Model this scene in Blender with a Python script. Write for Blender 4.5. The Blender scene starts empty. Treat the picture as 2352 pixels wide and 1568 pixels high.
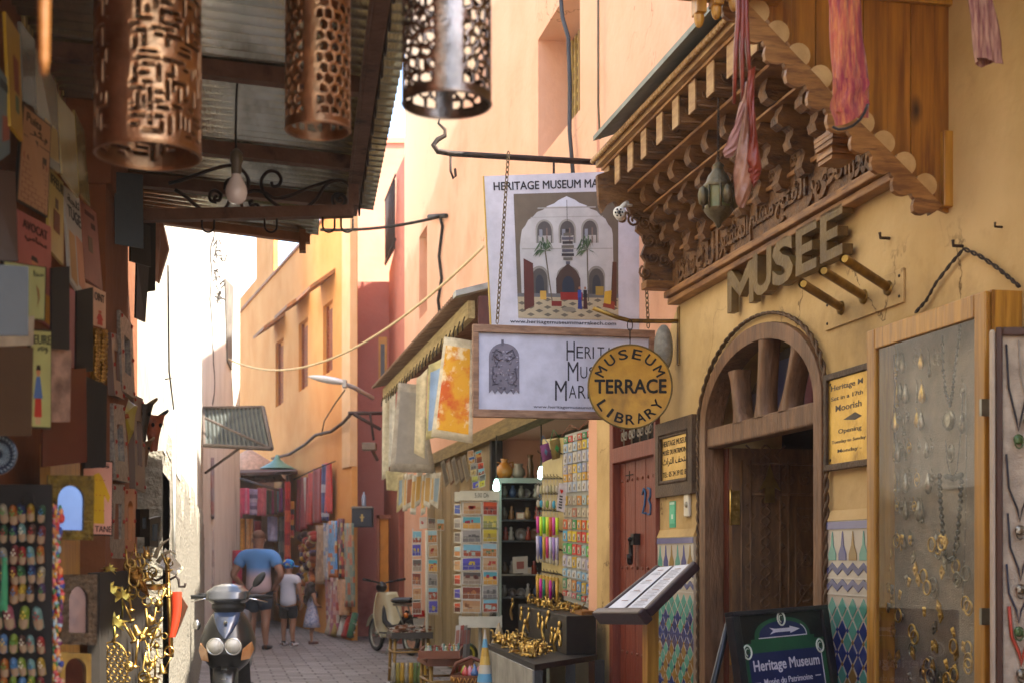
import bpy, bmesh, math, random
from mathutils import Vector, Matrix
from mathutils.geometry import tessellate_polygon
random.seed(7)
SC = bpy.context.scene
COL = SC.collection
R = math.radians
pi = math.pi
# ------------------------------------------------------------------ camera, sky, sun, exposure
FPX, CX, HY, EH = 3200.0, 1176.0, 1274.0, 1.42
cam_d = bpy.data.cameras.new('camera')
cam_d.lens = FPX / 2352 * 36
cam_d.sensor_width = 36
cam_d.shift_y = (HY - 784) / 2352
cam_d.clip_start = 0.1
cam_d.clip_end = 2000
cam_d.dof.use_dof = True
cam_d.dof.focus_distance = 7.6
cam_d.dof.aperture_fstop = 4.2
cam = bpy.data.objects.new('camera', cam_d)
COL.objects.link(cam)
cam.location = (0, 0, EH)
cam.rotation_euler = (R(90), 0, 0)
SC.camera = cam
SUN_EL = R(53)
SUN_H = Vector((0.815, -0.579))
world = bpy.data.worlds.new('World')
SC.world = world
world.use_nodes = True
nt = world.node_tree
bg = nt.nodes['Background']
sky = nt.nodes.new('ShaderNodeTexSky')
sky.sky_type = 'NISHITA'
sky.sun_disc = False
sky.sun_elevation = SUN_EL
sky.sun_rotation = math.atan2(SUN_H.x, SUN_H.y)
sky.dust_density = 2.0
nt.links.new(sky.outputs[0], bg.inputs[0])
bg.inputs[1].default_value = 0.15
sun_d = bpy.data.lights.new('sun', 'SUN')
sun_d.energy = 4.6
sun_d.angle = R(0.5)
sun_d.color = (1.0, 0.93, 0.82)
sun = bpy.data.objects.new('sun', sun_d)
COL.objects.link(sun)
sv = Vector((SUN_H.x * math.cos(SUN_EL), SUN_H.y * math.cos(SUN_EL), math.sin(SUN_EL)))
sun.rotation_euler = sv.to_track_quat('Z', 'Y').to_euler()
sun.location = (20, -20, 40)
SC.view_settings.view_transform = 'Standard'
SC.view_settings.look = 'None'
SC.view_settings.exposure = 2.58
SC.view_settings.gamma = 1.0
SC.cycles.use_denoising = True
SC.cycles.max_bounces = 10
SC.cycles.diffuse_bounces = 5
SC.cycles.glossy_bounces = 4
SC.cycles.transmission_bounces = 6
SC.cycles.transparent_max_bounces = 8
SC.cycles.caustics_reflective = False
SC.cycles.caustics_refractive = False
SC.cycles.sample_clamp_indirect = 6.0

# ------------------------------------------------------------------ helpers
def lin(h):
    """'rrggbb' (sRGB) or a tuple -> linear rgb"""
    if not isinstance(h, str):
        return tuple(h[:3])
    v = [int(h[i:i + 2], 16) / 255 for i in (0, 2, 4)]
    return tuple(c / 12.92 if c <= .04045 else ((c + .055) / 1.055) ** 2.4 for c in v)

def P(x, y, d):
    """a point seen at pixel x, y of the 2352-wide picture, d metres down the alley"""
    return Vector(((x - CX) * d / FPX, d, EH + (HY - y) * d / FPX))

class Frame:
    """a wall: local x runs to the viewer's right, local y into the wall, z up"""
    def __init__(s, ox, oy, dx, dy):
        s.O = Vector((ox, oy, 0)); l = math.hypot(dx, dy)
        s.u = Vector((dx / l, dy / l, 0)); s.n = Vector((-dy / l, dx / l, 0))
        s.rz = math.atan2(dy, dx)
    def w(s, a, t, z):
        return s.O + s.u * a + s.n * t + Vector((0, 0, z))
    def ray(s, x, y):
        return Vector(((x - CX) / FPX, 1, (HY - y) / FPX)), Vector((0, 0, EH)) - s.O
    def at(s, x, y, t=0):
        """pixel -> (s, z) on the plane t metres into the wall"""
        d, o = s.ray(x, y); k = (t - o.dot(s.n)) / d.dot(s.n); p = o + d * k
        return (p.dot(s.u), p.z)
    def side(s, x, y, a):
        """pixel -> (t, z) on the plane across the wall at s = a"""
        d, o = s.ray(x, y); k = (a - o.dot(s.u)) / d.dot(s.u); p = o + d * k
        return (p.dot(s.n), p.z)
    def fx(s, x, t=0):
        return s.at(x, HY, t)[0]

RW = Frame(0.816, 10, 0.2037, -0.979)      # right hand wall of the alley
LW = Frame(-2.38, 10, -0.2037, 0.979)      # left hand wall
OW = Frame(-2.67, 23.2, 0.35, -1.0)        # orange wall beyond the bend

class MB:
    def __init__(s, c='cccccc'):
        s.bm = bmesh.new(); s.cl = s.bm.loops.layers.float_color.new('Col'); s.mi = 0; s.col(c); s.sm = False
        s.M = None
    def col(s, c):
        c = lin(c); s.c = (c[0], c[1], c[2], 1); return s
    def v(s, p):
        p = Vector(p)
        return s.bm.verts.new(s.M @ p if s.M else p)
    def face(s, vs):
        try:
            f = s.bm.faces.new(vs)
        except ValueError:
            return None
        f.material_index = s.mi; f.smooth = s.sm
        for l in f.loops: l[s.cl] = s.c
        return f
    def poly(s, pts):
        return s.face([s.v(p) for p in pts])
    def box(s, x0, x1, y0, y1, z0, z1, c=None):
        if c: s.col(c)
        v = [s.v(p) for p in ((x0, y0, z0), (x1, y0, z0), (x1, y1, z0), (x0, y1, z0), (x0, y0, z1), (x1, y0, z1), (x1, y1, z1), (x0, y1, z1))]
        for q in ((0, 3, 2, 1), (4, 5, 6, 7), (0, 1, 5, 4), (1, 2, 6, 5), (2, 3, 7, 6), (3, 0, 4, 7)): s.face([v[i] for i in q])
        return s
    def hexa(s, a, b, c=None):
        """two quads (lists of 4 points) joined into a solid"""
        if c: s.col(c)
        a = [s.v(p) for p in a]; b = [s.v(p) for p in b]; n = len(a)
        s.face(a[::-1]); s.face(b)
        for i in range(n): s.face([a[i], a[(i + 1) % n], b[(i + 1) % n], b[i]])
        return s
    def plate(s, outer, holes, y0, y1, c=None, ax='y'):
        """polygon (with holes) in x,z given thickness from y0 to y1; ax='x': polygon in y,z, thickness along x"""
        if c: s.col(c)
        loops = [[Vector((p[0], p[1], 0)) for p in lp] for lp in [outer] + list(holes)]
        tri = tessellate_polygon(loops)
        flat = [p for lp in loops for p in lp]
        m = (lambda p, t: (p.x, t, p.y)) if ax == 'y' else ((lambda p, t: (t, p.x, p.y)) if ax == 'x' else (lambda p, t: (p.x, p.y, t)))
        A = [s.v(m(p, y0)) for p in flat]; B = [s.v(m(p, y1)) for p in flat]
        for t in tri:
            s.face([A[i] for i in t]); s.face([B[i] for i in t[::-1]])
        k = 0
        for lp in loops:
            n = len(lp)
            for i in range(n): s.face([A[k + i], A[k + (i + 1) % n], B[k + (i + 1) % n], B[k + i]])
            k += n
        return s
    def tube(s, pts, r, n=8, c=None, cap=True, closed=False):
        if c: s.col(c)
        pts = [Vector(p) for p in pts]; N = len(pts)
        if N < 2: return s
        rs = r if isinstance(r, (list, tuple)) else [r] * N
        up = None; rings = []; sm = s.sm; s.sm = True
        for i, p in enumerate(pts):
            if closed: t = (pts[(i + 1) % N] - pts[i - 1])
            else: t = (pts[min(i + 1, N - 1)] - pts[max(i - 1, 0)])
            t = t.normalized() if t.length > 1e-9 else Vector((0, 0, 1))
            if up is None: up = t.orthogonal().normalized()
            up = up - t * up.dot(t)
            up = up.normalized() if up.length > 1e-6 else t.orthogonal().normalized()
            w = t.cross(up)
            rings.append([s.v(p + (up * math.cos(2 * pi * k / n) + w * math.sin(2 * pi * k / n)) * rs[i]) for k in range(n)])
        for i in range(N if closed else N - 1):
            a, b = rings[i], rings[(i + 1) % N]
            for k in range(n): s.face([a[k], a[(k + 1) % n], b[(k + 1) % n], b[k]])
        s.sm = sm
        if cap and not closed:
            s.face(rings[0][::-1]); s.face(rings[-1])
        return s
    def lathe(s, prof, o=(0, 0, 0), n=16, c=None, ax='z', a0=0, a1=2 * pi, sx=1, sy=1):
        """prof: (radius, height) pairs spun about z (or y) through o"""
        if c: s.col(c)
        o = Vector(o); full = abs(a1 - a0 - 2 * pi) < 1e-6; m = n if full else n + 1; rings = []
        sm = s.sm; s.sm = True
        for r_, h in prof:
            ring = []
            for k in range(m):
                a = a0 + (a1 - a0) * k / n; x, y = max(r_, 1e-5) * math.cos(a) * sx, max(r_, 1e-5) * math.sin(a) * sy
                ring.append(s.v(o + (Vector((x, y, h)) if ax == 'z' else (Vector((x, h, y)) if ax == 'y' else Vector((h, x, y))))))
            rings.append(ring)
        for a, b in zip(rings, rings[1:]):
            for k in range(n): s.face([a[k], a[(k + 1) % m], b[(k + 1) % m], b[k]])
        s.sm = sm
        return s
    def ball(s, o, rx, ry=None, rz=None, n=12, c=None):
        ry = ry or rx; rz = rz or rx
        pr = [(math.sin(pi * i / n * 1.0), -math.cos(pi * i / n)) for i in range(n + 1)]
        if c: s.col(c)
        o = Vector(o); rings = []; sm = s.sm; s.sm = True
        for q, h in pr:
            rings.append([s.v(o + Vector((max(q, 1e-4) * rx * math.cos(2 * pi * k / n), max(q, 1e-4) * ry * math.sin(2 * pi * k / n), h * rz))) for k in range(n)])
        for a, b in zip(rings, rings[1:]):
            for k in range(n): s.face([a[k], a[(k + 1) % n], b[(k + 1) % n], b[k]])
        s.sm = sm
        return s
    def grid(s, fn, nu, nv, c=None):
        """fn(u, v) -> point, u, v in 0..1"""
        if c: s.col(c)
        V = [[s.v(fn(i / nu, j / nv)) for j in range(nv + 1)] for i in range(nu + 1)]
        sm = s.sm; s.sm = True
        for i in range(nu):
            for j in range(nv): s.face([V[i][j], V[i + 1][j], V[i + 1][j + 1], V[i][j + 1]])
        s.sm = sm
        return s
    def text(s, body, x0, x1, z0, z1, y=0, th=.002, bold=0., c=None, fn=None):
        """raised lettering facing -y, fitted to the box x0..x1, z0..z1; fn(x, z, height) maps it elsewhere"""
        if c: s.col(c)
        if bold >= .015 and th < .01:      # heavier strokes: the same lettering laid over itself, each a hair apart
            g = bold * (z1 - z0) * 1.2; n = max(len(body), 1); gx = min(g, bold * (x1 - x0) / n * 2.0) if fn is None or n > 1 else g
            for i, (dx, dz) in enumerate(((0, 0), (-gx, 0), (gx, 0), (0, g), (0, -g), (-gx * .7, g * .7), (gx * .7, -g * .7))):
                s.text(body, x0 + dx, x1 + dx, z0 + dz, z1 + dz, y - i * 2e-5, th + i * 2e-5, 0., None, fn)
            return s
        V, Fc = glyphs(body, bold)
        if not V: return s
        xs = [p[0] for p in V]; ys = [p[1] for p in V]; zm = max(p[2] for p in V) or 1
        ax, bx, ay, by = min(xs), max(xs), min(ys), max(ys)
        kx = (x1 - x0) / max(bx - ax, 1e-6); kz = (z1 - z0) / max(by - ay, 1e-6); q = []
        for p in V:
            X, Z, H = x0 + (p[0] - ax) * kx, z0 + (p[1] - ay) * kz, th * (p[2] / zm + 1) / 2
            q.append(s.v(fn(X, Z, H) if fn else (X, y - H, Z)))
        for f in Fc: s.face([q[i] for i in f])
        return s
    def build(s, name, mat, parent=None, loc=None, rz=None, bev=0, sub=0, solid=0, fix=True):
        if fix: bmesh.ops.recalc_face_normals(s.bm, faces=s.bm.faces)
        me = bpy.data.meshes.new(name); s.bm.to_mesh(me); s.bm.free()
        o = bpy.data.objects.new(name, me); COL.objects.link(o)
        for m in (mat if isinstance(mat, (list, tuple)) else [mat]): me.materials.append(m)
        if parent: o.parent = parent
        if loc is not None: o.location = loc
        if rz is not None: o.rotation_euler = rz if isinstance(rz, (tuple, list)) else (0, 0, rz)
        if solid:
            m = o.modifiers.new('solid', 'SOLIDIFY'); m.thickness = solid; m.offset = 0
        if bev:
            m = o.modifiers.new('bevel', 'BEVEL'); m.width = bev; m.segments = 2; m.limit_method = 'ANGLE'; m.angle_limit = R(40)
        if sub:
            m = o.modifiers.new('sub', 'SUBSURF'); m.levels = sub; m.render_levels = sub
        return o

_gl = {}
def glyphs(body, bold):
    key = (body, bold)
    if key not in _gl:
        cu = bpy.data.curves.new('lettering', 'FONT'); cu.body = body; cu.size = 1; cu.extrude = .02; cu.offset = bold; cu.resolution_u = 3
        ob = bpy.data.objects.new('lettering', cu); COL.objects.link(ob)
        dg = bpy.context.evaluated_depsgraph_get(); dg.update()
        me = bpy.data.meshes.new_from_object(ob.evaluated_get(dg))
        _gl[key] = ([tuple(v.co) for v in me.vertices], [tuple(p.vertices) for p in me.polygons])
        bpy.data.objects.remove(ob); bpy.data.curves.remove(cu); bpy.data.meshes.remove(me)
    return _gl[key]

def tag(o, label=None, cat=None, group=None, kind=None):
    if label: o['label'] = label
    if cat: o['category'] = cat
    if group: o['group'] = group
    if kind: o['kind'] = kind
    return o

def thing(name, label, cat, loc=(0, 0, 0), rz=0, group=None):
    o = bpy.data.objects.new(name, None); COL.objects.link(o); o.empty_display_size = .1
    o.location = loc; o.rotation_euler = rz if isinstance(rz, (tuple, list)) else (0, 0, rz)
    return tag(o, label, cat, group)

def wall_thing(fr, name, label, cat, group=None):
    return thing(name, label, cat, fr.O, fr.rz, group)

def copy_tree(o, parent=None):
    c = o.copy(); COL.objects.link(c)
    if parent: c.parent = parent
    for ch in o.children: copy_tree(ch, c)
    return c

class Quad:
    """a flat board given by its four corners; pt(u, v, off): u along the top, v down, off metres in front"""
    def __init__(s, tl, tr, br, bl, toward=None):
        s.c = [Vector(p) for p in (tl, tr, br, bl)]
        s.n = (s.c[1] - s.c[0]).cross(s.c[3] - s.c[0]).normalized()
        t = toward or Vector((0, 0, EH))
        if s.n.dot(t - s.c[0]) < 0: s.n = -s.n
    def pt(s, u, v, off=0):
        a = s.c[0].lerp(s.c[1], u); b = s.c[3].lerp(s.c[2], u)
        return a.lerp(b, v) + s.n * off
    def rect(s, mb, u0, u1, v0, v1, o0, o1, c=None):
        k = ((u0, v0), (u1, v0), (u1, v1), (u0, v1))
        mb.hexa([s.pt(*p, o0) for p in k], [s.pt(*p, o1) for p in k], c)
    def poly(s, mb, pts, off, c=None):
        if c: mb.col(c)
        mb.face([mb.v(s.pt(p[0], p[1], off)) for p in pts])
    def text(s, mb, body, u0, u1, v0, v1, off=.003, bold=0., c=None):
        mb.text(body, u0, u1, -v1, -v0, 0, .001, bold, c, fn=lambda x, z, h: s.pt(x, -z, off + h))

def quad_px(pts, depths):
    return Quad(*[P(x, y, d) for (x, y), d in zip(pts, depths)])

def chain(mb, a, b, link=.026, r=.0028, sag=0.):
    a = Vector(a); b = Vector(b); n = max(3, int((b - a).length / (link * .72)))
    for i in range(n):
        def q(f):
            p = a.lerp(b, f); p.z -= sag * 4 * f * (1 - f); return p
        p0, p1 = q(i / n), q((i + 1) / n); d = (p1 - p0).normalized(); m = (p0 + p1) / 2
        w = d.orthogonal().normalized()
        if i % 2: w = d.cross(w)
        mb.tube([m + d * link * .5 * math.cos(t) + w * link * .26 * math.sin(t) for t in [2 * pi * k / 8 for k in range(8)]], r, 4, closed=True)
    return mb

def sag_pts(a, b, sag, n=16):
    a = Vector(a); b = Vector(b)
    return [a.lerp(b, i / n) - Vector((0, 0, sag * 4 * (i / n) * (1 - i / n))) for i in range(n + 1)]

def spiral(cx, cz, r0, r1, a0, turns, n=24):
    return [(cx + (r0 + (r1 - r0) * i / n) * math.cos(a0 + turns * 2 * pi * i / n), cz + (r0 + (r1 - r0) * i / n) * math.sin(a0 + turns * 2 * pi * i / n)) for i in range(n + 1)]

# ------------------------------------------------------------------ materials
_m = {}
def mat(name, c1='cccccc', c2=None, rough=.7, metal=0., sc=6., bump=.15, bsc=50., st=(1, 1, 1), var=.12, src=None, spec=.4,
        lo=.35, hi=.65, det=5., c3=None, c3sc=1.2, c3lo=.55, c3hi=.7, emit=0., trans=0., coat=0., alpha=1., sheen=0.):
    if name in _m: return _m[name]
    m = bpy.data.materials.new(name); _m[name] = m; m.use_nodes = True
    N = m.node_tree.nodes; Lk = m.node_tree.links.new; b = N['Principled BSDF']
    tc = N.new('ShaderNodeTexCoord'); mp = N.new('ShaderNodeMapping'); mp.inputs['Scale'].default_value = st
    Lk(tc.outputs['Object'], mp.inputs[0])
    no = N.new('ShaderNodeTexNoise'); no.inputs['Scale'].default_value = sc; no.inputs['Detail'].default_value = det; no.inputs['Roughness'].default_value = .6
    Lk(mp.outputs[0], no.inputs['Vector'])
    mr = N.new('ShaderNodeMapRange'); mr.inputs[1].default_value = lo; mr.inputs[2].default_value = hi
    Lk(no.outputs[0], mr.inputs[0])
    if src:
        a = N.new('ShaderNodeAttribute' if src == 'vcol' else 'ShaderNodeObjectInfo')
        if src == 'vcol': a.attribute_name = 'Col'
        mr.inputs[3].default_value = 1 - var; mr.inputs[4].default_value = 1 + var
        mx = N.new('ShaderNodeVectorMath'); mx.operation = 'SCALE'
        Lk(a.outputs['Color'], mx.inputs[0]); Lk(mr.outputs[0], mx.inputs['Scale']); out = mx.outputs[0]
    else:
        mx = N.new('ShaderNodeMix'); mx.data_type = 'RGBA'
        l1 = lin(c1); l2 = lin(c2) if c2 else tuple(min(1, c * (1 - var * 1.6)) for c in l1)
        mx.inputs[6].default_value = (*l1, 1); mx.inputs[7].default_value = (*l2, 1)
        Lk(mr.outputs[0], mx.inputs[0]); out = mx.outputs[2]
        if c3:
            n3 = N.new('ShaderNodeTexNoise'); n3.inputs['Scale'].default_value = c3sc; n3.inputs['Detail'].default_value = 6; n3.inputs['Roughness'].default_value = .65
            Lk(mp.outputs[0], n3.inputs['Vector'])
            r3 = N.new('ShaderNodeMapRange'); r3.inputs[1].default_value = c3lo; r3.inputs[2].default_value = c3hi; Lk(n3.outputs[0], r3.inputs[0])
            m3 = N.new('ShaderNodeMix'); m3.data_type = 'RGBA'; m3.inputs[7].default_value = (*lin(c3), 1)
            Lk(out, m3.inputs[6]); Lk(r3.outputs[0], m3.inputs[0]); out = m3.outputs[2]
    Lk(out, b.inputs['Base Color'])
    b.inputs['Roughness'].default_value = rough; b.inputs['Metallic'].default_value = metal
    b.inputs['Specular IOR Level'].default_value = spec
    b.inputs['Coat Weight'].default_value = coat
    b.inputs['Sheen Weight'].default_value = sheen
    if trans: b.inputs['Transmission Weight'].default_value = trans
    if emit:
        Lk(out, b.inputs['Emission Color']); b.inputs['Emission Strength'].default_value = emit
    if bump:
        bn = N.new('ShaderNodeTexNoise'); bn.inputs['Scale'].default_value = bsc; bn.inputs['Detail'].default_value = 4
        Lk(mp.outputs[0], bn.inputs['Vector'])
        bp = N.new('ShaderNodeBump'); bp.inputs['Strength'].default_value = bump; bp.inputs['Distance'].default_value = .02
        Lk(bn.outputs[0], bp.inputs['Height']); Lk(bp.outputs[0], b.inputs['Normal'])
    m['out'] = ''
    return m

MATTE = mat('painted_matte', src='vcol', rough=.8, var=.14, bump=.08)
SATIN = mat('painted_satin', src='vcol', rough=.42, var=.12, bump=.05)
GLOSS = mat('painted_gloss', src='vcol', rough=.16, var=.08, bump=0, coat=.4)
CLOTH = mat('cloth', src='vcol', rough=.95, var=.2, sc=14, bump=.35, bsc=160, sheen=.2)
OBJC = mat('tinted_matte', src='obj', rough=.6, var=.2, sc=40, bump=.1)
METALC = mat('metal_tint', src='vcol', rough=.32, metal=1, var=.25, sc=20, bump=.06)
IRON = mat('iron', '1d1a18', '3a2c24', rough=.6, metal=.6, sc=12, bump=.2)
RUST = mat('rusty_iron', '583c2c', '684a38', rough=.75, metal=.2, sc=14, bump=.2, c3='2c1a14', c3sc=5)
BRASS = mat('brass', 'd8b468', 'a07e3c', rough=.34, metal=1, sc=30, bump=.1)
OLDBRASS = mat('old_brass', '9a7c40', '6c5630', rough=.45, metal=1, sc=9, bump=.1)
COPPER = mat('copper', 'b8906a', '7e5e46', rough=.36, metal=1, sc=9, bump=.12)
STEEL = mat('galvanised_steel', '9a9c94', '7b7d74', rough=.42, metal=.85, sc=9, bump=.06)
WHITE = mat('white_paint', 'd9d5cc', 'c4bfb2', rough=.6, sc=5)
GRAIN = (14, 14, .9)
WOOD_D = mat('dark_wood', '4a2512', '2c150b', rough=.55, sc=3, st=(9, 9, 9), bump=.25, bsc=4)
WOOD_CED = mat('cedar_wood', '9c6e38', '6c441c', rough=.5, sc=3, st=(2, 2, 14), bump=.2, bsc=6, c3='4a2812', c3sc=2)
WOOD_V = mat('varnished_planks', 'a8701e', '7a4c12', rough=.45, sc=2.2, st=(11, 11, .8), bump=.12, bsc=5, c3='5c2e0c', c3sc=1.6, c3lo=.58, c3hi=.75, coat=.15)
def knots(m):
    N = m.node_tree.nodes; L_ = m.node_tree.links.new; b = N['Principled BSDF']; prev = b.inputs['Base Color'].links[0].from_socket
    tc = N.new('ShaderNodeTexCoord'); mp = N.new('ShaderNodeMapping'); mp.inputs['Scale'].default_value = (5, 5, 2.2); L_(tc.outputs['Object'], mp.inputs[0]); v = N.new('ShaderNodeTexVoronoi'); v.inputs['Scale'].default_value = 1; L_(mp.outputs[0], v.inputs['Vector'])
    r_ = N.new('ShaderNodeMapRange'); r_.inputs[1].default_value = .16; r_.inputs[2].default_value = .05; L_(v.outputs['Distance'], r_.inputs[0]); x = N.new('ShaderNodeMix'); x.data_type = 'RGBA'; x.inputs[7].default_value = (*lin('2c1606'), 1); L_(prev, x.inputs[6]); L_(r_.outputs[0], x.inputs[0]); L_(x.outputs[2], b.inputs['Base Color'])
knots(WOOD_V)
WOOD_Y = mat('yellow_wood', 'b8862e', '90621c', rough=.4, sc=2.5, st=(14, 14, .9), bump=.12, bsc=5, c3='6a3c10', c3sc=2, coat=.15)
WOOD_G = mat('weathered_wood', '93735a', '6f5340', rough=.75, sc=3, st=(.9, 12, 12), bump=.3, bsc=5)
PAPER = mat('printed_paper', src='vcol', rough=.55, var=.1, sc=9, bump=.03)
LEATHER = mat('tan_leather', '94664c', '6e4530', rough=.42, sc=7, bump=.3, bsc=40, c3='a87c64', c3sc=3, spec=.5)
def glass_mat(name, tint, fr=.16):
    m = bpy.data.materials.new(name); m.use_nodes = True; N = m.node_tree.nodes; L_ = m.node_tree.links.new; N.remove(N['Principled BSDF'])
    t = N.new('ShaderNodeBsdfTransparent'); t.inputs[0].default_value = (*lin(tint), 1)
    g = N.new('ShaderNodeBsdfGlossy'); g.inputs['Roughness'].default_value = .02
    f = N.new('ShaderNodeLayerWeight'); f.inputs[0].default_value = .5; q = N.new('ShaderNodeMath'); q.operation = 'POWER'; q.inputs[1].default_value = 3.2; w = N.new('ShaderNodeMath'); w.operation = 'MULTIPLY_ADD'; w.inputs[1].default_value = .42; w.inputs[2].default_value = .05
    L_(f.outputs['Facing'], q.inputs[0]); L_(q.outputs[0], w.inputs[0])
    x = N.new('ShaderNodeMixShader'); L_(w.outputs[0], x.inputs[0]); L_(t.outputs[0], x.inputs[1]); L_(g.outputs[0], x.inputs[2])
    L_(x.outputs[0], N['Material Output'].inputs[0])
    return m
GLASS = glass_mat('window_glass', 'f4f4f0', .30)
MIRROR = mat('mirror_glass', 'c8ccd4', 'c0c4cc', rough=.03, metal=1, bump=0)
# ------------------------------------------------------------------ plaster walls
SALMON = mat('salmon_plaster', 'd49e7e', 'dcab8e', rough=.9, sc=1.1, bump=.25, bsc=16, c3='ca9070', c3sc=.5)
MUSEUM = mat('ochre_plaster', 'c8aa76', 'b0925c', rough=.85, sc=1.6, bump=.55, bsc=7, c3='8a7048', c3sc=1.5, c3lo=.52, c3hi=.76)
REDP = mat('red_plaster', 'ac6656', 'b47060', rough=.9, sc=1.4, bump=.3, bsc=14, c3='7c3830', c3sc=.8)
PINKP = mat('pink_plaster', 'b4765c', 'bc8068', rough=.9, sc=.8, bump=.2, bsc=10)
ORANGE = mat('orange_plaster', 'd89c58', 'd08c44', rough=.9, sc=.9, bump=.25, bsc=12, c3='c8843a', c3sc=.6, c3lo=.5, c3hi=.7)
WHITEP = mat('white_plaster', 'b2aea2', '7e7868', rough=.9, sc=1.2, st=(2.5, 2.5, .3), lo=.45, hi=.75, bump=.2, bsc=20)
ROUGHP = mat('rough_plaster', '847e70', '6c6658', rough=.95, sc=24, bump=1., bsc=34)
GREYP = mat('grey_plaster', 'd8d6cf', 'c8c6be', rough=.9, sc=1.6, st=(2.5, 2.5, .6), bump=.4, bsc=20, c3='8c8a84', c3sc=1, c3lo=.6, c3hi=.75)
BROWNP = mat('brown_plaster', '7c4a28', '693c20', rough=.85, sc=2.5, bump=.35, bsc=14)
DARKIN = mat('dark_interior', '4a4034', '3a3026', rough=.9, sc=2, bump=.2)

def beige_patch():
    N = SALMON.node_tree.nodes; Lk = SALMON.node_tree.links.new; b = N['Principled BSDF']
    prev = b.inputs['Base Color'].links[0].from_socket
    tc = N.new('ShaderNodeTexCoord'); sp = N.new('ShaderNodeSeparateXYZ'); Lk(tc.outputs['Object'], sp.inputs[0])
    no = N.new('ShaderNodeTexNoise'); no.inputs['Scale'].default_value = .7; no.inputs['Detail'].default_value = 5; Lk(tc.outputs['Object'], no.inputs['Vector'])
    def ma(op, a, b2):
        n = N.new('ShaderNodeMath'); n.operation = op
        for i, q in enumerate((a, b2)):
            if isinstance(q, (int, float)): n.inputs[i].default_value = q
            else: Lk(q, n.inputs[i])
        return n.outputs[0]
    line = ma('ADD', ma('MULTIPLY', ma('SUBTRACT', sp.outputs[2], 7.17), 5.0), -5.6)
    d = ma('ADD', ma('SUBTRACT', line, sp.outputs[0]), ma('MULTIPLY', ma('SUBTRACT', no.outputs[0], .5), 6.0))
    mr = N.new('ShaderNodeMapRange'); mr.inputs[1].default_value = -.3; mr.inputs[2].default_value = .5; Lk(d, mr.inputs[0])
    mx = N.new('ShaderNodeMix'); mx.data_type = 'RGBA'; mx.inputs[7].default_value = (*lin('d6bc9e'), 1)
    Lk(prev, mx.inputs[6]); Lk(mr.outputs[0], mx.inputs[0]); Lk(mx.outputs[2], b.inputs['Base Color'])
beige_patch()
def cracks(m, col, sc, th):
    N = m.node_tree.nodes; Lk = m.node_tree.links.new; b = N['Principled BSDF']; prev = b.inputs['Base Color'].links[0].from_socket
    tc = N.new('ShaderNodeTexCoord'); no = N.new('ShaderNodeTexNoise'); no.inputs['Scale'].default_value = sc; no.inputs['Detail'].default_value = 7; no.inputs['Roughness'].default_value = .55; Lk(tc.outputs['Object'], no.inputs['Vector'])
    sb = N.new('ShaderNodeMath'); sb.operation = 'SUBTRACT'; sb.inputs[1].default_value = .5; Lk(no.outputs[0], sb.inputs[0]); ab = N.new('ShaderNodeMath'); ab.operation = 'ABSOLUTE'; Lk(sb.outputs[0], ab.inputs[0])
    n2 = N.new('ShaderNodeTexNoise'); n2.inputs['Scale'].default_value = sc * 1.3; Lk(tc.outputs['Object'], n2.inputs['Vector']); r2 = N.new('ShaderNodeMapRange'); r2.inputs[1].default_value = .52; r2.inputs[2].default_value = .62; Lk(n2.outputs[0], r2.inputs[0])
    mr = N.new('ShaderNodeMapRange'); mr.inputs[1].default_value = th; mr.inputs[2].default_value = 0; Lk(ab.outputs[0], mr.inputs[0]); mu = N.new('ShaderNodeMath'); mu.operation = 'MULTIPLY'; Lk(mr.outputs[0], mu.inputs[0]); Lk(r2.outputs[0], mu.inputs[1])
    mx = N.new('ShaderNodeMix'); mx.data_type = 'RGBA'; mx.inputs[7].default_value = (*lin(col), 1); Lk(prev, mx.inputs[6]); Lk(mu.outputs[0], mx.inputs[0]); Lk(mx.outputs[2], b.inputs['Base Color'])
cracks(MUSEUM, '5c4424', 1.1, .006); cracks(SALMON, '9c6a4c', .5, .003)

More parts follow.
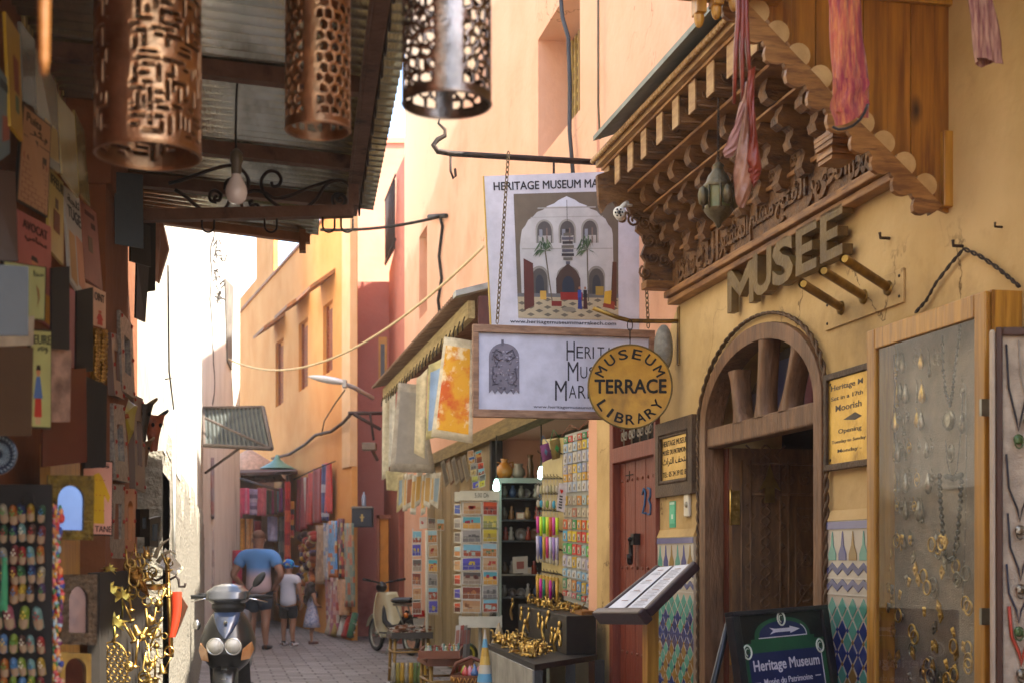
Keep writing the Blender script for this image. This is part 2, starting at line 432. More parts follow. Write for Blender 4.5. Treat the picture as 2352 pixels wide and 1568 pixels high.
def paving():
    m = bpy.data.materials.new('stone_pavers'); m.use_nodes = True
    N = m.node_tree.nodes; Lk = m.node_tree.links.new; b = N['Principled BSDF']
    tc = N.new('ShaderNodeTexCoord'); mp = N.new('ShaderNodeMapping'); mp.inputs['Rotation'].default_value = (0, 0, R(-12)); Lk(tc.outputs['Object'], mp.inputs[0])
    no = N.new('ShaderNodeTexNoise'); no.inputs['Scale'].default_value = 2.2; no.inputs['Detail'].default_value = 6; Lk(mp.outputs[0], no.inputs['Vector'])
    wv = N.new('ShaderNodeVectorMath'); wv.operation = 'SCALE'; wv.inputs['Scale'].default_value = .05; Lk(no.outputs['Color'], wv.inputs[0])
    ad = N.new('ShaderNodeVectorMath'); Lk(mp.outputs[0], ad.inputs[0]); Lk(wv.outputs[0], ad.inputs[1])
    br = N.new('ShaderNodeTexBrick'); br.inputs['Scale'].default_value = 1.0; br.inputs['Brick Width'].default_value = .34; br.inputs['Row Height'].default_value = .22
    br.inputs['Mortar Size'].default_value = .013; br.inputs['Mortar Smooth'].default_value = .3; br.inputs['Bias'].default_value = .1
    br.inputs['Color1'].default_value = (*lin('8c8580'), 1); br.inputs['Color2'].default_value = (*lin('6e6762'), 1); br.inputs['Mortar'].default_value = (*lin('3e362f'), 1)
    Lk(ad.outputs[0], br.inputs['Vector'])
    n2 = N.new('ShaderNodeTexNoise'); n2.inputs['Scale'].default_value = 30; n2.inputs['Detail'].default_value = 6; Lk(tc.outputs['Object'], n2.inputs['Vector'])
    mr = N.new('ShaderNodeMapRange'); mr.inputs[3].default_value = .75; mr.inputs[4].default_value = 1.2; Lk(n2.outputs[0], mr.inputs[0])
    sc = N.new('ShaderNodeVectorMath'); sc.operation = 'SCALE'; Lk(br.outputs[0], sc.inputs[0]); Lk(mr.outputs[0], sc.inputs['Scale'])
    Lk(sc.outputs[0], b.inputs['Base Color']); b.inputs['Roughness'].default_value = .62
    iv = N.new('ShaderNodeMath'); iv.operation = 'MULTIPLY_ADD'; iv.inputs[1].default_value = -1; Lk(br.outputs['Fac'], iv.inputs[0]); Lk(n2.outputs[0], iv.inputs[2])
    bp = N.new('ShaderNodeBump'); bp.inputs['Strength'].default_value = .6; bp.inputs['Distance'].default_value = .02; Lk(iv.outputs[0], bp.inputs['Height']); Lk(bp.outputs[0], b.inputs['Normal'])
    return m
g = MB().poly([(-400, -400, 0), (400, -400, 0), (400, 400, 0), (-400, 400, 0)])
g = MB(); g.poly([(-400, -400, 0), (400, -400, 0), (400, 400, 0), (-400, 400, 0)])
tag(g.build('ground', paving()), kind='structure')

def arch(s0, s1, zs, zt, n=14, z0=0.0):
    """opening outline: s0..s1 wide, spring at zs, crown at zt"""
    c = (s0 + s1) / 2; a = (s1 - s0) / 2
    return [(s1, z0), (s1, zs)] + [(c + a * math.cos(pi * k / n), zs + (zt - zs) * math.sin(pi * k / n)) for k in range(1, n)] + [(s0, zs), (s0, z0)]

# ------------------------------------------------------------------ museum building (right, near)
A0, A1, ASP, ATOP = 1.656, 3.405, 2.17, 2.66       # museum arch
D0, D1, DTOP = -.33, .80, 2.62                   # red door
mus = wall_thing(RW, 'museum_building', 'ochre plastered building with the arched wooden doorway and raised metal letters', 'building')
b = MB()
sE = RW.fx(1371)
b.plate([(sE, 0), (8.67, 0), (8.67, 6.0), (4.4, 6.0), (4.4, 3.97), (1.2, 3.97), (1.2, 3.02), (1.04, 2.9), (.9, 2.72), (.82, 2.66), (sE, 2.66)], [arch(A0, A1, ASP, ATOP, z0=.02)[::-1], [(D0, .02), (D0, DTOP), (D1, DTOP), (D1, .02)]], 0, .5)
b.build('wall', MUSEUM, mus)
b = MB(); b.plate([(sE + .002, 2.664), (.815, 2.664), (.9, 2.73), (1.035, 2.905), (1.196, 3.025), (1.196, 3.974), (4.396, 3.974), (4.396, 6.0), (2.9, 6.0), (2.9, 6.6), (sE + .002, 6.6)], [], .02, .49); b.build('upper_wall', SALMON, mus)
b = MB(); b.box(8.68, 10.2, -.3, 6, 0, 7.9); b.build('shade_block', SALMON, mus)  # unseen block, added to keep the sun off the near goods opposite
b = MB(); b.box(2.9, 8.67, .5, 5, 5.8, 5.98); b.box(sE, 2.89, .5, 5, 6.4, 6.58); b.build('roof', SALMON, mus)
# passage behind the museum door
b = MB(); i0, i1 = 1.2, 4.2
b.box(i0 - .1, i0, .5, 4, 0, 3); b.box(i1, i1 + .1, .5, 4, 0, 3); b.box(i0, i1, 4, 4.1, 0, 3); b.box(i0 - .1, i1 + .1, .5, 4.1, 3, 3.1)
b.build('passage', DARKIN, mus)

# ------------------------------------------------------------------ salmon building with the shop (right, middle)
sal = wall_thing(RW, 'salmon_building', 'tall salmon building rising above the postcard shop, with a tall recessed window', 'building')
sF = RW.fx(929)
SH0, SH1, SHT = RW.fx(1150), RW.fx(1352), 2.62
w = [RW.at(1236, 95), RW.at(1236, 375)]
wz1, wz0 = RW.at(1236, 92)[1], RW.at(1236, 372)[1]
ws0 = RW.fx(1236); ws1 = RW.fx(1332)
x2 = [RW.at(963, 545), RW.at(963, 735)]
x2e = RW.fx(981)
b = MB()
b.plate([(sF, 0), (sE - .004, 0), (sE - .004, 7.1), (-4.1, 7.1), (-4.1, 8.8), (-8.2, 8.8), (-8.2, 10.5), (sF, 10.5)], [[(SH0, .02), (SH0, SHT), (SH1, SHT), (SH1, .02)],
        [(ws0, wz0), (ws0, wz1), (ws1, wz1), (ws1, wz0)], [(x2[0][0], x2[1][1]), (x2[0][0], x2[0][1]), (x2e, x2[0][1]), (x2e, x2[1][1])]], 0, .45)
b.build('wall', SALMON, sal)
b = MB(); b.box(sF, -8.21, .45, 8, 10.3, 10.49); b.box(-8.19, -4.11, .45, 8, 8.6, 8.79); b.box(-4.09, sE, .45, 8, 6.9, 7.09); b.build('roof', SALMON, sal)
b = MB(); b.box(x2[0][0], x2e, .28, .32, x2[1][1], x2[0][1]); b.build('shutter', mat('shutter_wood', 'a86a3a', '8c5228', sc=8), sal)
# recessed window
win = MB(); win.box(ws0 + .01, ws1 - .01, .30, .34, wz0 + .01, wz1 - .01, '5c3a22'); wo = win.build('window', SATIN, sal)
gm = MB('a08850'); c0 = ws0 + .1
for i in range(9):
    z = wz0 + .1 + (wz1 - wz0 - .2) * i / 8; gm.box(ws0 + .06, ws1 - .06, .28, .30, z - .015, z + .015)
for i in range(12):
    x = ws0 + .08 + (ws1 - ws0 - .16) * i / 11; gm.box(x - .012, x + .012, .262, .28, wz0 + .06, wz1 - .06)
gm.build('window_grille', SATIN, wo)
# shop room
room = MB(); s0, s1 = SH0 - .25, SH1 + .2
room.box(s0 - .1, s0, .45, 3.2, 0, 2.9); room.box(s1, s1 + .1, .45, 3.2, 0, 2.9); room.box(s0, s1, 3.2, 3.3, 0, 2.9); room.box(s0 - .1, s1 + .1, .45, 3.3, 2.9, 3)
room.build('shop_room', mat('shop_wall', 'b5a88a', '9d9072', sc=3), sal)

# ------------------------------------------------------------------ red building at the bend
red = thing('red_building', 'dark red building at the bend with a narrow yellow framed window', 'building', RW.O, RW.rz)
sG = RW.fx(891)
b = MB(); ym = RW.at(900, 600)[1]
wn = [RW.at(879, 760), RW.at(886, 870)]
b.plate([(sG, 0), (sF - .004, 0), (sF - .004, 7.8), (RW.fx(908), 7.8), (RW.fx(905), 6.6), (sG, 6.35)], [], .02, .5)
b.build('wall', REDP, red)
b = MB(); pL = RW.w(sG, .02, 0)
# frontal wall of the recess, set across the end of the alley
fr = RW.w(sG, .05, 0); inv = Matrix.Rotation(-RW.rz, 4, 'Z')
b.M = inv @ Matrix.Translation(-RW.O)
b.box(-3.05, fr.x + .02, fr.y + .05, fr.y + .5, 0, 6.2)
b.build('recess_wall', REDP, red)
b = MB(); b.M = inv @ Matrix.Translation(-RW.O)
q0, q1 = P(872, 790, fr.y), P(886, 880, fr.y)
b.box(q0.x - .02, q1.x + .02, fr.y - .01, fr.y + .06, q1.z, q0.z + .12, 'c98a2a'); b.box(q0.x + .02, q1.x - .02, fr.y - .03, fr.y + .05, q1.z, q0.z, '4a4a4e')
b.build('window', SATIN, red)
b = MB('2c2020')
z0, z1 = RW.at(905, 578)[1], RW.at(905, 480)[1]
for i in range(9):
    s = sG + .1 + i * .16; b.tube([(s, -.05, 6.45), (s + .0, -.05, 7.6)], .014, 5)
b.tube([(sG, -.05, 7.6), (sG + 1.5, -.05, 7.65)], .018, 5); b.tube([(sG, -.05, 6.5), (sG + 1.5, -.05, 6.6)], .018, 5)
b.build('balcony_railing', MATTE, red)
# niche with orange back in the red wall
b = MB(); n0, n1 = RW.at(872, 1190), RW.at(893, 1330)
b.box(RW.fx(885), RW.fx(925), -.06, .02, 0, 3.3, '8c5040'); b.build('pier', MATTE, red)
pk = thing('pink_building', 'pale pink tower standing behind the dark red wall', 'building', (0, 0, 0))
b = MB(); a = P(805, 330, 31); c = P(935, 330, 31); b.box(a.x - .6, c.x + 6, 31, 38, 0, a.z); b.build('wall', PINKP, pk)
b = MB(); b.box(a.x - .65, c.x + 6, 30.95, 38, a.z, a.z + .12); b.build('roof', PINKP, pk)

# ------------------------------------------------------------------ orange building beyond the bend
orb = wall_thing(OW, 'orange_building', 'sunny orange building with three louvred wooden windows under small hoods', 'building')
oE = OW.fx(552); oz = lambda x, y: OW.at(x, y)[1]
zl = 10.2
WN = [((633, 783), (651, 930)), ((686, 738), (707, 893)), ((742, 697), (764, 856))]
holes = []
for (xa, ya), (xb, yb) in WN:
    s0, s1 = OW.fx(xa), OW.fx(xb); zt = oz((xa + xb) / 2, ya - 2); zb = oz((xa + xb) / 2, yb)
    holes.append([(s0, zb), (s0, zt), (s1, zt), (s1, zb)])
b = MB(); tz = OW.at(610, 620)[1]
b.plate([(oE - 3, 0), (0, 0), (0, 7.5), (OW.fx(629), 7.5), (OW.fx(629), 11), (OW.fx(588), 11), (OW.fx(588), 7.9), (oE - 3, 7.9)], holes, 0, .1)
b.build('wall', ORANGE, orb)
b = MB(); b.plate([(-.002, .102), (-9, 1.7), (-9, .102)], [], 0, 7.5, ax='z'); b.build('return_wall', ORANGE, orb)
b = MB(); b.box(-.62, .012, -.03, .09, 2.9, 7.45); b.build('corner_strip', mat('beige_plaster', 'd8b184', 'cfa675', sc=2, bump=.2), orb)
b = MB(); b.box(oE - 2.9, -.1, -.04, .2, 7.505, 7.56); b.build('parapet_cap', mat('hood_tile', 'a8683a', '7c5a36', sc=10, bump=.5), orb)
SHUT = mat('louvre_wood', '9a4f22', '7c3c18', rough=.6, sc=6)
for h in holes:
    (s0, zb), (_, zt), (s1, _), _ = h
    o = MB(); o.box(s0 + .01, s1 - .01, .12, .16, zb + .01, zt - .01); o = o.build('window', SHUT, orb)
    l = MB(); n = 16
    for i in range(n):
        z = zb + .08 + (zt - zb - .16) * i / n; l.hexa([(s0 + .07, .10, z), (s1 - .07, .10, z), (s1 - .07, .115, z), (s0 + .07, .115, z)], [(s0 + .07, .075, z + .05), (s1 - .07, .075, z + .05), (s1 - .07, .09, z + .055), (s0 + .07, .09, z + .055)])
    l.box(s0 + .01, s0 + .07, .06, .118, zb + .01, zt - .01); l.box(s1 - .07, s1 - .01, .06, .118, zb + .01, zt - .01)
    l.build('louvres', SHUT, o)
    hd = MB(); m = (s0 + s1) / 2; wd = (s1 - s0) / 2 + .22
    hd.hexa([(m - wd, -.45, zt + .10), (m + wd, -.45, zt + .10), (m + wd, -.45, zt + .16), (m - wd, -.45, zt + .16)], [(m - wd, .0, zt + .42), (m + wd, .0, zt + .42), (m + wd, .0, zt + .5), (m - wd, .0, zt + .5)])
    hd.build('hood', mat('hood_tile', 'a8683a', '7c5a36', sc=10, bump=.5), orb)

# ------------------------------------------------------------------ white building on the left
sN = -3.0
wh = wall_thing(LW, 'white_building', 'sunlit whitewashed building with rough plaster along its foot', 'building')
sX = LW.fx(466)
b = MB(); b.box(sN, sX, 0, 6, 1.95, 10.6); b.build('wall', WHITEP, wh)
b = MB()
def rp(u, v):
    s = sN + .02 + (sX - sN - .02) * u
    top = 1.95 + .12 * math.sin(s * 2.1) + .08 * math.sin(s * 5.3 + 1)
    return (s, (-.03 if v < .96 else .002) + random.uniform(-.003, .003), top * v)
b.box(sN, sX, 0.004, 6, 0, 1.95)
b.grid(rp, 160, 40); b.build('rough_base', ROUGHP, wh)
gy = thing('grey_building', 'grey plastered wall with bundled cables above the tin canopy', 'building')
pA, pB = P(466, 800, 21.05), P(551, 800, 26)
b = MB(); d = (pB - pA).normalized(); n = Vector((-d.y, d.x, 0)) * 1
q = [(pA.x, pA.y), (pB.x, pB.y), (pB.x - 6, pB.y + .3), (pA.x - 6, pA.y)]
b.plate(q, [], 0, 10.4, ax='z'); b.build('wall', GREYP, gy)
# shop house on the left, near: wall behind the goods
LSF = Frame(-1.6, 6.0, -0.14, 1)
ls = wall_thing(LSF, 'left_shop_house', 'brown plastered shop house whose wall is covered with hanging signs', 'building')
b = MB(); b.box(-14, 1.02, .14, 5, 0, 3.25); b.build('wall', BROWNP, ls)
b = MB(); b.box(-14, 1.02, .5, 5, 3.25, 6.0); b.build('upper_wall', WHITEP, ls)
# buildings closing the view past the bend
eb = thing('end_building', 'ochre building closing the alley past the bend', 'building')
b = MB(); a = P(470, 700, 44); c = P(700, 700, 44); b.box(a.x - 8, c.x + 3, 44, 50, 0, 6.4); b.build('wall', ORANGE, eb)
# ------------------------------------------------------------------ carved wooden canopy over the museum
can = wall_thing(RW, 'wooden_canopy', 'carved cedar canopy on stepped brackets above the museum front', 'canopy')
cs0, cs1 = RW.fx(1562), 4.5
WOOD_B = mat('carved_cedar', '765026', '4a2e14', rough=.55, sc=3, st=(6, 2, 6), bump=.7, bsc=9, c3='331a0a', c3sc=3, c3lo=.56, c3hi=.72)
WOOD_L = mat('pale_cedar', 'ac8a58', '8a6238', rough=.55, sc=3, st=(2, 10, 10), bump=.25, bsc=5, c3='6b4422', c3sc=2)
b = MB(); b.box(cs0, cs1, -.05, -.002, 3.08, 3.95); b.build('frieze', WOOD_B, can)
b = MB(); b.box(cs0 - .03, cs1, -.10, -.002, 3.04, 3.08); b.box(cs0 - .03, cs1, -.075, -.002, 3.00, 3.037); b.box(cs0, cs1, -.07, -.05, 3.30, 3.325); b.build('moulding', WOOD_CED, can, bev=.006)
# lettered band: raised strokes in the manner of kufic writing
b = MB(); ARB = ['\ufe8e\ufedf\ufea8\ufee4\ufeb3', '\ufeea\ufee0\ufedf\ufe8d', '\ufeae\ufeec\ufeb8\ufee4\ufedf\ufe8d', '\ufee2\ufee0\ufeb4\ufee3', '\ufea2\ufe98\ufed4\ufedf\ufe8d', '\ufeae\ufeef\ufea8\ufedf\ufe8d']
s = cs0 + .12; i = 0
while s < cs1 - .4:
    w = .34 + .05 * (i % 3); b.text(ARB[i % len(ARB)], s, s + w, 3.105, 3.285, -.05, .014, .02); s += w + .015; i += 1
for q in range(46):
    s = cs0 + .1 + q * .07
    b.tube([(s + x, -.055, 3.2 + z) for x, z in spiral(0, .02 * math.sin(q), .03, .006, q, 1.1, 10)], .006, 4)
b.build('lettering', WOOD_B, can)
# brackets
xs = [1392, 1415, 1445, 1476, 1510, 1547, 1587, 1628, 1674, 1724]
ss = [RW.fx(x, -.45) + random.uniform(-.012, .012) for x in xs]
prof = [(-.04, 3.86), (-.45, 3.86), (-.45, 3.715), (-.31, 3.715), (-.285, 3.70), (-.295, 3.66), (-.30, 3.635), (-.285, 3.60), (-.25, 3.585), (-.22, 3.60), (-.205, 3.585), (-.215, 3.55), (-.235, 3.52), (-.235, 3.485), (-.205, 3.465),
        (-.175, 3.475), (-.155, 3.46), (-.16, 3.43), (-.175, 3.405), (-.165, 3.37), (-.135, 3.36), (-.11, 3.37), (-.095, 3.35), (-.105, 3.315), (-.115, 3.28), (-.095, 3.25), (-.065, 3.25), (-.05, 3.27), (-.04, 3.27)]
for s in ss:
    b = MB(); b.plate(prof, [], s, s + .09, ax='x')
    o = b.build('bracket', WOOD_B, can, bev=.005)
    b = MB(); b.box(s - .006, s + .096, -.458, -.45, 3.708, 3.866); b.build('end_block', WOOD_L, o)
    b = MB()
    for (t, z, r_) in ((-.38, 3.79, .035), (-.28, 3.8, .04), (-.18, 3.72, .045), (-.12, 3.6, .04)):
        b.tube([(s + .093, t + x, z + y) for x, y in spiral(0, 0, r_, .008, t * 9, 1.3, 14)], .007, 4)
    b.tube([(s + .091, -.44, 3.73), (s + .091, -.1, 3.73)], .006, 4); b.tube([(s + .091, -.44, 3.85), (s + .091, -.1, 3.85)], .006, 4)
    b.build('carving', WOOD_B, o)
b = MB(); b.box(ss[0], cs1, -.34, -.051, 3.695, 3.712); b.box(ss[0], cs1, -.235, -.051, 3.575, 3.588); b.box(ss[0] - .04, cs1, -.47, -.051, 3.868, 3.885)
b.build('shelf_boards', WOOD_CED, can)
for s, s2 in zip(ss, ss[1:]):
    m = (s + .09 + s2) / 2; b = MB()
    b.box(m - .065, m + .065, -.062, -.05, 3.345, 3.50)
    for k in range(9): b.tube([(m - .045 + .045 * (k % 3) + x, -.066, 3.375 + .05 * (k // 3) + z) for x, z in spiral(0, 0, .02, .004, k * 1.3, 1.2, 9)], .005, 4)
    b.build('carved_panel', WOOD_B, can)
fasc0 = RW.fx(1368, -.5)
b = MB(); b.box(fasc0, cs1, -.5, -.45, 3.89, 3.935); b.box(fasc0 - .01, cs1, -.52, -.47, 3.94, 3.955); b.build('fascia', WOOD_L, can)
b = MB()
n = 74
for k in range(n):
    s = fasc0 + (cs1 - fasc0) * (k + .5) / n; b.ball((s, -.525, 3.925), .026, .016, .018, n=6)
b.build('rope_moulding', WOOD_L, can)
ROOFM = mat('grey_roof_sheet', '7d8275', '6a6f64', rough=.6, sc=6, bump=.15, c3='555a50', c3sc=2)
b = MB(); z0 = 3.965; rs0, rs1 = RW.fx(1362, -.6), 4.3
b.hexa([(rs0, -.60, z0), (rs1, -.60, z0), (rs1, -.002, z0 + .22), (rs0, -.002, z0 + .22)], [(rs0, -.60, z0 + .03), (rs1, -.60, z0 + .03), (rs1, -.002, z0 + .25), (rs0, -.002, z0 + .25)])
b.build('roof', ROOFM, can)
# far side panel, carved and scalloped
sp = cs0 - .02
pp = [RW.side(x, y, sp) for x, y in ((1372, 402), (1500, 360), (1600, 470), (1592, 660), (1560, 668), (1520, 640), (1482, 655), (1478, 628), (1484, 600), (1474, 585), (1484, 560), (1476, 540), (1462, 528), (1466, 505), (1450, 492), (1440, 470), (1420, 478), (1412, 462), (1395, 470), (1384, 488), (1376, 470))]
b = MB(); b.plate([(min(t, -.003), z) for t, z in pp], [], sp - .045, sp, ax='x'); o = b.build('side_panel', WOOD_B, can)
b = MB()
for k in range(20):
    x = 1430 + 26 * (k % 6) + 9 * (k // 6); y = 500 + 40 * (k // 6) + 6 * (k % 6)
    if x < 1475 and y > 520: continue
    t, z = RW.side(x, y, sp + .005); t = min(t, -.03)
    b.tube([(sp + .005, t + p, z + q) for p, q in spiral(0, 0, .045, .008, k * 1.1, 1.5, 16)], .008, 4)
b.build('carving', WOOD_B, o)
b = MB()
for (x0, y0, x1, y1, wd) in ((1482, 628, 1560, 660, .06),):
    t0, z0 = RW.side(x0, y0, sp); t1, z1 = RW.side(x1, y1, sp); b.box(sp - .06, sp + .05, t0 - .01, min(t1, -.003), z1 - .02, z1 + .03)
b.build('foot_block', WOOD_CED, can, bev=.006)

# ------------------------------------------------------------------ plank-sided wooden bay with its scalloped barge board
bay = wall_thing(RW, 'wooden_bay', 'varnished plank side of a projecting wooden bay edged with a scalloped barge board', 'wooden bay')
sb = 4.52
lo = [RW.side(x, y, sb) for x, y in ((1700, -40), (1742, 20), (2152, 480))]
t_in = RW.side(2192, 300, sb)[0]; zt = 4.3
n = 9; tA = lo[0][0]; b = MB()
def zline(t):
    (ta, za), (tb, zb) = lo[1], lo[2]
    return za + (t - ta) / (tb - ta) * (zb - za)
for k in range(n):
    t0 = tA + (t_in - tA) * k / n + .0025; t1 = tA + (t_in - tA) * (k + 1) / n
    z0, z1 = max(zline(t0), 2.79), max(zline(t1), 2.79)
    b.plate([(t0, z0 - .02), (t1, z1 - .02), (t1, zt), (t0, zt)], [], sb, sb + .02 + .003 * (k % 2), ax='x')
b.plate([(tA, zline(tA)), (t_in - .01, max(zline(t_in), 2.8)), (t_in - .01, zt), (tA, zt)], [], sb - .012, sb - .002, ax='x')
b.build('plank_side', WOOD_V, bay)
b = MB(); b.box(sb + .02, sb + .055, t_in - .075, t_in - .005, 2.80, 3.1); b.box(sb + .024, sb + .05, t_in - .02, t_in - .002, 3.1, zt); b.box(sb + .024, sb + .05, -.9, t_in, 3.60, 3.66)
b.build('edge_strip', WOOD_Y, bay, bev=.004)
b = MB(); b.box(sb, 9, tA + .02, -.01, 4.3, 4.36); b.box(sb + .03, 9, tA + .02, tA + .05, 3.78, 4.3); b.build('bay_front', WOOD_V, bay)
LOBE = mat('lit_edge_wood', 'c2a06a', 'a07c48', rough=.5, sc=6, bump=.15)  # lobes coloured paler for the light that falls on them
cen = [(1086, 85), (1210, 218), (1340, 356), (1475, 492), (1590, 636), (1738, 772), (1865, 897), (1995, 1028), (2125, 1160)]
def cp(x, y, a): return RW.side(1334 + .37 * x, .37 * y, a)
b = MB(); up, dn = [], []
c2 = [cp(x, y, sb + .04) for x, y in cen]
d = (Vector(c2[-1]) - Vector(c2[0])).normalized(); nn = Vector((-d.y, d.x))
if nn.y < 0: nn = -nn
w = .05
base = [Vector(c) - nn * .012 for c in c2]
start = base[0] - d * .12; end = base[-1] + d * .10
top = [start] + base + [end]
bot = []
for i in range(len(top) - 1):
    a, e = top[i], top[i + 1]
    for f, h in ((0, .065), (.12, .09), (.3, .105), (.5, .10), (.68, .085), (.8, .06), (.9, .065)): bot.append(a.lerp(e, f) - nn * h)
bot.append(end - nn * .03)
b.plate([tuple(p) for p in top] + [tuple(p) for p in bot[::-1]], [], sb + .045, sb + .07, ax='x')
b.build('barge_board', WOOD_CED, bay)
for c in c2:
    b = MB(); ring = [(c[0] + .047 * math.cos(2 * pi * k / 20), c[1] + .047 * math.sin(2 * pi * k / 20)) for k in range(20)]
    b.plate(ring, [], sb + .028, sb + .064, ax='x'); b.build('lobe', LOBE, bay)
b = MB(); t0, z0 = RW.side(1925, 345, 4.35)
for k, (h, w) in enumerate(((0, .10), (.018, .115), (.036, .10), (.054, .125), (.072, .135), (.09, .14))): b.box(4.27, 4.27 + w * 1.3, t0 - w / 2, t0 + w / 2, z0 - .05 + h, z0 - .05 + h + .0175)
b.box(4.3, 4.4, t0 - .03, t0 + .05, z0 + .06, z0 + .34)
b.build('corbel', WOOD_CED, bay)
b = MB(); p0 = RW.side(1632, 20, sb + .1)
for k in range(3):
    t = p0[0] - .05 + .055 * k; z = p0[1] - .06 + .02 * k; b.box(sb + .02 + .04 * k, sb + .09 + .04 * k, t, t + .04, z + .05, z + .4); b.ball((sb + .055 + .04 * k, t + .02, z + .04), .022, .022, .04, n=8)
b.box(sb, sb + .2, p0[0] - .1, p0[0] + .3, p0[1] + .06, p0[1] + .1)
b.build('pendants', WOOD_Y, bay, bev=.004)

# ------------------------------------------------------------------ lantern, camera, pouch, scarves
ct = P(1650, 445, 6.75)
lan = thing('hanging_lantern', 'old brass star lantern hanging beneath the carved canopy', 'lantern', (ct.x, ct.y, ct.z - .16))
PAT = mat('patina_brass', '6a5e44', '48402e', rough=.5, metal=.7, sc=12, bump=.3)
b = MB(); b.lathe([(0, -.01), (.012, 0), (.02, .02), (.055, .05), (.072, .075), (.074, .085)], n=8); b.lathe([(.074, .185), (.078, .195), (.06, .215), (.05, .245), (.03, .27), (.022, .285), (.03, .295), (.012, .31), (0, .32)], n=8)
for k in range(8):
    a = 2 * pi * k / 8; b.tube([(.074 * math.cos(a), .074 * math.sin(a), .08), (.076 * math.cos(a), .076 * math.sin(a), .19)], .006, 5)
for k in range(4):
    a = 2 * pi * k / 4 + .4; b.lathe([(0, .09), (.02, .1), (.026, .14), (.02, .175), (0, .19)], (.085 * math.cos(a), .085 * math.sin(a), 0), n=6)
b.build('frame', PAT, lan)
b = MB('6d7a5a'); b.lathe([(.066, .08), (.069, .19)], n=8); b.build('glass_panels', mat('lantern_glass', '5c6a4a', '7a6c3c', rough=.15, sc=14, bump=0), lan)
b = MB(); chain(b, (0, 0, .315), (0, 0, .62), .02, .0025); b.build('chain', IRON, lan)
c0 = P(1424, 492, 8.6)
cc = thing('security_camera', 'white security camera under the corner of the carved canopy', 'camera', c0, (R(8), 0, R(-8)))
b = MB('d8d4c8'); b.lathe([(0, -.10), (.034, -.10), (.037, -.09), (.037, .06), (.03, .075), (0, .075)], n=16, ax='y'); b.build('body', SATIN, cc)
b = MB('17171a'); b.lathe([(0, -.112), (.011, -.112), (.012, -.1)], n=12, ax='y')
for k in range(6): b.lathe([(0, -.106), (.006, -.106), (.006, -.098)], (.021 * math.cos(k * pi / 3), 0, .021 * math.sin(k * pi / 3)), n=8, ax='y')
b.build('lens', GLOSS, cc)
b = MB('cfcabd'); b.tube([(0, .0, .03), (.03, .03, .06), (.04, .06, .07)], .016, 8); b.lathe([(0, .05), (.035, .05), (.035, .062), (0, .062)], (.04, .06, 0), n=12); b.build('mount', SATIN, cc)

def fold_cloth(mb, top, bot, w0, w1, ph=0., amp=.3, n=44, m=30, depth=.6):
    """a gathered length of cloth from top to bot, w0 wide above and w1 wide below"""
    top = Vector(top); bot = Vector(bot)
    def fn(u, v):
        p = top.lerp(bot, v); w = w0 + (w1 - w0) * v; a = 2 * pi * u
        r_ = 1 + amp * math.sin(3 * a + ph + 2 * v) + .15 * math.sin(7 * a + ph + 5 * v) + .09 * math.sin(11 * a - 3 * v + ph)
        return (p.x + w / 2 * math.cos(a) * r_, p.y + w / 2 * depth * math.sin(a) * r_, p.z + .01 * math.sin(a * 2))
    return mb.grid(fn, n, m)
MADRAS = mat('madras_cloth', 'a8433a', 'c07a42', rough=.85, sc=4, st=(30, 30, 5), bump=.3, bsc=40, c3='7c2230', c3sc=.9, c3lo=.45, c3hi=.6, sheen=.2)
D_ = 4.7
b = MB(); fold_cloth(b, P(1935, -40, D_), P(1953, 270, D_), .085, .105, .5, .18)
sc_o = b.build('hanging_scarf', MADRAS); tag(sc_o, 'red checked scarf hanging full length in front of the wooden bay', 'scarf', 'scarves hung out above the street')
b = MB('2a2420'); q = [(1912, 292), (1925, 298), (1940, 297), (1958, 290), (1975, 276), (1986, 258), (1993, 240)]; b.tube([P(x, y, D_ - .03) for x, y in q], .005, 5); b.build('hem', CLOTH, sc_o)
b = MB(); n_ = 10
b.grid(lambda u, v: P(1912 + 80 * u + 6 * math.sin(8 * v), 180 + (110 - 50 * u ** 2) * v, D_ - .035 + .015 * math.sin(9 * u)), 10, 8); b.build('loose_end', MADRAS, sc_o)
b = MB(); fold_cloth(b, P(2240, -60, 4.3), P(2272, 145, 4.3), .06, .075, 1.7, .2)
tag(b.build('hanging_scarf', mat('striped_cloth', '6a3a3a', 'a8826a', rough=.9, sc=3, st=(34, 34, 3), bump=.3, bsc=40)), 'short dark striped scarf beside the bare wall high up', 'scarf', 'scarves hung out above the street')
b = MB(); b.tube([P(1560, -110, 4.9), P(2500, -110, 4.1)], .014, 8); tag(b.build('hanging_rail', IRON), 'iron rail above the street holding scarves and a pouch', 'rail')
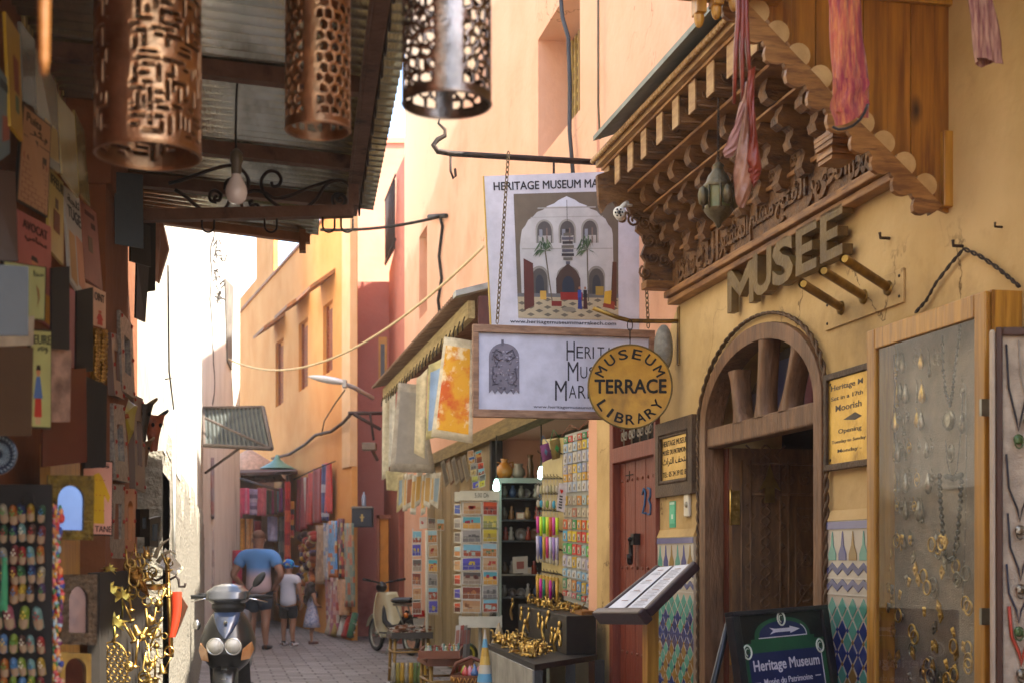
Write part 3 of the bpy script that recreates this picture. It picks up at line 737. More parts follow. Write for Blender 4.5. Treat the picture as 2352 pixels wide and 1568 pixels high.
# leather pouch
lp = thing('leather_pouch', 'long brown leather pouch hanging by its straps in front of the canopy', 'leather bag', P(1708, 300, 4.8))
Bp = lambda x, y, o=0: P(x, y, 4.8 + o) - P(1708, 300, 4.8)
def outline(pts, off, th, mb):
    q = [Bp(x, y, off) for x, y in pts]; mb.hexa(q, [p + Vector((0, th, 0)) for p in q])
b = MB()
def strip(L, Rr, off, mb, bulge=.012, n=10):
    """surface between two pixel polylines with a rounded section"""
    def lerp(pl, v):
        k = v * (len(pl) - 1); i = min(int(k), len(pl) - 2); f = k - i
        return (pl[i][0] + (pl[i + 1][0] - pl[i][0]) * f, pl[i][1] + (pl[i + 1][1] - pl[i][1]) * f)
    def fn(u, v):
        a = lerp(L, v); c = lerp(Rr, v); t = abs(2 * ((u * 2) % 1) - 1) if False else 0
        if u <= .5: k = u * 2; s = -1
        else: k = 2 - u * 2; s = 1
        x, y = a[0] + (c[0] - a[0]) * k, a[1] + (c[1] - a[1]) * k
        return Bp(x, y, off + s * bulge * (math.sin(pi * k) + .25 * math.sin(9 * v + 4 * k)) + .004 * math.sin(23 * v + 11 * k))
    mb.grid(fn, 2 * n, 3 * n)
strip([(1712, 190), (1700, 250), (1694, 330), (1684, 400), (1688, 450), (1692, 470), (1700, 478)], [(1722, 180), (1722, 250), (1722, 330), (1728, 390), (1730, 420), (1722, 450), (1710, 478)], 0, b, .018)
b.build('body', LEATHER, lp)
b = MB(); strip([(1700, 235), (1686, 290), (1668, 330), (1660, 350), (1664, 362)], [(1712, 240), (1702, 290), (1694, 340), (1684, 358), (1676, 364)], -.03, b, .008); b.build('flap', mat('worn_leather', '93695a', '7c5046', rough=.5, sc=8, bump=.4, bsc=30), lp)
b = MB(); strip([(1718, 165), (1714, 230), (1722, 300), (1716, 370), (1730, 400)], [(1736, 152), (1732, 230), (1740, 320), (1750, 388), (1740, 395)], -.015, b, .012); strip([(1716, 385), (1722, 410), (1730, 430)], [(1750, 390), (1744, 410), (1732, 432)], -.01, b, .01); b.build('side_gusset', mat('red_leather', '7c2f1c', '5a1e12', rough=.35, sc=8, bump=.25, bsc=30), lp)
for (x0, x1, x2) in ((1696, 1690, 1686), (1706, 1704, 1706), (1714, 1718, 1722)):
    b = MB(); b.tube([Bp(x0, -110), Bp(x0, 40), Bp(x1, 120), Bp(x2, 240 if x2 < 1715 else 170)], [.009, .009, .009, .006], 6); b.build('strap', mat('red_leather'), lp)
# ------------------------------------------------------------------ raised letters MUSEE
sg = wall_thing(RW, 'letter_sign', 'raised wooden letters reading MUSEE above the arched doorway', 'sign')
LET = mat('letter_wood', '7c6434', '584420', rough=.55, sc=5, bump=.3, c3='4c3a18', c3sc=4)
Zt, Zb = 3.005, 2.77
for ch, x0, x1 in (('M', 1676, 1736), ('U', 1739, 1782), ('S', 1784, 1832), ('E', 1838, 1886), ('E', 1894, 1946)):
    a, c = RW.fx(x0, -.05), RW.fx(x1, -.05); b = MB(); w = c - a; h = Zt - Zb; dz = .012 * (a - 2)
    if ch == 'M': b.plate([(a, Zb), (a + .065, Zb), (a + .065, Zb + h * .6), (a + w / 2, Zb + h * .25), (c - .065, Zb + h * .6), (c - .065, Zb), (c, Zb), (c, Zt), (c - .06, Zt), (a + w / 2, Zb + h * .58), (a + .06, Zt), (a, Zt)], [], -.065, -.02)
    elif ch == 'E': b.plate([(a, Zb + dz), (c, Zb + dz), (c, Zb + .05 + dz), (a + .075, Zb + .05 + dz), (a + .075, Zb + h * .4 + dz), (c - .05, Zb + h * .4 + dz), (c - .05, Zb + h * .6 + dz), (a + .075, Zb + h * .6 + dz), (a + .075, Zt - .05 + dz), (c, Zt - .05 + dz), (c, Zt + dz), (a, Zt + dz)], [], -.075, -.02)
    else: b.text(ch, a, c, Zb + dz, Zt + dz, -.02, .055, .035)
    b.build('letter', LET, sg, bev=.003)
# ------------------------------------------------------------------ flag holder
fh = wall_thing(RW, 'flagpole_holder', 'plate with three slanting brass tubes fixed beside the raised letters', 'flagpole holder')
b = MB(); z1 = RW.at(1900, 690)[1]; z0 = RW.at(1902, 760)[1]; a, c = RW.fx(1900), RW.fx(2080)
b.box(a, c, -.012, -.002, z0, z1 + .0); o = b.build('back_plate', MUSEUM, fh, bev=.003)
b = MB('3a3020')
for s in (a + .03, c - .03):
    for z in (z0 + .03, z1 - .03): b.ball((s, -.014, z), .007, .005, .007, n=6)
b.build('screws', SATIN, o)
for (x0, y0, x1, y1) in ((1843, 652, 1934, 708), (1890, 622, 1986, 682), (1938, 594, 2042, 662)):
    s0, z0 = RW.at(x1, y1, -.01); s1, z1 = RW.at(x0, y0, -.34); b = MB()
    b.tube([(s0, -.01, z0), (s1, -.34, z1)], .02, 12, cap=False); b.tube([(s0, -.01, z0), (s1, -.335, z1)], .016, 10)
    b.lathe([(.0, -.03), (.03, -.025), (.034, -.012), (.034, -.01)], (s0, 0, z0), n=12, ax='y'); b.build('tube', OLDBRASS, fh)
# ------------------------------------------------------------------ round hanging sign
rs = thing('round_sign', 'round yellow sign reading MUSEUM TERRACE LIBRARY hung from a curved bracket', 'sign', P(1447, 888, 8.75), R(-3))
YEL = mat('yellow_sign_paint', 'b98a1c', 'a37414', rough=.5, sc=9, bump=.12, c3='7c5a18', c3sc=4, c3lo=.52, c3hi=.75)
rr = 97 / FPX * 8.75
b = MB(); b.lathe([(0, -.012), (rr - .012, -.012), (rr, -.016), (rr, .012), (0, .012)], n=64, ax='y'); b.build('disc', YEL, rs)
b = MB(); b.tube([((rr - .004) * math.cos(2 * pi * k / 64), -.012, (rr - .004) * math.sin(2 * pi * k / 64)) for k in range(64)], .006, 6, closed=True); b.build('rim', mat('sign_rim', '6e5a24', '4e3e16', rough=.6), rs)
b = MB('17140e')
def arcword(wd, rad, a0, a1, h, wch, top=True):
    n = len(wd)
    for i, ch in enumerate(wd):
        a = R(a0 + (a1 - a0) * i / (n - 1)); k = wch * (.55 if ch == 'I' else 1.0)
        if k < wch: k *= .5
        def fn(x, z, hh, a=a):
            if top: return ((rad + z) * math.cos(a) + x * math.sin(a), -.013 - hh, (rad + z) * math.sin(a) - x * math.cos(a))
            return ((rad - z) * math.cos(a) - x * math.sin(a), -.013 - hh, (rad - z) * math.sin(a) + x * math.cos(a))
        b.text(ch, -k / 2, k / 2, -h / 2, h / 2, 0, .002, .022, fn=fn)
arcword('MUSEUM', .205, 152, 28, .06, .056)
arcword('LIBRARY', .205, 214, 326, .06, .054, False)
b.text('TERRACE', -.22, .226, -.04, .046, -.013, .002, .03)
b.build('lettering', MATTE, rs)
b = MB(); z0 = rr - .005
b.tube([(0, 0, z0), (.002, 0, z0 + .05)], .003, 6)
for z, k in ((z0 + .07, 0), (z0 + .125, 1)): b.tube([((.016 * math.cos(t)) if k else 0, 0 if k else .016 * math.cos(t), z + .034 * math.sin(t)) for t in [2 * pi * q / 12 for q in range(12)]], .0035, 5, closed=True)
b.build('hanging_ring', IRON, rs)
bk = wall_thing(RW, 'sign_bracket', 'curved brass bracket on a wall strip carrying the round sign', 'bracket')
s0 = RW.fx(1560); z1 = RW.at(1560, 705)[1]; z0 = RW.at(1560, 838)[1]; zr = RW.at(1560, 738)[1]
b = MB(); b.box(s0 - .02, s0 + .02, -.01, -.001, z0, z1); b.build('wall_strip', OLDBRASS, bk, bev=.003)
t1, zt1 = RW.side(1362, 708, s0); t2, zt2 = RW.side(1447, 737, s0)
b = MB(); b.tube([(s0, -.01, zr), (s0, -.12, zr - .004), (s0, t2, zt2), (s0, t2 - .08, zt2 + .018), (s0, t1, zt1)], .0135, 10); b.build('arm', OLDBRASS, bk)
b = MB('8d8a80'); g0 = RW.at(1524, 800, -.1); b.ball((g0[0], -.1, g0[1]), .07, .06, .15, n=14); o = tag(b.build('wall_lamp', mat('stone_grey', '8a877c', '6f6c62', rough=.8, sc=20, bump=.5)), 'grey oval wall lamp behind the round yellow sign', 'wall lamp'); o.location = RW.O; o.rotation_euler = (0, 0, RW.rz)

# ------------------------------------------------------------------ brass plaques
def framed(fr, name, label, cat, x0, x1, ytop, ybot, fw, fmat, pmat, t0=-.035, group=None):
    o = wall_thing(fr, name, label, cat, group); a, c = fr.fx(x0), fr.fx(x1); z1 = fr.at(x0, ytop)[1]; z0 = fr.at(x0, ybot)[1]
    b = MB(); b.plate([(a, z0), (c, z0), (c, z1), (a, z1)], [[(a + fw, z0 + fw), (a + fw, z1 - fw), (c - fw, z1 - fw), (c - fw, z0 + fw)]], t0, -.002); b.build('frame', fmat, o, bev=.004)
    b = MB(); b.box(a + fw - .002, c - fw + .002, t0 + .015, t0 + .02, z0 + fw - .002, z1 - fw + .002); b.build('plate', pmat, o)
    return o, a + fw, c - fw, z0 + fw, z1 - fw, t0 + .015
FRD = mat('dark_frame_wood', '3a2a1a', '57422c', rough=.6, sc=6, bump=.4, bsc=60)
PLQ = mat('plaque_brass', 'b08c3a', 'd0aa52', rough=.33, metal=.75, sc=5, bump=.15, c3='86662a', c3sc=3)
o, a, c, z0, z1, t = framed(RW, 'museum_plaque', 'brass plaque in a dark notched frame reading HERITAGE MUSEUM beside the arch', 'plaque', 1516, 1601, 975, 1143, .105, FRD, PLQ)
b = MB('241a10'); h = z1 - z0; m = .015
for wd, f0, f1 in (('HERITAGE MUSEUM', .80, .93), ('MUSÉE DU PATRIMOINE', .60, .74), ('\ufe99\ufe8d\ufeae\ufe98\ufedf\ufe8d \ufed2\ufea4\ufe98\ufee3', .33, .53), ('TEL: 05 24 39 02 80', .08, .20)): b.text(wd, a + m, c - m, z0 + h * f0, z0 + h * f1, t, .001, .015)
b.build('lettering', MATTE, o)
b = MB()
for k in range(26):
    for zz in (z0 - .02, z1 + .02): b.ball((a - .02 + (c - a + .04) * k / 25, -.037, zz), .007, .007, .007, n=5)
for k in range(36):
    for xx in (a - .02, c + .02): b.ball((xx, -.037, z0 - .02 + (h + .04) * k / 35), .007, .007, .007, n=5)
b.build('beading', FRD, o)
o, a, c, z0, z1, t = framed(RW, 'opening_hours_plaque', 'large brass opening hours plaque partly hidden by the jewellery case', 'plaque', 1906, 2075, 862, 1082, .03, FRD, PLQ)
b = MB('5a5348'); h = z1 - z0; w1 = RW.fx(1990) - a
for wd, f0, f1, x0, x1 in (('Heritage M', .845, .93, .08, 1.02), ('Set in a 17th', .745, .795, .08, 1.02), ('Moorish', .61, .685, .22, .98), ('Opening', .33, .40, .30, .98), ('Tuesday to Sunday', .225, .275, .10, 1.1), ('Monday -', .11, .165, .28, .98)): b.text(wd, a + w1 * x0, a + w1 * x1, z0 + h * f0, z0 + h * f1, t, .001, .012)
b.poly([(a + w1 * .45, t - .001, z0 + h * .50), (a + w1 * .8, t - .001, z0 + h * .47), (a + w1 * 1.0, t - .001, z0 + h * .50), (a + w1 * .8, t - .001, z0 + h * .56)])
b.build('lettering', MATTE, o)
b = MB('40341c')
for s in (a + .02, c - .02):
    for z in (z0 + .02, z1 - .02): b.ball((s, t, z), .008, .005, .008, n=6)
b.build('screws', SATIN, o)

# ------------------------------------------------------------------ zellige tiles
TB, TT, TO, TW, TP = '2c3870', '569484', '8a6a38', 'b9b0a0', '6a6a92'
def zellige(x0, x1, ytop, label):
    o = wall_thing(RW, 'tile_panel', label, 'tile panel', 'zellige tile panels on either side of the arch'); a, c = RW.fx(x0), RW.fx(x1); z1 = RW.at(x0, ytop)[1]
    b = MB(); b.box(a, c, -.02, -.001, 0, z1, 'b5ac9c'); t = -.0235
    b.box(a, c, -.026, -.0203, z1 - .04, z1 - .005, TP)
    w = c - a; n = max(3, round(w / .118)); p = w / n
    for i in range(n):
        x = a + p * (i + .5); q = z1 - .05 - .135; k = (TT, '4c4e80', '8d7038')[i % 3]
        b.plate([(x - p * .36, q), (x + p * .36, q), (x + p * .36, q + .03), (x + p * .12, q + .07), (x + p * .05, q + .12), (x, q + .135), (x - p * .05, q + .12), (x - p * .12, q + .07), (x - p * .36, q + .03)], [], t, -.0202, k)
    z = z1 - .2
    for k in range(2):      # zigzags
        for i in range(n * 2):
            x = a + p / 2 * i; u = i % 2
            b.plate([(x, z - .055 + .03 * u), (x + p / 2, z - .055 + .03 * (1 - u)), (x + p / 2, z - .025 + .03 * (1 - u)), (x, z - .025 + .03 * u)], [], t, -.0202, ('32386e', '5a5c80')[k])
        z -= .075
        b.box(a, c, -.024, -.0202, z + .003, z + .011, 'c4bcae')
    q = .105; r_ = 0
    while z > .1:
        for i in range(-1, n + 1):
            x = a + p * (i + .5 * (r_ % 2) + .5); hx, hz = p * .38, q * .42
            pts = [(x, z - q / 2 - hz), (x + hx, z - q / 2), (x, z - q / 2 + hz), (x - hx, z - q / 2)]
            pts = [(min(max(px, a + .001), c - .001), pz) for px, pz in pts]
            if max(px for px, _ in pts) - min(px for px, _ in pts) < .01: continue
            k = (TT, TT) if r_ < 2 else ((TB, TO), (TT, TB), (TB, TB), (TO, TT), (TT, TO))[(r_ // 2) % 5]
            b.plate(pts, [], t, -.0202, k[(i + r_) % 2])
            xx = x + p / 2
            if a + .01 < xx < c - .01 and r_ > 1: b.plate([(xx, z - q / 2 - hz * .28), (xx + hx * .28, z - q / 2), (xx, z - q / 2 + hz * .28), (xx - hx * .28, z - q / 2)], [], t, -.0202, (TB, TO)[r_ % 2])
        z -= q / 2; r_ += 1
    b.build('zellige_tiles', GLOSS, o)
    b = MB(); b.hexa([(a - .005, -.025, z1), (c + .005, -.025, z1), (c + .005, -.001, z1), (a - .005, -.001, z1)], [(a - .005, -.005, z1 + .05), (c + .005, -.005, z1 + .05), (c + .005, -.001, z1 + .05), (a - .005, -.001, z1 + .05)]); b.build('ledge', MUSEUM, o)
zellige(1517, 1600, 1234, 'geometric zellige tile dado between the red door and the arch')
zellige(1910, 2060, 1196, 'geometric zellige tile dado under the opening hours plaque')
# bell and green notice
b = MB('c9c2ae'); s0, z0 = RW.at(1583, 1158); b.box(s0 - .045, s0 + .045, -.022, -.001, z0 - .075, z0 + .07); o = b.build('doorbell', SATIN, bev=.006)
tag(o, 'cream doorbell on the wall under the small plaque', 'doorbell'); o.location = RW.O; o.rotation_euler = (0, 0, RW.rz)
k = MB('8d8672'); k.lathe([(0, -.03), (.018, -.03), (.02, -.022)], (s0 + .015, 0, z0), n=12, ax='y'); k.build('button', SATIN, o)
b = MB('3f9a74'); s0, z0 = RW.at(1546, 1180); b.box(s0 - .065, s0 + .06, -.004, -.001, z0 - .085, z0 + .085); b.box(s0 - .05, s0 + .045, -.006, -.0042, z0 - .06, z0 + .06, '5cb48c'); b.box(s0 - .015, s0 + .015, -.007, -.0062, z0 - .03, z0, 'c9d8c8'); b.box(s0 - .05, s0 + .045, -.007, -.0062, z0 + .062, z0 + .078, 'b8d8c4')
o = b.build('paper_notice', PAPER); tag(o, 'small green paper notice taped above the tiles', 'notice'); o.location = RW.O; o.rotation_euler = (0, 0, RW.rz)

# ------------------------------------------------------------------ arched museum doorway
ad = wall_thing(RW, 'arched_doorway', 'arched wooden museum doorway with a fanlight and carved door leaf', 'doorway')
JW = mat('door_wood', '7f5c3e', '5a3f27', rough=.5, sc=3, st=(6, 6, 1.4), bump=.35, bsc=8, c3='54381f', c3sc=2.2)
A = lambda g, z0=0.02: arch(A0 + g, A1 - g, ASP, ATOP - g * .9, 28, z0)
LZ0, LZ1 = 2.055, 2.17
b = MB(); inn = A(.1); inn = [(min(max(x, A0 + .1), A1 - .1), z) for x, z in inn]
b.plate(A(.004), [inn[::-1]], -.03, .09); b.build('frame', JW, ad, bev=.006)
b = MB(); b.box(A0 + .09, A1 - .09, -.015, .085, LZ0, LZ1); b.build('lintel', JW, ad, bev=.012)
m = (A0 + A1) / 2
for xb, xt, yt in ((1698, 1687, 872), (1747, 1757, 778), (1803, 1835, 800)):
    b = MB(); x0, x1 = RW.fx(xb), RW.fx(xt); zt = RW.at(xt, yt)[1] + .05; w0 = .085
    def fn(u, v, x0=x0, x1=x1, w0=w0, zt=zt):
        w = w0 * (.85 + 1.1 * abs(2 * v - 1) ** 3); x = x0 + (x1 - x0) * v; z = LZ1 - .01 + (zt - LZ1 + .01) * v; a = 2 * pi * u
        return (x + w / 2 * math.copysign(abs(math.cos(a)) ** .6, math.cos(a)), .03 + .055 * math.copysign(abs(math.sin(a)) ** .6, math.sin(a)), z)
    b.grid(fn, 14, 12); b.build('mullion', JW, ad)
ip = [q for q in inn if q[1] > LZ1 - .01]
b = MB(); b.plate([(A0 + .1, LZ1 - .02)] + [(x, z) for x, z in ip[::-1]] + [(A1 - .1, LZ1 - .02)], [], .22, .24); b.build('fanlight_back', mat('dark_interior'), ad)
for k, (xa, xb, cl, zt) in enumerate(((.16, .52, '1c1420', 2.36), (.58, .84, '16183c', 2.50), (.9, 1.12, '5c2028', 2.53), (1.2, 1.4, '1c1c48', 2.44), (1.4, 1.62, '2a2060', 2.34))):
    b = MB(cl); b.box(A0 + xa, A0 + xb, .2, .215, LZ1 - .02, zt); b.build('fanlight_pane', SATIN, ad)
b = MB()       # rope moulding round the arch
ro = arch(A0 - .035, A1 + .035, ASP, ATOP + .045, 40, .02); L_ = [0]
P3 = [Vector((x, 0, z)) for x, z in ro]
full = []
for p, q in zip(P3, P3[1:]):
    n = max(1, int((q - p).length / .012)); full += [p.lerp(q, i / n) for i in range(n)]
for k in range(2):
    b.tube([Vector((p.x, -.022, p.z)) + Vector((math.cos(i * .55 + k * pi) * .009, math.sin(i * .55 + k * pi) * .008, 0)) for i, p in enumerate(full)], .0085, 5)
b.build('rope_moulding', mat('rope_wood', '5f4426', '3c2a16', rough=.6, sc=20, bump=.3), ad)
b = MB(); b.box(A0 + .02, A0 + .16, .092, .13, .02, LZ0 - .002); b.build('jamb', mat('reddish_jamb', '6b3018', '4a2010', rough=.45, sc=3, st=(8, 8, .8), bump=.2), ad)
# open carved leaf
lf = MB(); lx0, t0, t1, lz = A0 + .21, .1, 1.5, 2.05
lf.box(lx0 - .05, lx0, t0, t1, .03, lz); LEAF = mat('carved_leaf', '74522e', '4c321a', rough=.45, sc=4, st=(8, 8, 1.5), bump=.3)
lo_ = lf.build('door_leaf', LEAF, ad)
cv = MB(); X = lx0 + .004
def ln(pts, r_=.008): cv.tube([(X, t0 + .0 + p, z) for p, z in pts], r_, 5)
for p in (.06, .115, .30, .355): ln([(p, .1), (p, 1.98)])
for i in range(16):
    z = .15 + i * .12; ln([(.085 + .0, z), (.15, z + .06), (.085, z + .12)], .006); ln([(.33, z), (.265, z + .06), (.33, z + .12)], .006)
    ln([(.207 + .03 * math.sin(q / 9 * 2 * pi), z + .12 * q / 9) for q in range(10)], .007); ln([(.207 - .03 * math.sin(q / 9 * 2 * pi), z + .12 * q / 9) for q in range(10)], .007)
ln([(.40, .1), (.40, 1.7), (1.3, 1.7)]); ln([(.12, 1.78), (1.3, 1.78)]); ln([(.12, 1.96), (1.3, 1.96)])
for i in range(9): ln([(.36 + x, 1.87 + z) for x, z in spiral(i * .1, 0, .045, .01, i, 1.5, 14)], .006)
for i in range(40):
    x, z = .46 + (i % 5) * .17, 1.6 - (i // 5) * .2
    ln([(x + p, z + q) for p, q in spiral(0, 0, .06, .012, i * 1.7, 1.4, 14)], .007); ln([(x - .06, z - .08), (x + .06, z + .08)], .006); ln([(x + .07, z - .07), (x - .05, z + .07)], .006)
ln([(1.1, 1.58), (.85, 1.55), (.66, 1.44), (.60, 1.30), (.62, 1.18), (.665, 1.10), (.60, 1.02), (.55, .92), (.5, .8), (.46, .7)], .016)
cv.build('carving', LEAF, lo_)
b = MB('a8741c'); b.box(lx0 + .002, lx0 + .006, t0 + .42, t0 + .56, .1, 1.06); b.build('inlay', mat('honey_wood', '8a5a1e', '6e4416', rough=.4, sc=3, st=(8, 8, 1), bump=.1), lo_)
b = MB(); zz = 1.86; b.plate([(t0 + .2, zz - .13), (t0 + .26, zz - .13), (t0 + .26, zz - .04), (t0 + .30, zz - .06), (t0 + .255, zz + .02), (t0 + .23, zz + .1), (t0 + .205, zz + .02), (t0 + .16, zz - .06), (t0 + .2, zz - .04)], [], lx0 + .005, lx0 + .018, ax='x'); b.build('knocker', OLDBRASS, lo_)
for z in (1.70, .88):
    b = MB(); b.box(lx0 + .001, lx0 + .008, t0 - .006, t0 + .045, z - .10, z + .10); b.tube([(lx0 + .006, t0 - .010, z - .105), (lx0 + .006, t0 - .010, z + .105)], .008, 8)
    for k in range(4): b.ball((lx0 + .014, t0 + .025, z - .07 + .045 * k), .006, .006, .006, n=5, c='2a2010')
    b.build('hinge', BRASS, ad)

# ------------------------------------------------------------------ red plank door
rd = wall_thing(RW, 'plank_door', 'brown red studded plank door under an iron scroll grille', 'door')
RD = mat('red_door_paint', '7c3a26', '66291a', rough=.5, sc=3, st=(10, 10, 1), bump=.3, bsc=6, c3='94523c', c3sc=3, c3lo=.6, c3hi=.75)
b = MB(); b.plate([(D0 + .003, .03), (D1 - .003, .03), (D1 - .003, DTOP - .003), (D0 + .003, DTOP - .003)], [[(D0 + .09, .04), (D0 + .09, 2.09), (D1 - .05, 2.09), (D1 - .05, .04)], [(D0 + .09, 2.20), (D0 + .09, 2.55), (D1 - .05, 2.55), (D1 - .05, 2.20)]], -.03, .12)
b.build('frame', RD, rd, bev=.006)
lf = MB(); n = 8; wd = D1 - .05 - D0 - .09
for k in range(n):
    x = D0 + .09 + wd * k / n; lf.box(x + .004, x + wd / n, .03 + .003 * (k % 2), .08, .05, 2.088)
lf.box(D0 + .09, D1 - .05, .045, .078, .05, 2.08)
lf = lf.build('door_leaf', RD, rd)
b = MB('70402e')
for z in (1.96, 1.33, .72, .2):
    for k in range(n): b.ball((D0 + .09 + wd * (k + .5) / n, .028, z), .013, .010, .013, n=6)
b.build('studs', SATIN, lf)
b = MB('15110f'); s0, z0 = RW.at(1466, 1270, .03); b.tube([(s0 + .05 * math.cos(t), -.03 - .02 * math.cos(t), z0 + .02 + .085 * math.sin(t)) for t in [R(60 + 280 * q / 14) for q in range(15)]], [.014 + .008 * (q / 14) for q in range(15)], 7); b.box(s0 - .02, s0 + .05, -.02, .03, z0 + .06, z0 + .14); b.build('knocker', SATIN, lf)
b = MB('35608c')
def brush(pts): b.tube([(s0 + x, .026, z0 + z) for x, z in pts], .008, 5)
s0, z0 = RW.at(1487, 1150, .03)
brush([(-.10, .05), (-.07, .09), (-.03, .06), (-.05, -.02), (-.10, -.08), (-.02, -.08)]); brush([(.02, .09), (.08, .08), (.08, .03), (.04, .01), (.09, -.03), (.08, -.09), (.02, -.09)])
b.build('painted_number', MATTE, lf)
b = MB('1c1512'); s0, z0 = RW.at(1447, 1090, .03); b.box(s0 - .09, s0 + .09, .024, .028, z0 - .004, z0 + .004); b.box(s0 - .004, s0 + .004, .024, .028, z0 - .04, z0 + .03); b.build('scratch', MATTE, lf)
b = MB('8d8474'); n = 5
for k in range(n):
    x = D0 + .09 + wd * (k + .5) / n
    b.tube([(x, .03, 2.21), (x, .03, 2.545)], .007, 5)
    for sg_ in (-1, 1):
        b.tube([(x + sg_ * q, .03, z) for q, z in spiral(.045, 2.29, .04, .012, pi, 1.1, 14)], .006, 4); b.tube([(x + sg_ * q, .03, z) for q, z in spiral(.05, 2.43, .045, .012, pi, -1.1, 14)], .006, 4); b.tube([(x + sg_ * .01, .03, 2.36), (x + sg_ * .05, .03, 2.36), (x + sg_ * .075, .03, 2.33)], .006, 4)
    b.ball((x, .028, 2.36), .02, .014, .03, n=6)
b.build('grille', SATIN, rd)
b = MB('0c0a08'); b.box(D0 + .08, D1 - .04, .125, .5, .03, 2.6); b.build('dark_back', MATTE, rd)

# ------------------------------------------------------------------ menu stand
ms = thing('menu_stand', 'slanted wooden lectern showing two white menu pages on a pale post', 'lectern')
DKW = mat('lectern_wood', '3c2428', '2a181c', rough=.35, sc=4, st=(3, 12, 12), bump=.12, coat=.2)
tl, tr, br_, bl = P(1512, 1300, 8.35), P(1592, 1292, 7.95), P(1474, 1408, 7.95), P(1378, 1408, 8.35)
Q = Quad(tl, tr, br_, bl, Vector((-1, 6, 3)))
b = MB(); Q.rect(b, 0, 1, 0, 1, -.03, 0); b.build('panel', DKW, ms, bev=.006)
b = MB(); Q.rect(b, -.06, 1.06, .94, 1.07, -.065, .03); Q.rect(b, .96, 1.06, -.02, .94, -.05, .012); Q.rect(b, -.06, .02, -.02, .94, -.05, .012); b.build('lip', DKW, ms, bev=.012)
for u0, u1 in ((.06, .46), (.54, .95)):
    b = MB('cfd0d6'); Q.rect(b, u0, u1, .03, .92, .0005, .004); pg = b.build('page', PAPER, ms)
    b = MB('7a7a80')
    for k in range(26):
        v = .1 + .78 * k / 26
        if k % 7 == 0: Q.rect(b, u0 + .12, u1 - .12, v, v + .012, .0042, .005, '8a6a5a')
        elif u0 > .5 or k in (2, 3, 8, 9, 15): Q.rect(b, u0 + .06, u1 - .06 - .1 * ((k * 7) % 3) / 3, v, v + .007, .0042, .005, '8f9096')
    b.build('print', PAPER, pg)
b = MB(); c0 = (tl + tr + br_ + bl) / 4; b.box(-.05, .05, -.035, .035, 0.02, c0.z - .03); o = b.build('post', WOOD_Y, ms, loc=(P(1495, 1500, 8.15).x, 8.17, 0), rz=RW.rz, bev=.004)
b = MB(); b.box(-.2, .2, -.22, .22, 0, .03); b.build('base', WOOD_Y, ms, loc=(P(1495, 1500, 8.15).x, 8.17, 0), rz=RW.rz, bev=.004)

# ------------------------------------------------------------------ sandwich board
sb_ = thing('pavement_sign', 'green and blue pavement board reading Heritage Museum with a white arrow', 'sign board')
TLp, TRp = P(1680, 1404, 6.05), P(1893, 1388, 6.55)
dn = Vector((0.0, -.02, -1)); h = TLp.z - .02
perp = (TRp - TLp).cross(Vector((0, 0, 1))).normalized(); perp = -perp if perp.y > 0 else perp
BLp = TLp + Vector((0, 0, -h)) + perp * .2; BRp = TRp + Vector((0, 0, -h - .01)) + perp * .2
Q = Quad(TLp, TRp, BRp, BLp)
BLK = mat('black_frame_paint', '14161a', '1f2226', rough=.35, sc=8, bump=.1)
b = MB(); Q.rect(b, -.02, 1.02, 0, .018, -.03, .012); Q.rect(b, -.02, .055, .018, 1, -.03, .012); Q.rect(b, .945, 1.02, .018, 1, -.03, .012); Q.rect(b, .055, .945, .96, .985, -.03, .012); b.build('frame', BLK, sb_, bev=.004)
KV = .47
class _G:
    def rect(s, mb, u0, u1, v0, v1, *a): Q.rect(mb, u0, u1, v0 * KV, v1 * KV, *a)
    def poly(s, mb, pts, *a): Q.poly(mb, [(u, v * KV) for u, v in pts], *a)
    def text(s, mb, t, u0, u1, v0, v1, *a): Q.text(mb, t, u0, u1, v0 * KV, v1 * KV, *a)
    def pt(s, u, v, o): return Q.pt(u, v * KV, o)
G_ = _G()
b = MB('0b0c0e'); Q.rect(b, .05, .95, .015, .97, -.012, -.004); pn = b.build('panel', SATIN, sb_)
asp = (TRp - TLp).length / h
b = MB('1d5233'); yT = .30
mid = lambda u: u
dome = [(.20, .235)] + [(.5 - .30 * math.cos(pi * k / 16) * (1 if True else 0), .235 - .165 * math.sin(pi * k / 16) ** .8) for k in range(17)] + [(.80, .235)]
G_.poly(b, [(.055, .945 / KV), (.055, .265), (.16, .265), (.16, .235)] + dome[1:-1] + [(.84, .235), (.84, .265), (.945, .265), (.945, .945 / KV)], -.0032, '1d5234')
G_.poly(b, [(.5 - .25 * math.cos(pi * k / 16), .225 - .125 * math.sin(pi * k / 16) ** .85) for k in range(17)], -.0022, '1a2450')
G_.poly(b, [(.11, .945 / KV), (.11, .345), (.89, .345), (.89, .945 / KV)], -.0022, '1a2450')
b.build('painted_ground', SATIN, pn)
b = MB('c9c4cc'); G_.rect(b, .24, .76, .226, .234, -.002, -.001)
ar = [(.36, .15), (.42, .163), (.58, .163), (.58, .148), (.69, .178), (.58, .208), (.58, .193), (.42, .193), (.36, .206), (.40, .178)]
G_.poly(b, ar, -.001)
for k in range(8):
    a0, a1 = R(38 + 0 - 38 * k / 8), R(38 - 38 * (k + 1) / 8); G_.poly(b, [(.5 + .25 * math.cos(a0), .225 - .125 * math.sin(a0) ** .85), (.5 + .25 * math.cos(a1), .225 - .125 * max(math.sin(a1), 0) ** .85), (.5 + .26 * math.cos(a1), .226 - .131 * max(math.sin(a1), 0) ** .85), (.5 + .26 * math.cos(a0), .226 - .131 * math.sin(a0) ** .85)], -.001)
G_.rect(b, .886, .895, .36, .94 / KV, -.002, -.001)
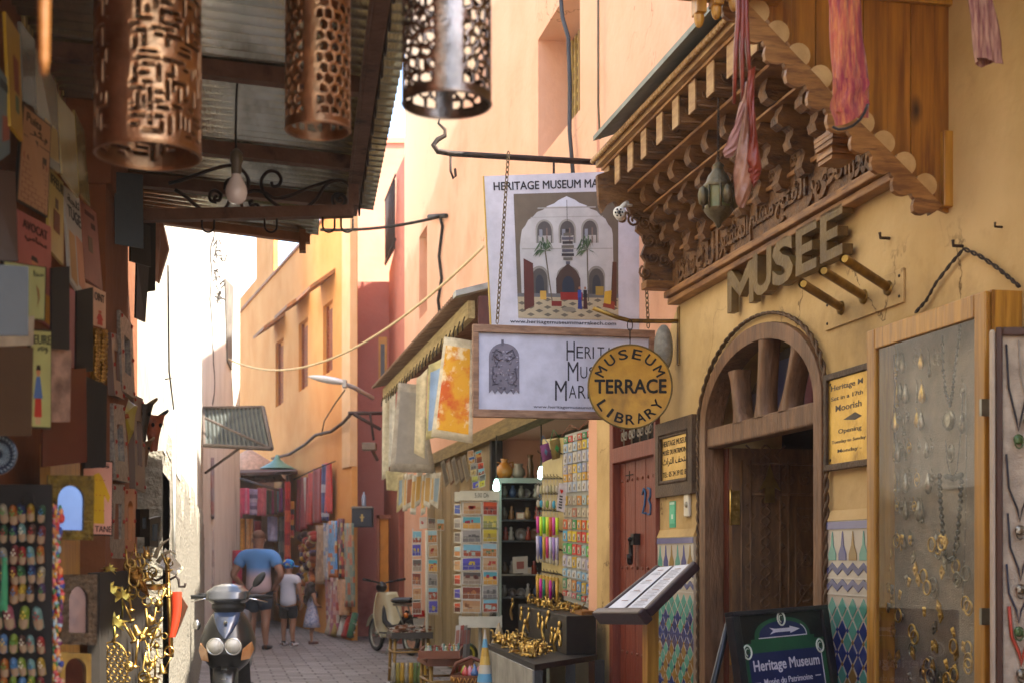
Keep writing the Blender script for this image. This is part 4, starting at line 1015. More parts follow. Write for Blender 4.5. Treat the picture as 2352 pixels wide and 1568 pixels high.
G_.text(b, 'Heritage Museum', .15, .855, .405, .515, -.002, .02); G_.text(b, 'Musée du Patrimoine', .235, .755, .555, .605, -.002, .004)
G_.rect(b, .14, .20, .578, .588, -.002, -.001); G_.rect(b, .79, .85, .572, .582, -.002, -.001)
b.build('lettering', SATIN, pn)
for (u, v) in ((.5, .085), (.105, .33), (.885, .335)):
    c = G_.pt(u, v, 0); e1 = (TRp - TLp).normalized(); e2 = (BLp - TLp).normalized(); b = MB('cfd4c4')
    b.tube([c + e1 * .028 * math.cos(t) - e2 * .03 * math.sin(t) for t in [2 * pi * q / 20 for q in range(20)]], .0042, 5, closed=True)
    b.tube([c + e1 * .015 * math.cos(t) - e2 * .016 * math.sin(t) for t in [R(60 + 200 * q / 10) for q in range(11)]], .0025, 5); b.ball(c, .008, .004, .008, n=6, c='20301c'); b.build('roundel', SATIN, pn)
b = MB(); b.tube([TLp + Vector((.0, .04, -.02)), BLp + perp * -.55], .014, 6); b.tube([TRp + Vector((0, .04, -.02)), BRp + perp * -.45], .014, 6); b.build('rear_leg', BLK, sb_)
# ------------------------------------------------------------------ corrugated awning over the left shops
AF = Frame(-.70, 6.1, -.149, 1)          # local x away from the camera, y towards the shop wall
aw = wall_thing(AF, 'corrugated_awning', 'corrugated steel awning on rusty iron bars with a scrollwork end and hooks along its edge', 'awning')
SHEET = mat('corrugated_sheet', 'e2e4d0', 'c8cab4', rough=.27, metal=.85, sc=3, st=(1, 3, 1), bump=.1, c3='98947c', c3sc=1.4, spec=.5)
def corr(mb, a0, a1, t0, t1, z0, sl, pitch=.076, amp=.015, sub=8, th=.0015):
    n = int((a1 - a0) / pitch * sub)
    def row(a, off): 
        h = amp * math.sin(2 * pi * a / pitch)
        return [(a, t0, z0 + sl * t0 + h + off), (a, t1, z0 + sl * t1 + h + off)]
    V = [[mb.v(p) for p in row(a0 + (a1 - a0) * i / n, 0)] + [mb.v(p) for p in row(a0 + (a1 - a0) * i / n, th)] for i in range(n + 1)]
    mb.sm = True
    for p, q in zip(V, V[1:]):
        mb.face([p[0], p[1], q[1], q[0]]); mb.face([p[2], q[2], q[3], p[3]])
    mb.sm = False
    for p, q in zip(V, V[1:]): mb.face([p[0], q[0], q[2], p[2]]); mb.face([p[1], p[3], q[3], q[1]])
    mb.face([V[0][k] for k in (0, 2, 3, 1)]); mb.face([V[-1][k] for k in (0, 1, 3, 2)])
b = MB(); corr(b, -4.7, .16, -.1, 1.15, 2.985, .07); b.build('roof_sheet', SHEET, aw)
b = MB(); corr(b, .06, .55, .14, 1.1, 2.93, .10); b.build('lower_sheet', SHEET, aw)
b = MB(); b.box(-4.7, .02, -.022, .022, 2.905, 2.955); b.box(-4.7, .02, .022, .034, 2.905, 2.915); b.build('edge_beam', RUST, aw, bev=.004)
for a in (-4.2, -3.4, -2.55, -1.58, -.68, -.08):
    b = MB(); b.hexa([(a - .025, .03, 2.915), (a + .025, .03, 2.915), (a + .025, .03, 2.968), (a - .025, .03, 2.968)], [(a - .025, 1.05, 2.985), (a + .025, 1.05, 2.985), (a + .025, 1.05, 3.035), (a - .025, 1.05, 3.035)]); b.build('purlin', RUST, aw)
b = MB(); b.hexa([(.47, .18, 2.885), (.52, .18, 2.885), (.52, .18, 2.925), (.47, .18, 2.925)], [(.47, 1.05, 2.972), (.52, 1.05, 2.972), (.52, 1.05, 3.01), (.47, 1.05, 3.01)]); b.box(.40, .46, .2, .23, 2.83, 2.93); b.build('lower_purlin', mat('awning_wood', '8c5a34', '6b4020', sc=6), aw)
(tr_, zr_), (tl_, zl_) = AF.side(812, 486, -.5), AF.side(318, 497, -.5); b = MB(); b.hexa([(-.525, tr_, zr_ - .022), (-.475, tr_, zr_ - .022), (-.475, tr_, zr_ + .022), (-.525, tr_, zr_ + .022)], [(-.525, tl_, zl_ - .022), (-.475, tl_, zl_ - .022), (-.475, tl_, zl_ + .022), (-.525, tl_, zl_ + .022)]); b.box(-.52, -.48, tr_ - .02, tr_ + .02, zr_ + .022, 2.93); b.build('bottom_chord', RUST, aw)
TRP = -.5
cr = lambda u, v: AF.side(387 + .3698 * u, .3698 * v, TRP)
SCR = [[(0, 1140), (100, 1115), (250, 1060), (370, 1030), (440, 1045), (490, 1100), (495, 1160), (470, 1205)],
       [(350, 1180), (360, 1130), (400, 1110), (440, 1130), (450, 1180), (420, 1210), (390, 1195)],
       [(640, 1132), (650, 1158), (685, 1150), (698, 1110), (670, 1070), (620, 1066), (580, 1110), (578, 1160), (600, 1210), (650, 1260), (720, 1302)],
       [(480, 1200), (540, 1185), (600, 1200), (660, 1232), (760, 1215), (880, 1165), (1025, 1118)],
       [(860, 1290), (920, 1235), (980, 1150), (1060, 1120), (1120, 1150), (1145, 1220), (1138, 1290)],
       [(1075, 1240), (1055, 1250), (1045, 1225), (1075, 1212), (1100, 1240), (1085, 1280), (1045, 1288), (1020, 1250), (1030, 1215), (1060, 1205)],
       [(40, 1180), (110, 1225), (180, 1285), (240, 1318), (310, 1318), (360, 1285), (380, 1240)],
       [(300, 1215), (285, 1240), (315, 1245), (325, 1210), (290, 1185), (258, 1205), (262, 1245), (300, 1258)],
       [(515, 1262), (520, 1250), (505, 1258), (515, 1278), (545, 1270), (560, 1285), (545, 1312), (500, 1318), (462, 1295), (450, 1255)]]
for pl in SCR:
    b = MB(); pts = []
    for i in range(len(pl) - 1):          # Catmull-Rom
        p0, p1, p2, p3 = pl[max(i - 1, 0)], pl[i], pl[i + 1], pl[min(i + 2, len(pl) - 1)]
        for k in range(6):
            t = k / 6; pts.append(tuple(.5 * (2 * p1[j] + (p2[j] - p0[j]) * t + (2 * p0[j] - 5 * p1[j] + 4 * p2[j] - p3[j]) * t * t + (3 * p1[j] - p0[j] - 3 * p2[j] + p3[j]) * t ** 3) for j in (0, 1)))
    pts.append(pl[-1]); q = [cr(*p) for p in pts]
    b.tube([(TRP, t, z) for t, z in q], .007, 6); b.build('scroll', IRON, aw)
def hook(a, t, z, r_=.032, pl='a', L=.06):
    b = MB(); f = (lambda p, q: (a + p, t, z + q)) if pl == 'a' else (lambda p, q: (a, t + p, z + q))
    b.tube([f(r_, L), f(r_, 0)] + [f(r_ * math.cos(w), -r_ * math.sin(w)) for w in [R(15 * k) for k in range(1, 12)]] + [f(-r_, .03)], .0042, 6); return b.build('hook', IRON, aw)
for k in range(13): hook(-2.45 + .195 * k, -.027, 2.925, .045)
for x in (478, 622, 755, 797):
    t, z = AF.side(x, 520, TRP); hook(TRP, t, z, .024, 't', .06)
# bulb on its cord
bp_ = P(543, 440, 4.55)
bl = thing('light_bulb', 'bare frosted bulb on a black cord under the corrugated awning', 'light bulb', bp_)
b = MB('d8cfc6'); b.lathe([(0, -.042), (.018, -.038), (.030, -.026), (.036, -.006), (.034, .012), (.024, .034), (.015, .05), (.014, .06)], n=18); b.build('glass', mat('frosted_bulb', 'd9cfc8', 'cfc4bc', rough=.25, bump=0, coat=.5), bl)
b = MB('4a4234'); b.lathe([(.015, .055), (.017, .06), (.017, .09), (.021, .095), (.020, .125), (.010, .135), (.004, .14)], n=14); b.build('socket', SATIN, bl)
b = MB('1a1712'); q = [(543, 390), (541, 300), (543, 220), (546, 180), (538, 155), (510, 142), (460, 140), (420, 142)]
b.tube([P(x, y, 4.55) - bp_ for x, y in q[:4]] + [P(x, y, 4.5) - bp_ for x, y in q[4:]], .0042, 6); b.build('cord', MATTE, bl)

# ------------------------------------------------------------------ pierced copper lamps
def pierced(kind, nu, nv, rnd):
    """which cells of a nu x nv sheet are cut away"""
    cut = [[False] * nv for _ in range(nu)]
    if kind == 'maze':
        for _ in range(9000):
            i, j = rnd.randrange(nu), rnd.randrange(3, nv - 5); seg = []
            di = rnd.choice((0, 1))
            for leg in range(rnd.choice((1, 1, 2, 3))):
                L = rnd.randrange(3, 9); sg_ = rnd.choice((-1, 1))
                for k in range(L): seg.append((i % nu, j)); i += sg_ * di; j += sg_ * (1 - di)
                di = 1 - di
            ok = all(3 <= y < nv - 3 for _, y in seg) and not any(cut[(x + a) % nu][y + c] for x, y in seg for a in (-1, 0, 1) for c in (-1, 0, 1) if 0 <= y + c < nv)
            if ok:
                for x, y in seg: cut[x][y] = True
    else:
        n = 330 if kind == 'cells' else 300
        pts = [(rnd.random() * nu, rnd.random() * nv) for _ in range(n)]
        if kind == 'cells':
            pts = [((i + .5 * (j % 2)) * 6.6 % nu + rnd.uniform(-1, 1), j * 6.3 + rnd.uniform(-1, 1)) for i in range(int(nu / 6.6)) for j in range(int(nv / 6.3) + 1)]
        else:
            pts = [((i + .5 * (j % 2)) * 7.5 % nu + rnd.uniform(-2.4, 2.4), j * 7 + rnd.uniform(-2.4, 2.4)) for i in range(int(nu / 7.5)) for j in range(int(nv / 7) + 1)]
        for i in range(nu):
            for j in range(5, nv - 7):
                d = sorted(((min(abs(i - x), nu - abs(i - x))) ** 2 + (j - y) ** 2) ** .5 for x, y in pts)[:2]
                if d[1] - d[0] > (2.0 if kind == 'cells' else 1.7): cut[i][j] = True
    return cut
def copper_lamp(px, ytop, ybot, wpx, d, kind, label, seam, seed, col):
    c = P(px, ybot, d); r_ = wpx / 2 * d / FPX; H = 2.66 - c.z + .1
    t = thing('pierced_lamp', label, 'lamp', c, 0, 'pierced copper lamps hanging in a row')
    nu = int(110 if kind == 'maze' else 150 if kind != 'cells' else 120); nv = int(nu * H / (2 * pi * r_)); nu2 = nu
    cut = pierced(kind, nu, nv, random.Random(seed)); b = MB()
    V = [[b.v((r_ * math.cos(2 * pi * i / nu), r_ * math.sin(2 * pi * i / nu), H * j / nv)) for j in range(nv + 1)] for i in range(nu)]
    b.sm = True
    for i in range(nu):
        a = (i / nu * 360) % 360
        plain = any(abs((a - s + 180) % 360 - 180) < w for s, w in seam)
        for j in range(nv):
            if cut[i][j] and not plain: continue
            b.face([V[i][j], V[(i + 1) % nu][j], V[(i + 1) % nu][j + 1], V[i][j + 1]])
    bmesh.ops.delete(b.bm, geom=[v for v in b.bm.verts if not v.link_faces], context='VERTS')
    o = b.build('shade', col, t, solid=.003, fix=False)
    b = MB(); b.tube([(r_ * math.cos(2 * pi * k / 48), r_ * math.sin(2 * pi * k / 48), 0) for k in range(48)], .0035, 6, closed=True); b.build('bottom_ring', col, t)
    b = MB(); b.lathe([(r_, H), (r_ * .9, H + .02), (.02, H + .03), (0, H + .03)], n=40); b.build('cap', col, t)
    b = MB(); chain(b, (0, 0, H + .03), (0, 0, 2.97 - c.z), .03, .003); b.build('chain', IRON, t)
COP = mat('copper'); COPD = mat('dark_copper', '94867c', '5c524a', rough=.26, metal=1, sc=9, bump=.1)
copper_lamp(340, 0, 357, 236, 3.0, 'maze', 'widest pierced copper lamp, cut in a maze pattern, nearest the hanging signs', [(250, 14), (60, 10)], 3, COP)
copper_lamp(730, 0, 300, 146, 3.35, 'cells', 'slim pierced copper lamp with a honeycomb pattern, in the middle of the row', [(262, 13), (80, 10)], 5, COP)
copper_lamp(1026, 0, 240, 202, 2.85, 'leaf', 'silvery pierced lamp with a leafy pattern hanging clear of the awning', [(275, 20), (95, 12)], 9, COPD)
b = MB(); b.tube([(-.9, 2.9, 2.985), (-.05, 2.82, 2.985)], .012, 8); b.tube([(-.7, 3.35, 2.985), (-.2, 3.35, 2.985)], .010, 8); tag(b.build('lamp_rail', IRON), 'iron rods under the awning from which the copper lamps hang', 'rail')

# ------------------------------------------------------------------ signs, trays and mirrors on the left shop wall
LZ = lambda x: 2432 / (728 - x)
BACK = mat('sign_back', '2a2622', '1a1715', rough=.5, sc=9)
def sign(name, label, cat, pts, col, m=SATIN, dL=None, k=1.0, th=.008, border=None, group=None, dR=None, off=0):
    """flat board given by its corner pixels; top edge kept level"""
    dL = (dL or LZ(pts[0][0])) + off; r0 = (HY - pts[0][1]) / (HY - pts[1][1])
    dR = dR or dL * min(max(r0, .97), 1.12)
    Q = quad_px(pts, [dL, dR, dR, dL]); b = MB(); Q.rect(b, 0, 1, 0, 1, -th, 0, '15130f' if border else col)
    if border: Q.rect(b, .04, .96, .02, .98, 0, .0012, col)
    o = b.build(name, m); tag(o, label, cat, group)
    return o, Q
def draw(o, Q, fn, m=PAPER):
    b = MB(); fn(b, Q); b.build('painted_picture', m, o)
GS = 'enamel signs and trays hung on the shop wall'
o, Q = sign('enamel_sign', 'grey blue enamel sign cut off by the frame edge', 'sign', [(-40, 100), (23, 190), (23, 353), (-40, 400)], '5f6e70', group=GS); draw(o, Q, lambda b, q: (q.rect(b, .7, .95, .5, .8, .001, .002, '8a4a3a'), q.rect(b, .6, .9, .1, .2, .001, .002, '2c3438')))
o, Q = sign('enamel_sign', 'narrow yellow enamel sign high on the wall', 'sign', [(13, 27), (45, 80), (53, 326), (25, 290)], 'a8821a', group=GS); draw(o, Q, lambda b, q: (q.rect(b, .4, .75, .3, .62, .001, .002, '7c3a28'), q.rect(b, .45, .7, .65, .8, .001, .002, '5a6a50')))
o, Q = sign('enamel_sign', 'grey glossy enamel sign seen almost edge-on', 'sign', [(47, 50), (80, 93), (85, 253), (55, 233)], '74746c', GLOSS, group=GS)
o, Q = sign('enamel_sign', 'silvery enamel sign reflecting the sky', 'sign', [(84, 113), (130, 195), (140, 400), (88, 366)], '9a9482', GLOSS, group=GS); draw(o, Q, lambda b, q: (q.rect(b, .3, .9, .55, .9, .001, .002, 'a08a58'),))
o, Q = sign('enamel_sign', 'cream enamel sign with a glossy top between two others', 'sign', [(131, 213), (171, 266), (181, 456), (143, 400)], 'b0a070', GLOSS, group=GS)
o, Q = sign('enamel_sign', 'olive enamel sign at the end of the upper row', 'sign', [(172, 253), (193, 300), (208, 473), (182, 443)], '9a8a50', GLOSS, group=GS)
# the well
o, Q = sign('enamel_sign', 'tan sign showing a brick well and reading Puits', 'sign', [(53, 237), (118, 290), (110, 501), (38, 460)], '96704f', dL=3.6, group=GS, border=True)
def well(b, q):
    q.text(b, 'Puits', .12, .62, .06, .15, .002, .01, '1c120c'); q.text(b, '\ufeae\ufe8c\ufe91', .25, .85, .17, .26, .002, .01, '1c120c')
    for v in (.30,): q.rect(b, .05, .95, v, v + .008, .0015, .002, '2a1c14')
    q.rect(b, .42, .46, .26, .48, .0015, .002, '2a1c14'); q.rect(b, .36, .54, .28, .34, .0016, .0022, '3a3430'); q.rect(b, .72, .86, .40, .47, .0016, .0022, '3a2a20')
    q.poly(b, [(.5 + .42 * math.cos(2 * pi * k / 20), .50 + .08 * math.sin(2 * pi * k / 20)) for k in range(20)], .0016, '8a5a44'); q.poly(b, [(.5 + .3 * math.cos(2 * pi * k / 20), .50 + .05 * math.sin(2 * pi * k / 20)) for k in range(20)], .002, '5c3a2c')
    for i in range(8):
        v = .57 + .052 * i; q.rect(b, .08, .92, v, v + .005, .0016, .002, '6b4030')
        for k in range(4): u = .1 + .22 * k + (.1 if i % 2 else 0); q.rect(b, u, u + .012, v, v + .05, .0016, .002, '6b4030')
draw(o, Q, well)
o, Q = sign('enamel_sign', 'mustard sign whose lettering ends in IFFEUR', 'sign', [(113, 383), (146, 420), (146, 610), (112, 570)], 'a8934a', group=GS, dL=4.0); draw(o, Q, lambda b, q: (q.text(b, 'IFFEUR', .05, .95, .06, .18, .002, .01, '1c1a10'), q.rect(b, .3, .7, .45, .7, .001, .002, '6b3a20'), q.rect(b, .4, .6, .3, .42, .001, .002, '5a4a3a')))
o, Q = sign('enamel_sign', 'pale sign with arabic letters above peach stripes', 'sign', [(148, 427), (182, 456), (200, 705), (160, 640)], 'aeaaa0', group=GS, dL=4.3); draw(o, Q, lambda b, q: (q.text(b, '\ufe94\ufea0\ufee0\ufe9b', .1, .9, .06, .16, .002, .01, '16181c'), q.text(b, 'TUGE', .08, .92, .18, .30, .002, .01, '24282c'), q.rect(b, .1, .45, .45, .95, .001, .002, 'b08a5a'), q.rect(b, .55, .95, .42, .9, .001, .002, 'c08a6a')))
o, Q = sign('enamel_sign', 'salmon sign with a fading painted dancer, beside the brown pilaster', 'sign', [(185, 460), (221, 490), (236, 668), (196, 640)], '905a48', group=GS, dL=4.55); draw(o, Q, lambda b, q: (q.rect(b, .2, .8, .08, .14, .001, .002, '4a2018'), q.rect(b, .55, .8, .2, .27, .001, .002, '3a2018'), q.rect(b, .3, .55, .4, .6, .001, .002, '6a5a44')))
def figure(b, q, u, v, s, top, bot, hat='1a1412'):
    q.poly(b, [(u + .09 * s * math.cos(2 * pi * k / 12), v + .05 * s * math.sin(2 * pi * k / 12)) for k in range(12)], .002, 'a8704c'); q.poly(b, [(u - .1 * s, v - .01), (u - .07 * s, v - .055 * s), (u + .07 * s, v - .055 * s), (u + .1 * s, v - .01)], .0024, hat)
    q.poly(b, [(u - .08 * s, v + .05 * s), (u + .08 * s, v + .05 * s), (u + .2 * s, v + .25 * s), (u - .2 * s, v + .25 * s)], .002, top); q.poly(b, [(u - .13 * s, v + .25 * s), (u + .13 * s, v + .25 * s), (u + .16 * s, v + .42 * s), (u - .16 * s, v + .42 * s)], .0024, bot)
o, Q = sign('enamel_sign', 'pink sign reading AVOCAT above a dark robed figure', 'sign', [(40, 481), (117, 522), (120, 757), (46, 700)], '98544a', group=GS, dL=3.6); draw(o, Q, lambda b, q: (q.text(b, 'AVOCAT', .12, .86, .07, .16, .002, .01, '2a1210'), q.text(b, '\ufef2\ufee3\ufe8e\ufea4\ufee3', .18, .84, .19, .28, .002, .01, '2a1210'), figure(b, q, .45, .46, 1.1, '2c2c30', '241c1c'), q.rect(b, .75, .98, .7, .98, .001, .002, 'c08a28')))
sign('metal_tray', 'plain dark brown tray at the frame edge below the grey blue sign', 'tray', [(-30, 385), (35, 396), (42, 600), (-30, 598)], '3c2410', group=GS, dL=3.45)
o, Q = sign('enamel_sign', 'pale green plate with a painted crescent, half hidden by a black tray', 'sign', [(6, 598), (107, 614), (104, 737), (6, 728)], '8c8c5a', group=GS, dL=3.3, border=True, dR=3.45); draw(o, Q, lambda b, q: (q.poly(b, [(.74, .35), (.82, .45), (.84, .6), (.78, .78), (.80, .6), (.77, .46)], .002, '6a4018'), q.text(b, '\ufe8e\ufee8\ufea3', .68, .92, .1, .2, .002, .01, '15140c')))
sign('metal_tray', 'square black tray nearest the frame edge', 'tray', [(-40, 606), (66, 612), (65, 771), (-40, 771)], '2c2a26', group=GS, dL=3.15, dR=3.2)
sign('metal_tray', 'bright steel strip behind the dark trays', 'tray', [(-40, 730), (79, 726), (77, 792), (-40, 797)], 'a0a8b0', METALC, group=GS, dL=3.3, dR=3.4)
sign('metal_tray', 'big chocolate brown tray below the black square one', 'tray', [(-40, 794), (77, 797), (73, 1000), (-40, 1000)], '352211', group=GS, dL=3.15, dR=3.25)
o, Q = sign('enamel_sign', 'pale green sign reading EURE over a woman in a red skirt', 'sign', [(70, 755), (118, 758), (117, 985), (68, 983)], '9c9c62', group=GS, dL=3.5, dR=3.6, border=True); draw(o, Q, lambda b, q: (q.text(b, 'EURE', .12, .95, .06, .15, .002, .01, '15140c'), q.text(b, '\ufebb\ufea3\ufeee', .3, .8, .17, .24, .002, .01, '15140c'), figure(b, q, .35, .42, 1.1, '46618c', 'a02c20'), q.rect(b, .25, .33, .84, .96, .001, .002, 'b08468'), q.rect(b, .38, .46, .84, .96, .001, .002, 'b08468')))
sign('metal_tray', 'tall black tray with rounded corners beside the AVOCAT sign', 'tray', [(119, 615), (160, 612), (160, 803), (119, 800)], '14171a', group=GS, dL=3.7, dR=3.75)
o, Q = sign('stone_plate', 'mottled pinkish stone plate below the tall black tray', 'plate', [(118, 801), (164, 803), (161, 968), (118, 968)], '94725e', group=GS, dL=3.72, dR=3.8)
o.data.materials[0] = mat('mottled_stone', '9c7a66', '5c4438', rough=.6, sc=14, bump=.3)
sign('enamel_sign', 'narrow crimson sign between two black trays', 'sign', [(160, 662), (178, 672), (176, 845), (160, 842)], 'a03038', group=GS, dL=4.0, dR=4.1)
sign('metal_tray', 'black tray with rounded corners beside the crimson sign', 'tray', [(177, 668), (214, 660), (214, 852), (175, 855)], '131517', group=GS, dL=4.0, dR=4.05)
sign('metal_tray', 'polished brown tray at the foot of the tray wall', 'tray', [(100, 850), (198, 845), (200, 1060), (98, 1072)], '50261a', GLOSS, group=GS, dL=3.85, dR=4.0)
sign('metal_tray', 'black tray with a shiny edge beside the polished brown one', 'tray', [(196, 862), (246, 885), (244, 1072), (196, 1075)], '10151a', group=GS, dL=4.0, dR=4.1)
o, Q = sign('enamel_sign', 'peach sign with a red robed figure above the gold panel', 'sign', [(193, 648), (243, 672), (243, 755), (193, 740)], 'c49e84', group=GS, dL=4.5, dR=4.62); draw(o, Q, lambda b, q: (q.text(b, 'OINT', .45, .9, .12, .34, .002, .01, '3a2a24'), figure(b, q, .7, .62, .8, 'b0483a', 'b0483a', 'b0483a')))
# gold carved panel
o, Q = sign('gilded_panel', 'gilded panel carved with interlaced scrolls', 'panel', [(213, 753), (248, 757), (246, 880), (212, 885)], '8a6a24', OLDBRASS, dL=4.4, dR=4.5)
b = MB('b8902c')
for i in range(12):
    for k in (0, 1):
        v = .06 + .078 * i; b.tube([Q.pt(.28 + .44 * k + .2 * x, v + .045 * z, .004) for x, z in spiral(0, 0, 1, .2, i + k * pi, 1.3, 12)], .0035, 4)
b.build('carving', BRASS, o)
# trays hung from the pilaster
for pts, lb in (([(263, 395), (328, 402), (330, 572), (264, 560)], 'largest black tray of the four hanging from the awning corner'), ([(300, 500), (345, 520), (347, 614), (300, 600)], 'smaller black tray tucked between two larger hanging ones'), ([(328, 505), (358, 510), (357, 668), (330, 672)], 'tall black tray at the outer end of the awning corner'), ([(315, 600), (343, 612), (334, 740), (312, 730)], 'brown wooden tray hanging lowest below the black ones')):
    sign('metal_tray', lb, 'tray', pts, '0e1216' if 'black' in lb else '5c3018', group='trays hanging at the awning corner', dL=LZ(pts[0][0]) - .1)
b = MB(); v = [P(345, 505, 6.2), P(372, 508, 6.3), P(386, 570, 6.35), P(362, 650, 6.3), P(350, 640, 6.2)]; b.hexa(v, [p + Vector((.0, .03, 0)) for p in v]); tag(b.build('leather_hide', mat('tan_leather')), 'crumpled tan hide hung at the awning corner', 'hide')
b = MB(); a_, c_ = LSF.fx(232), LSF.fx(292); b.box(-1.0, -.4, .0, .139, 0, 3.2); b.box(-1.02, -.38, -.02, .139, 2.75, 2.85); o = b.build('pilaster', BROWNP); tag(o, 'brown plastered pilaster between the signs and the hanging trays', 'pilaster'); o.location = LSF.O; o.rotation_euler = (0, 0, LSF.rz)

# mirrors and frames
def mirror(label, pts, dL, dR, fcol, glass, fw=.2, archd=True, group=None, m=None, hv=None):
    Q = quad_px(pts, [dL, dR, dR, dL]); t = thing('framed_mirror', label, 'mirror', Q.c[3], 0, group); O = Q.c[3]
    inn = ([(fw, 1 - fw * .7)] + [(.5 - (.5 - fw) * math.cos(pi * k / 14), (hv or .38) - ((hv or .38) - fw * .7) * math.sin(pi * k / 14)) for k in range(15)] + [(1 - fw, 1 - fw * .7)]) if archd else [(fw, 1 - fw), (fw, fw), (1 - fw, fw), (1 - fw, 1 - fw)]
    loops = [[Vector((0, 0, 0)), Vector((1, 0, 0)), Vector((1, 1, 0)), Vector((0, 1, 0))], [Vector((u, v, 0)) for u, v in inn]]
    tri = tessellate_polygon(loops); fl = [p for l in loops for p in l]; b = MB(fcol)
    A_ = [b.v(Q.pt(p.x, p.y, .012) - O) for p in fl]; B_ = [b.v(Q.pt(p.x, p.y, -.012) - O) for p in fl]
    for x in tri: b.face([A_[i] for i in x]); b.face([B_[i] for i in x[::-1]])
    k = 0
    for lp in loops:
        n = len(lp)
        for i in range(n): b.face([A_[k + i], A_[k + (i + 1) % n], B_[k + (i + 1) % n], B_[k + i]])
        k += n
    f = b.build('frame', m or SATIN, t)
    g = MB(glass[1]); V = [g.v(Q.pt(u, v, -.004) - O) for u, v in inn]
    for x in tessellate_polygon([[Vector((u, v, 0)) for u, v in inn]]): g.face([V[i] for i in x])
    g.build('mirror_glass', glass[0], t)
    return t, Q, f
GOLDR = mat('embossed_gilt', '7c6426', '54421a', rough=.45, metal=.6, sc=60, bump=.9, bsc=90)
BLUE_REFL = mat('blue_reflection_tint', '4a5e8e', '3a4c78', rough=.1, metal=1, bump=0, sc=3)  # the blue reflection is put into the glass colour
t, Q, f = mirror('embossed gilt mirror with an arched glass reflecting blue', [(109, 1090), (216, 1092), (213, 1240), (106, 1238)], 3.7, 3.75, '7c6426', (BLUE_REFL, '8090b0'), .22, m=GOLDR)
DIM_REFL = mat('dim_reflection_tint', '5c4c48', '3c3438', rough=.12, metal=1, bump=0, sc=14)  # darker tint stands in for a dimmer reflection
mirror('embossed grey brown mirror with an arched glass, under the gilt one', [(136, 1318), (221, 1318), (220, 1480), (136, 1478)], 3.75, 3.8, '5c4a34', (DIM_REFL, 'aaaaaa'), .24, m=mat('embossed_pewter', '6a5640', '4a3a2a', rough=.5, metal=.5, sc=60, bump=.9, bsc=90))
mirror('dark round-topped mirror at the bottom of the display', [(135, 1496), (206, 1500), (206, 1600), (135, 1600)], 3.75, 3.8, '2c2618', (DIM_REFL, 'aaaaaa'), .16, m=OLDBRASS)
o, Q = sign('enamel_sign', 'pink sign with a yellow caftan, lettering ending in TANE', 'sign', [(190, 1052), (260, 1058), (258, 1230), (186, 1228)], 'c08a78', dL=4.2, dR=4.3, border=True, group=GS)
def caft(b, q):
    q.poly(b, [(.35, .2), (.52, .17), (.62, .22), (.9, .48), (.84, .56), (.7, .46), (.72, .84), (.3, .84)], .002, 'b08a14')
    for i in range(9): u, v = .42 + .13 * (i % 3), .26 + .2 * (i // 3); q.rect(b, u, u + .03, v, v + .012, .0022, .003, '8c2418')
    q.text(b, 'TANE', .42, .95, .87, .95, .002, .01, '1c120c'); q.text(b, '\ufee5\ufe8e\ufec4\ufed4\ufed7', .2, .85, .04, .12, .002, .01, '1c120c')
draw(o, Q, caft)
BONE = mat('bone_inlay', '8c8072', '4c4038', rough=.4, sc=60, bump=.2)
for pts, lb, ar in (([(268, 712), (297, 746), (303, 914), (274, 896)], 'bone inlaid mirror with red corners, hung high', False), ([(247, 764), (266, 769), (278, 917), (256, 907)], 'narrow wooden mirror frame beside the gold panel', False), ([(252, 925), (278, 930), (290, 1108), (258, 1100)], 'bone inlaid frame under the wooden mirror', False), ([(252, 1110), (279, 1112), (279, 1282), (243, 1280)], 'tall bone inlaid frame beside the caftan sign', False),
                    ([(280, 1122), (305, 1122), (303, 1270), (279, 1262)], 'orange framed mirror with a pointed arch', True), ([(300, 905), (322, 915), (328, 1130), (304, 1120)], 'dark wooden mirror frame behind the horned masks', False)):
    d = LZ(pts[0][0]); t, Q, f = mirror(lb, pts, d, d * 1.06, 'a06030' if 'orange' in lb else '5c4232', (MIRROR, 'aaaaaa'), .26, ar, 'inlaid mirrors on the far end of the shop wall', BONE if 'bone' in lb else None, .3)
    b = MB('8a2418')
    for u, v in ((.1, .05), (.9, .05), (.1, .5), (.9, .5), (.1, .95), (.9, .95)): b.ball(Q.pt(u, v, .014) - Q.c[3], .006, .004, .008, n=5)
    b.build('studs', SATIN, f)
mirror('small black mirror box with red diamonds near the sunlit brass', [(317, 1168), (338, 1168), (338, 1232), (316, 1232)], 6.0, 6.05, '17120e', (MIRROR, 'aaaaaa'), .3, False)
mirror('black framed mirror turned edge-on at the outer end of the goods', [(338, 1190), (364, 1184), (358, 1256), (338, 1254)], 6.05, 6.2, '17140f', (MIRROR, 'aaaaaa'), .22, False)
# round ceramic plate
pc = P(-4, 1043, 3.25); b = MB('1a2430'); b.lathe([(0, .0), (.03, -.002), (.045, -.01), (.048, -.008), (.045, .004), (0, .006)], n=36, ax='y')
o = b.build('ceramic_plate', GLOSS, loc=pc); tag(o, 'dark blue and white ceramic plate cut off by the frame edge', 'plate')
b = MB('8fa0a4')
for k in range(28):
    a = 2 * pi * k / 28; b.tube([(.012 * math.cos(a), -.0035, .012 * math.sin(a)), (.029 * math.cos(a), -.0045, .029 * math.sin(a))], .0009, 4); b.tube([(.038 * math.cos(a), -.009, .038 * math.sin(a)), (.043 * math.cos(a + .1), -.0115, .043 * math.sin(a + .1))], .0012, 4)
b.build('painted_rays', GLOSS, o)

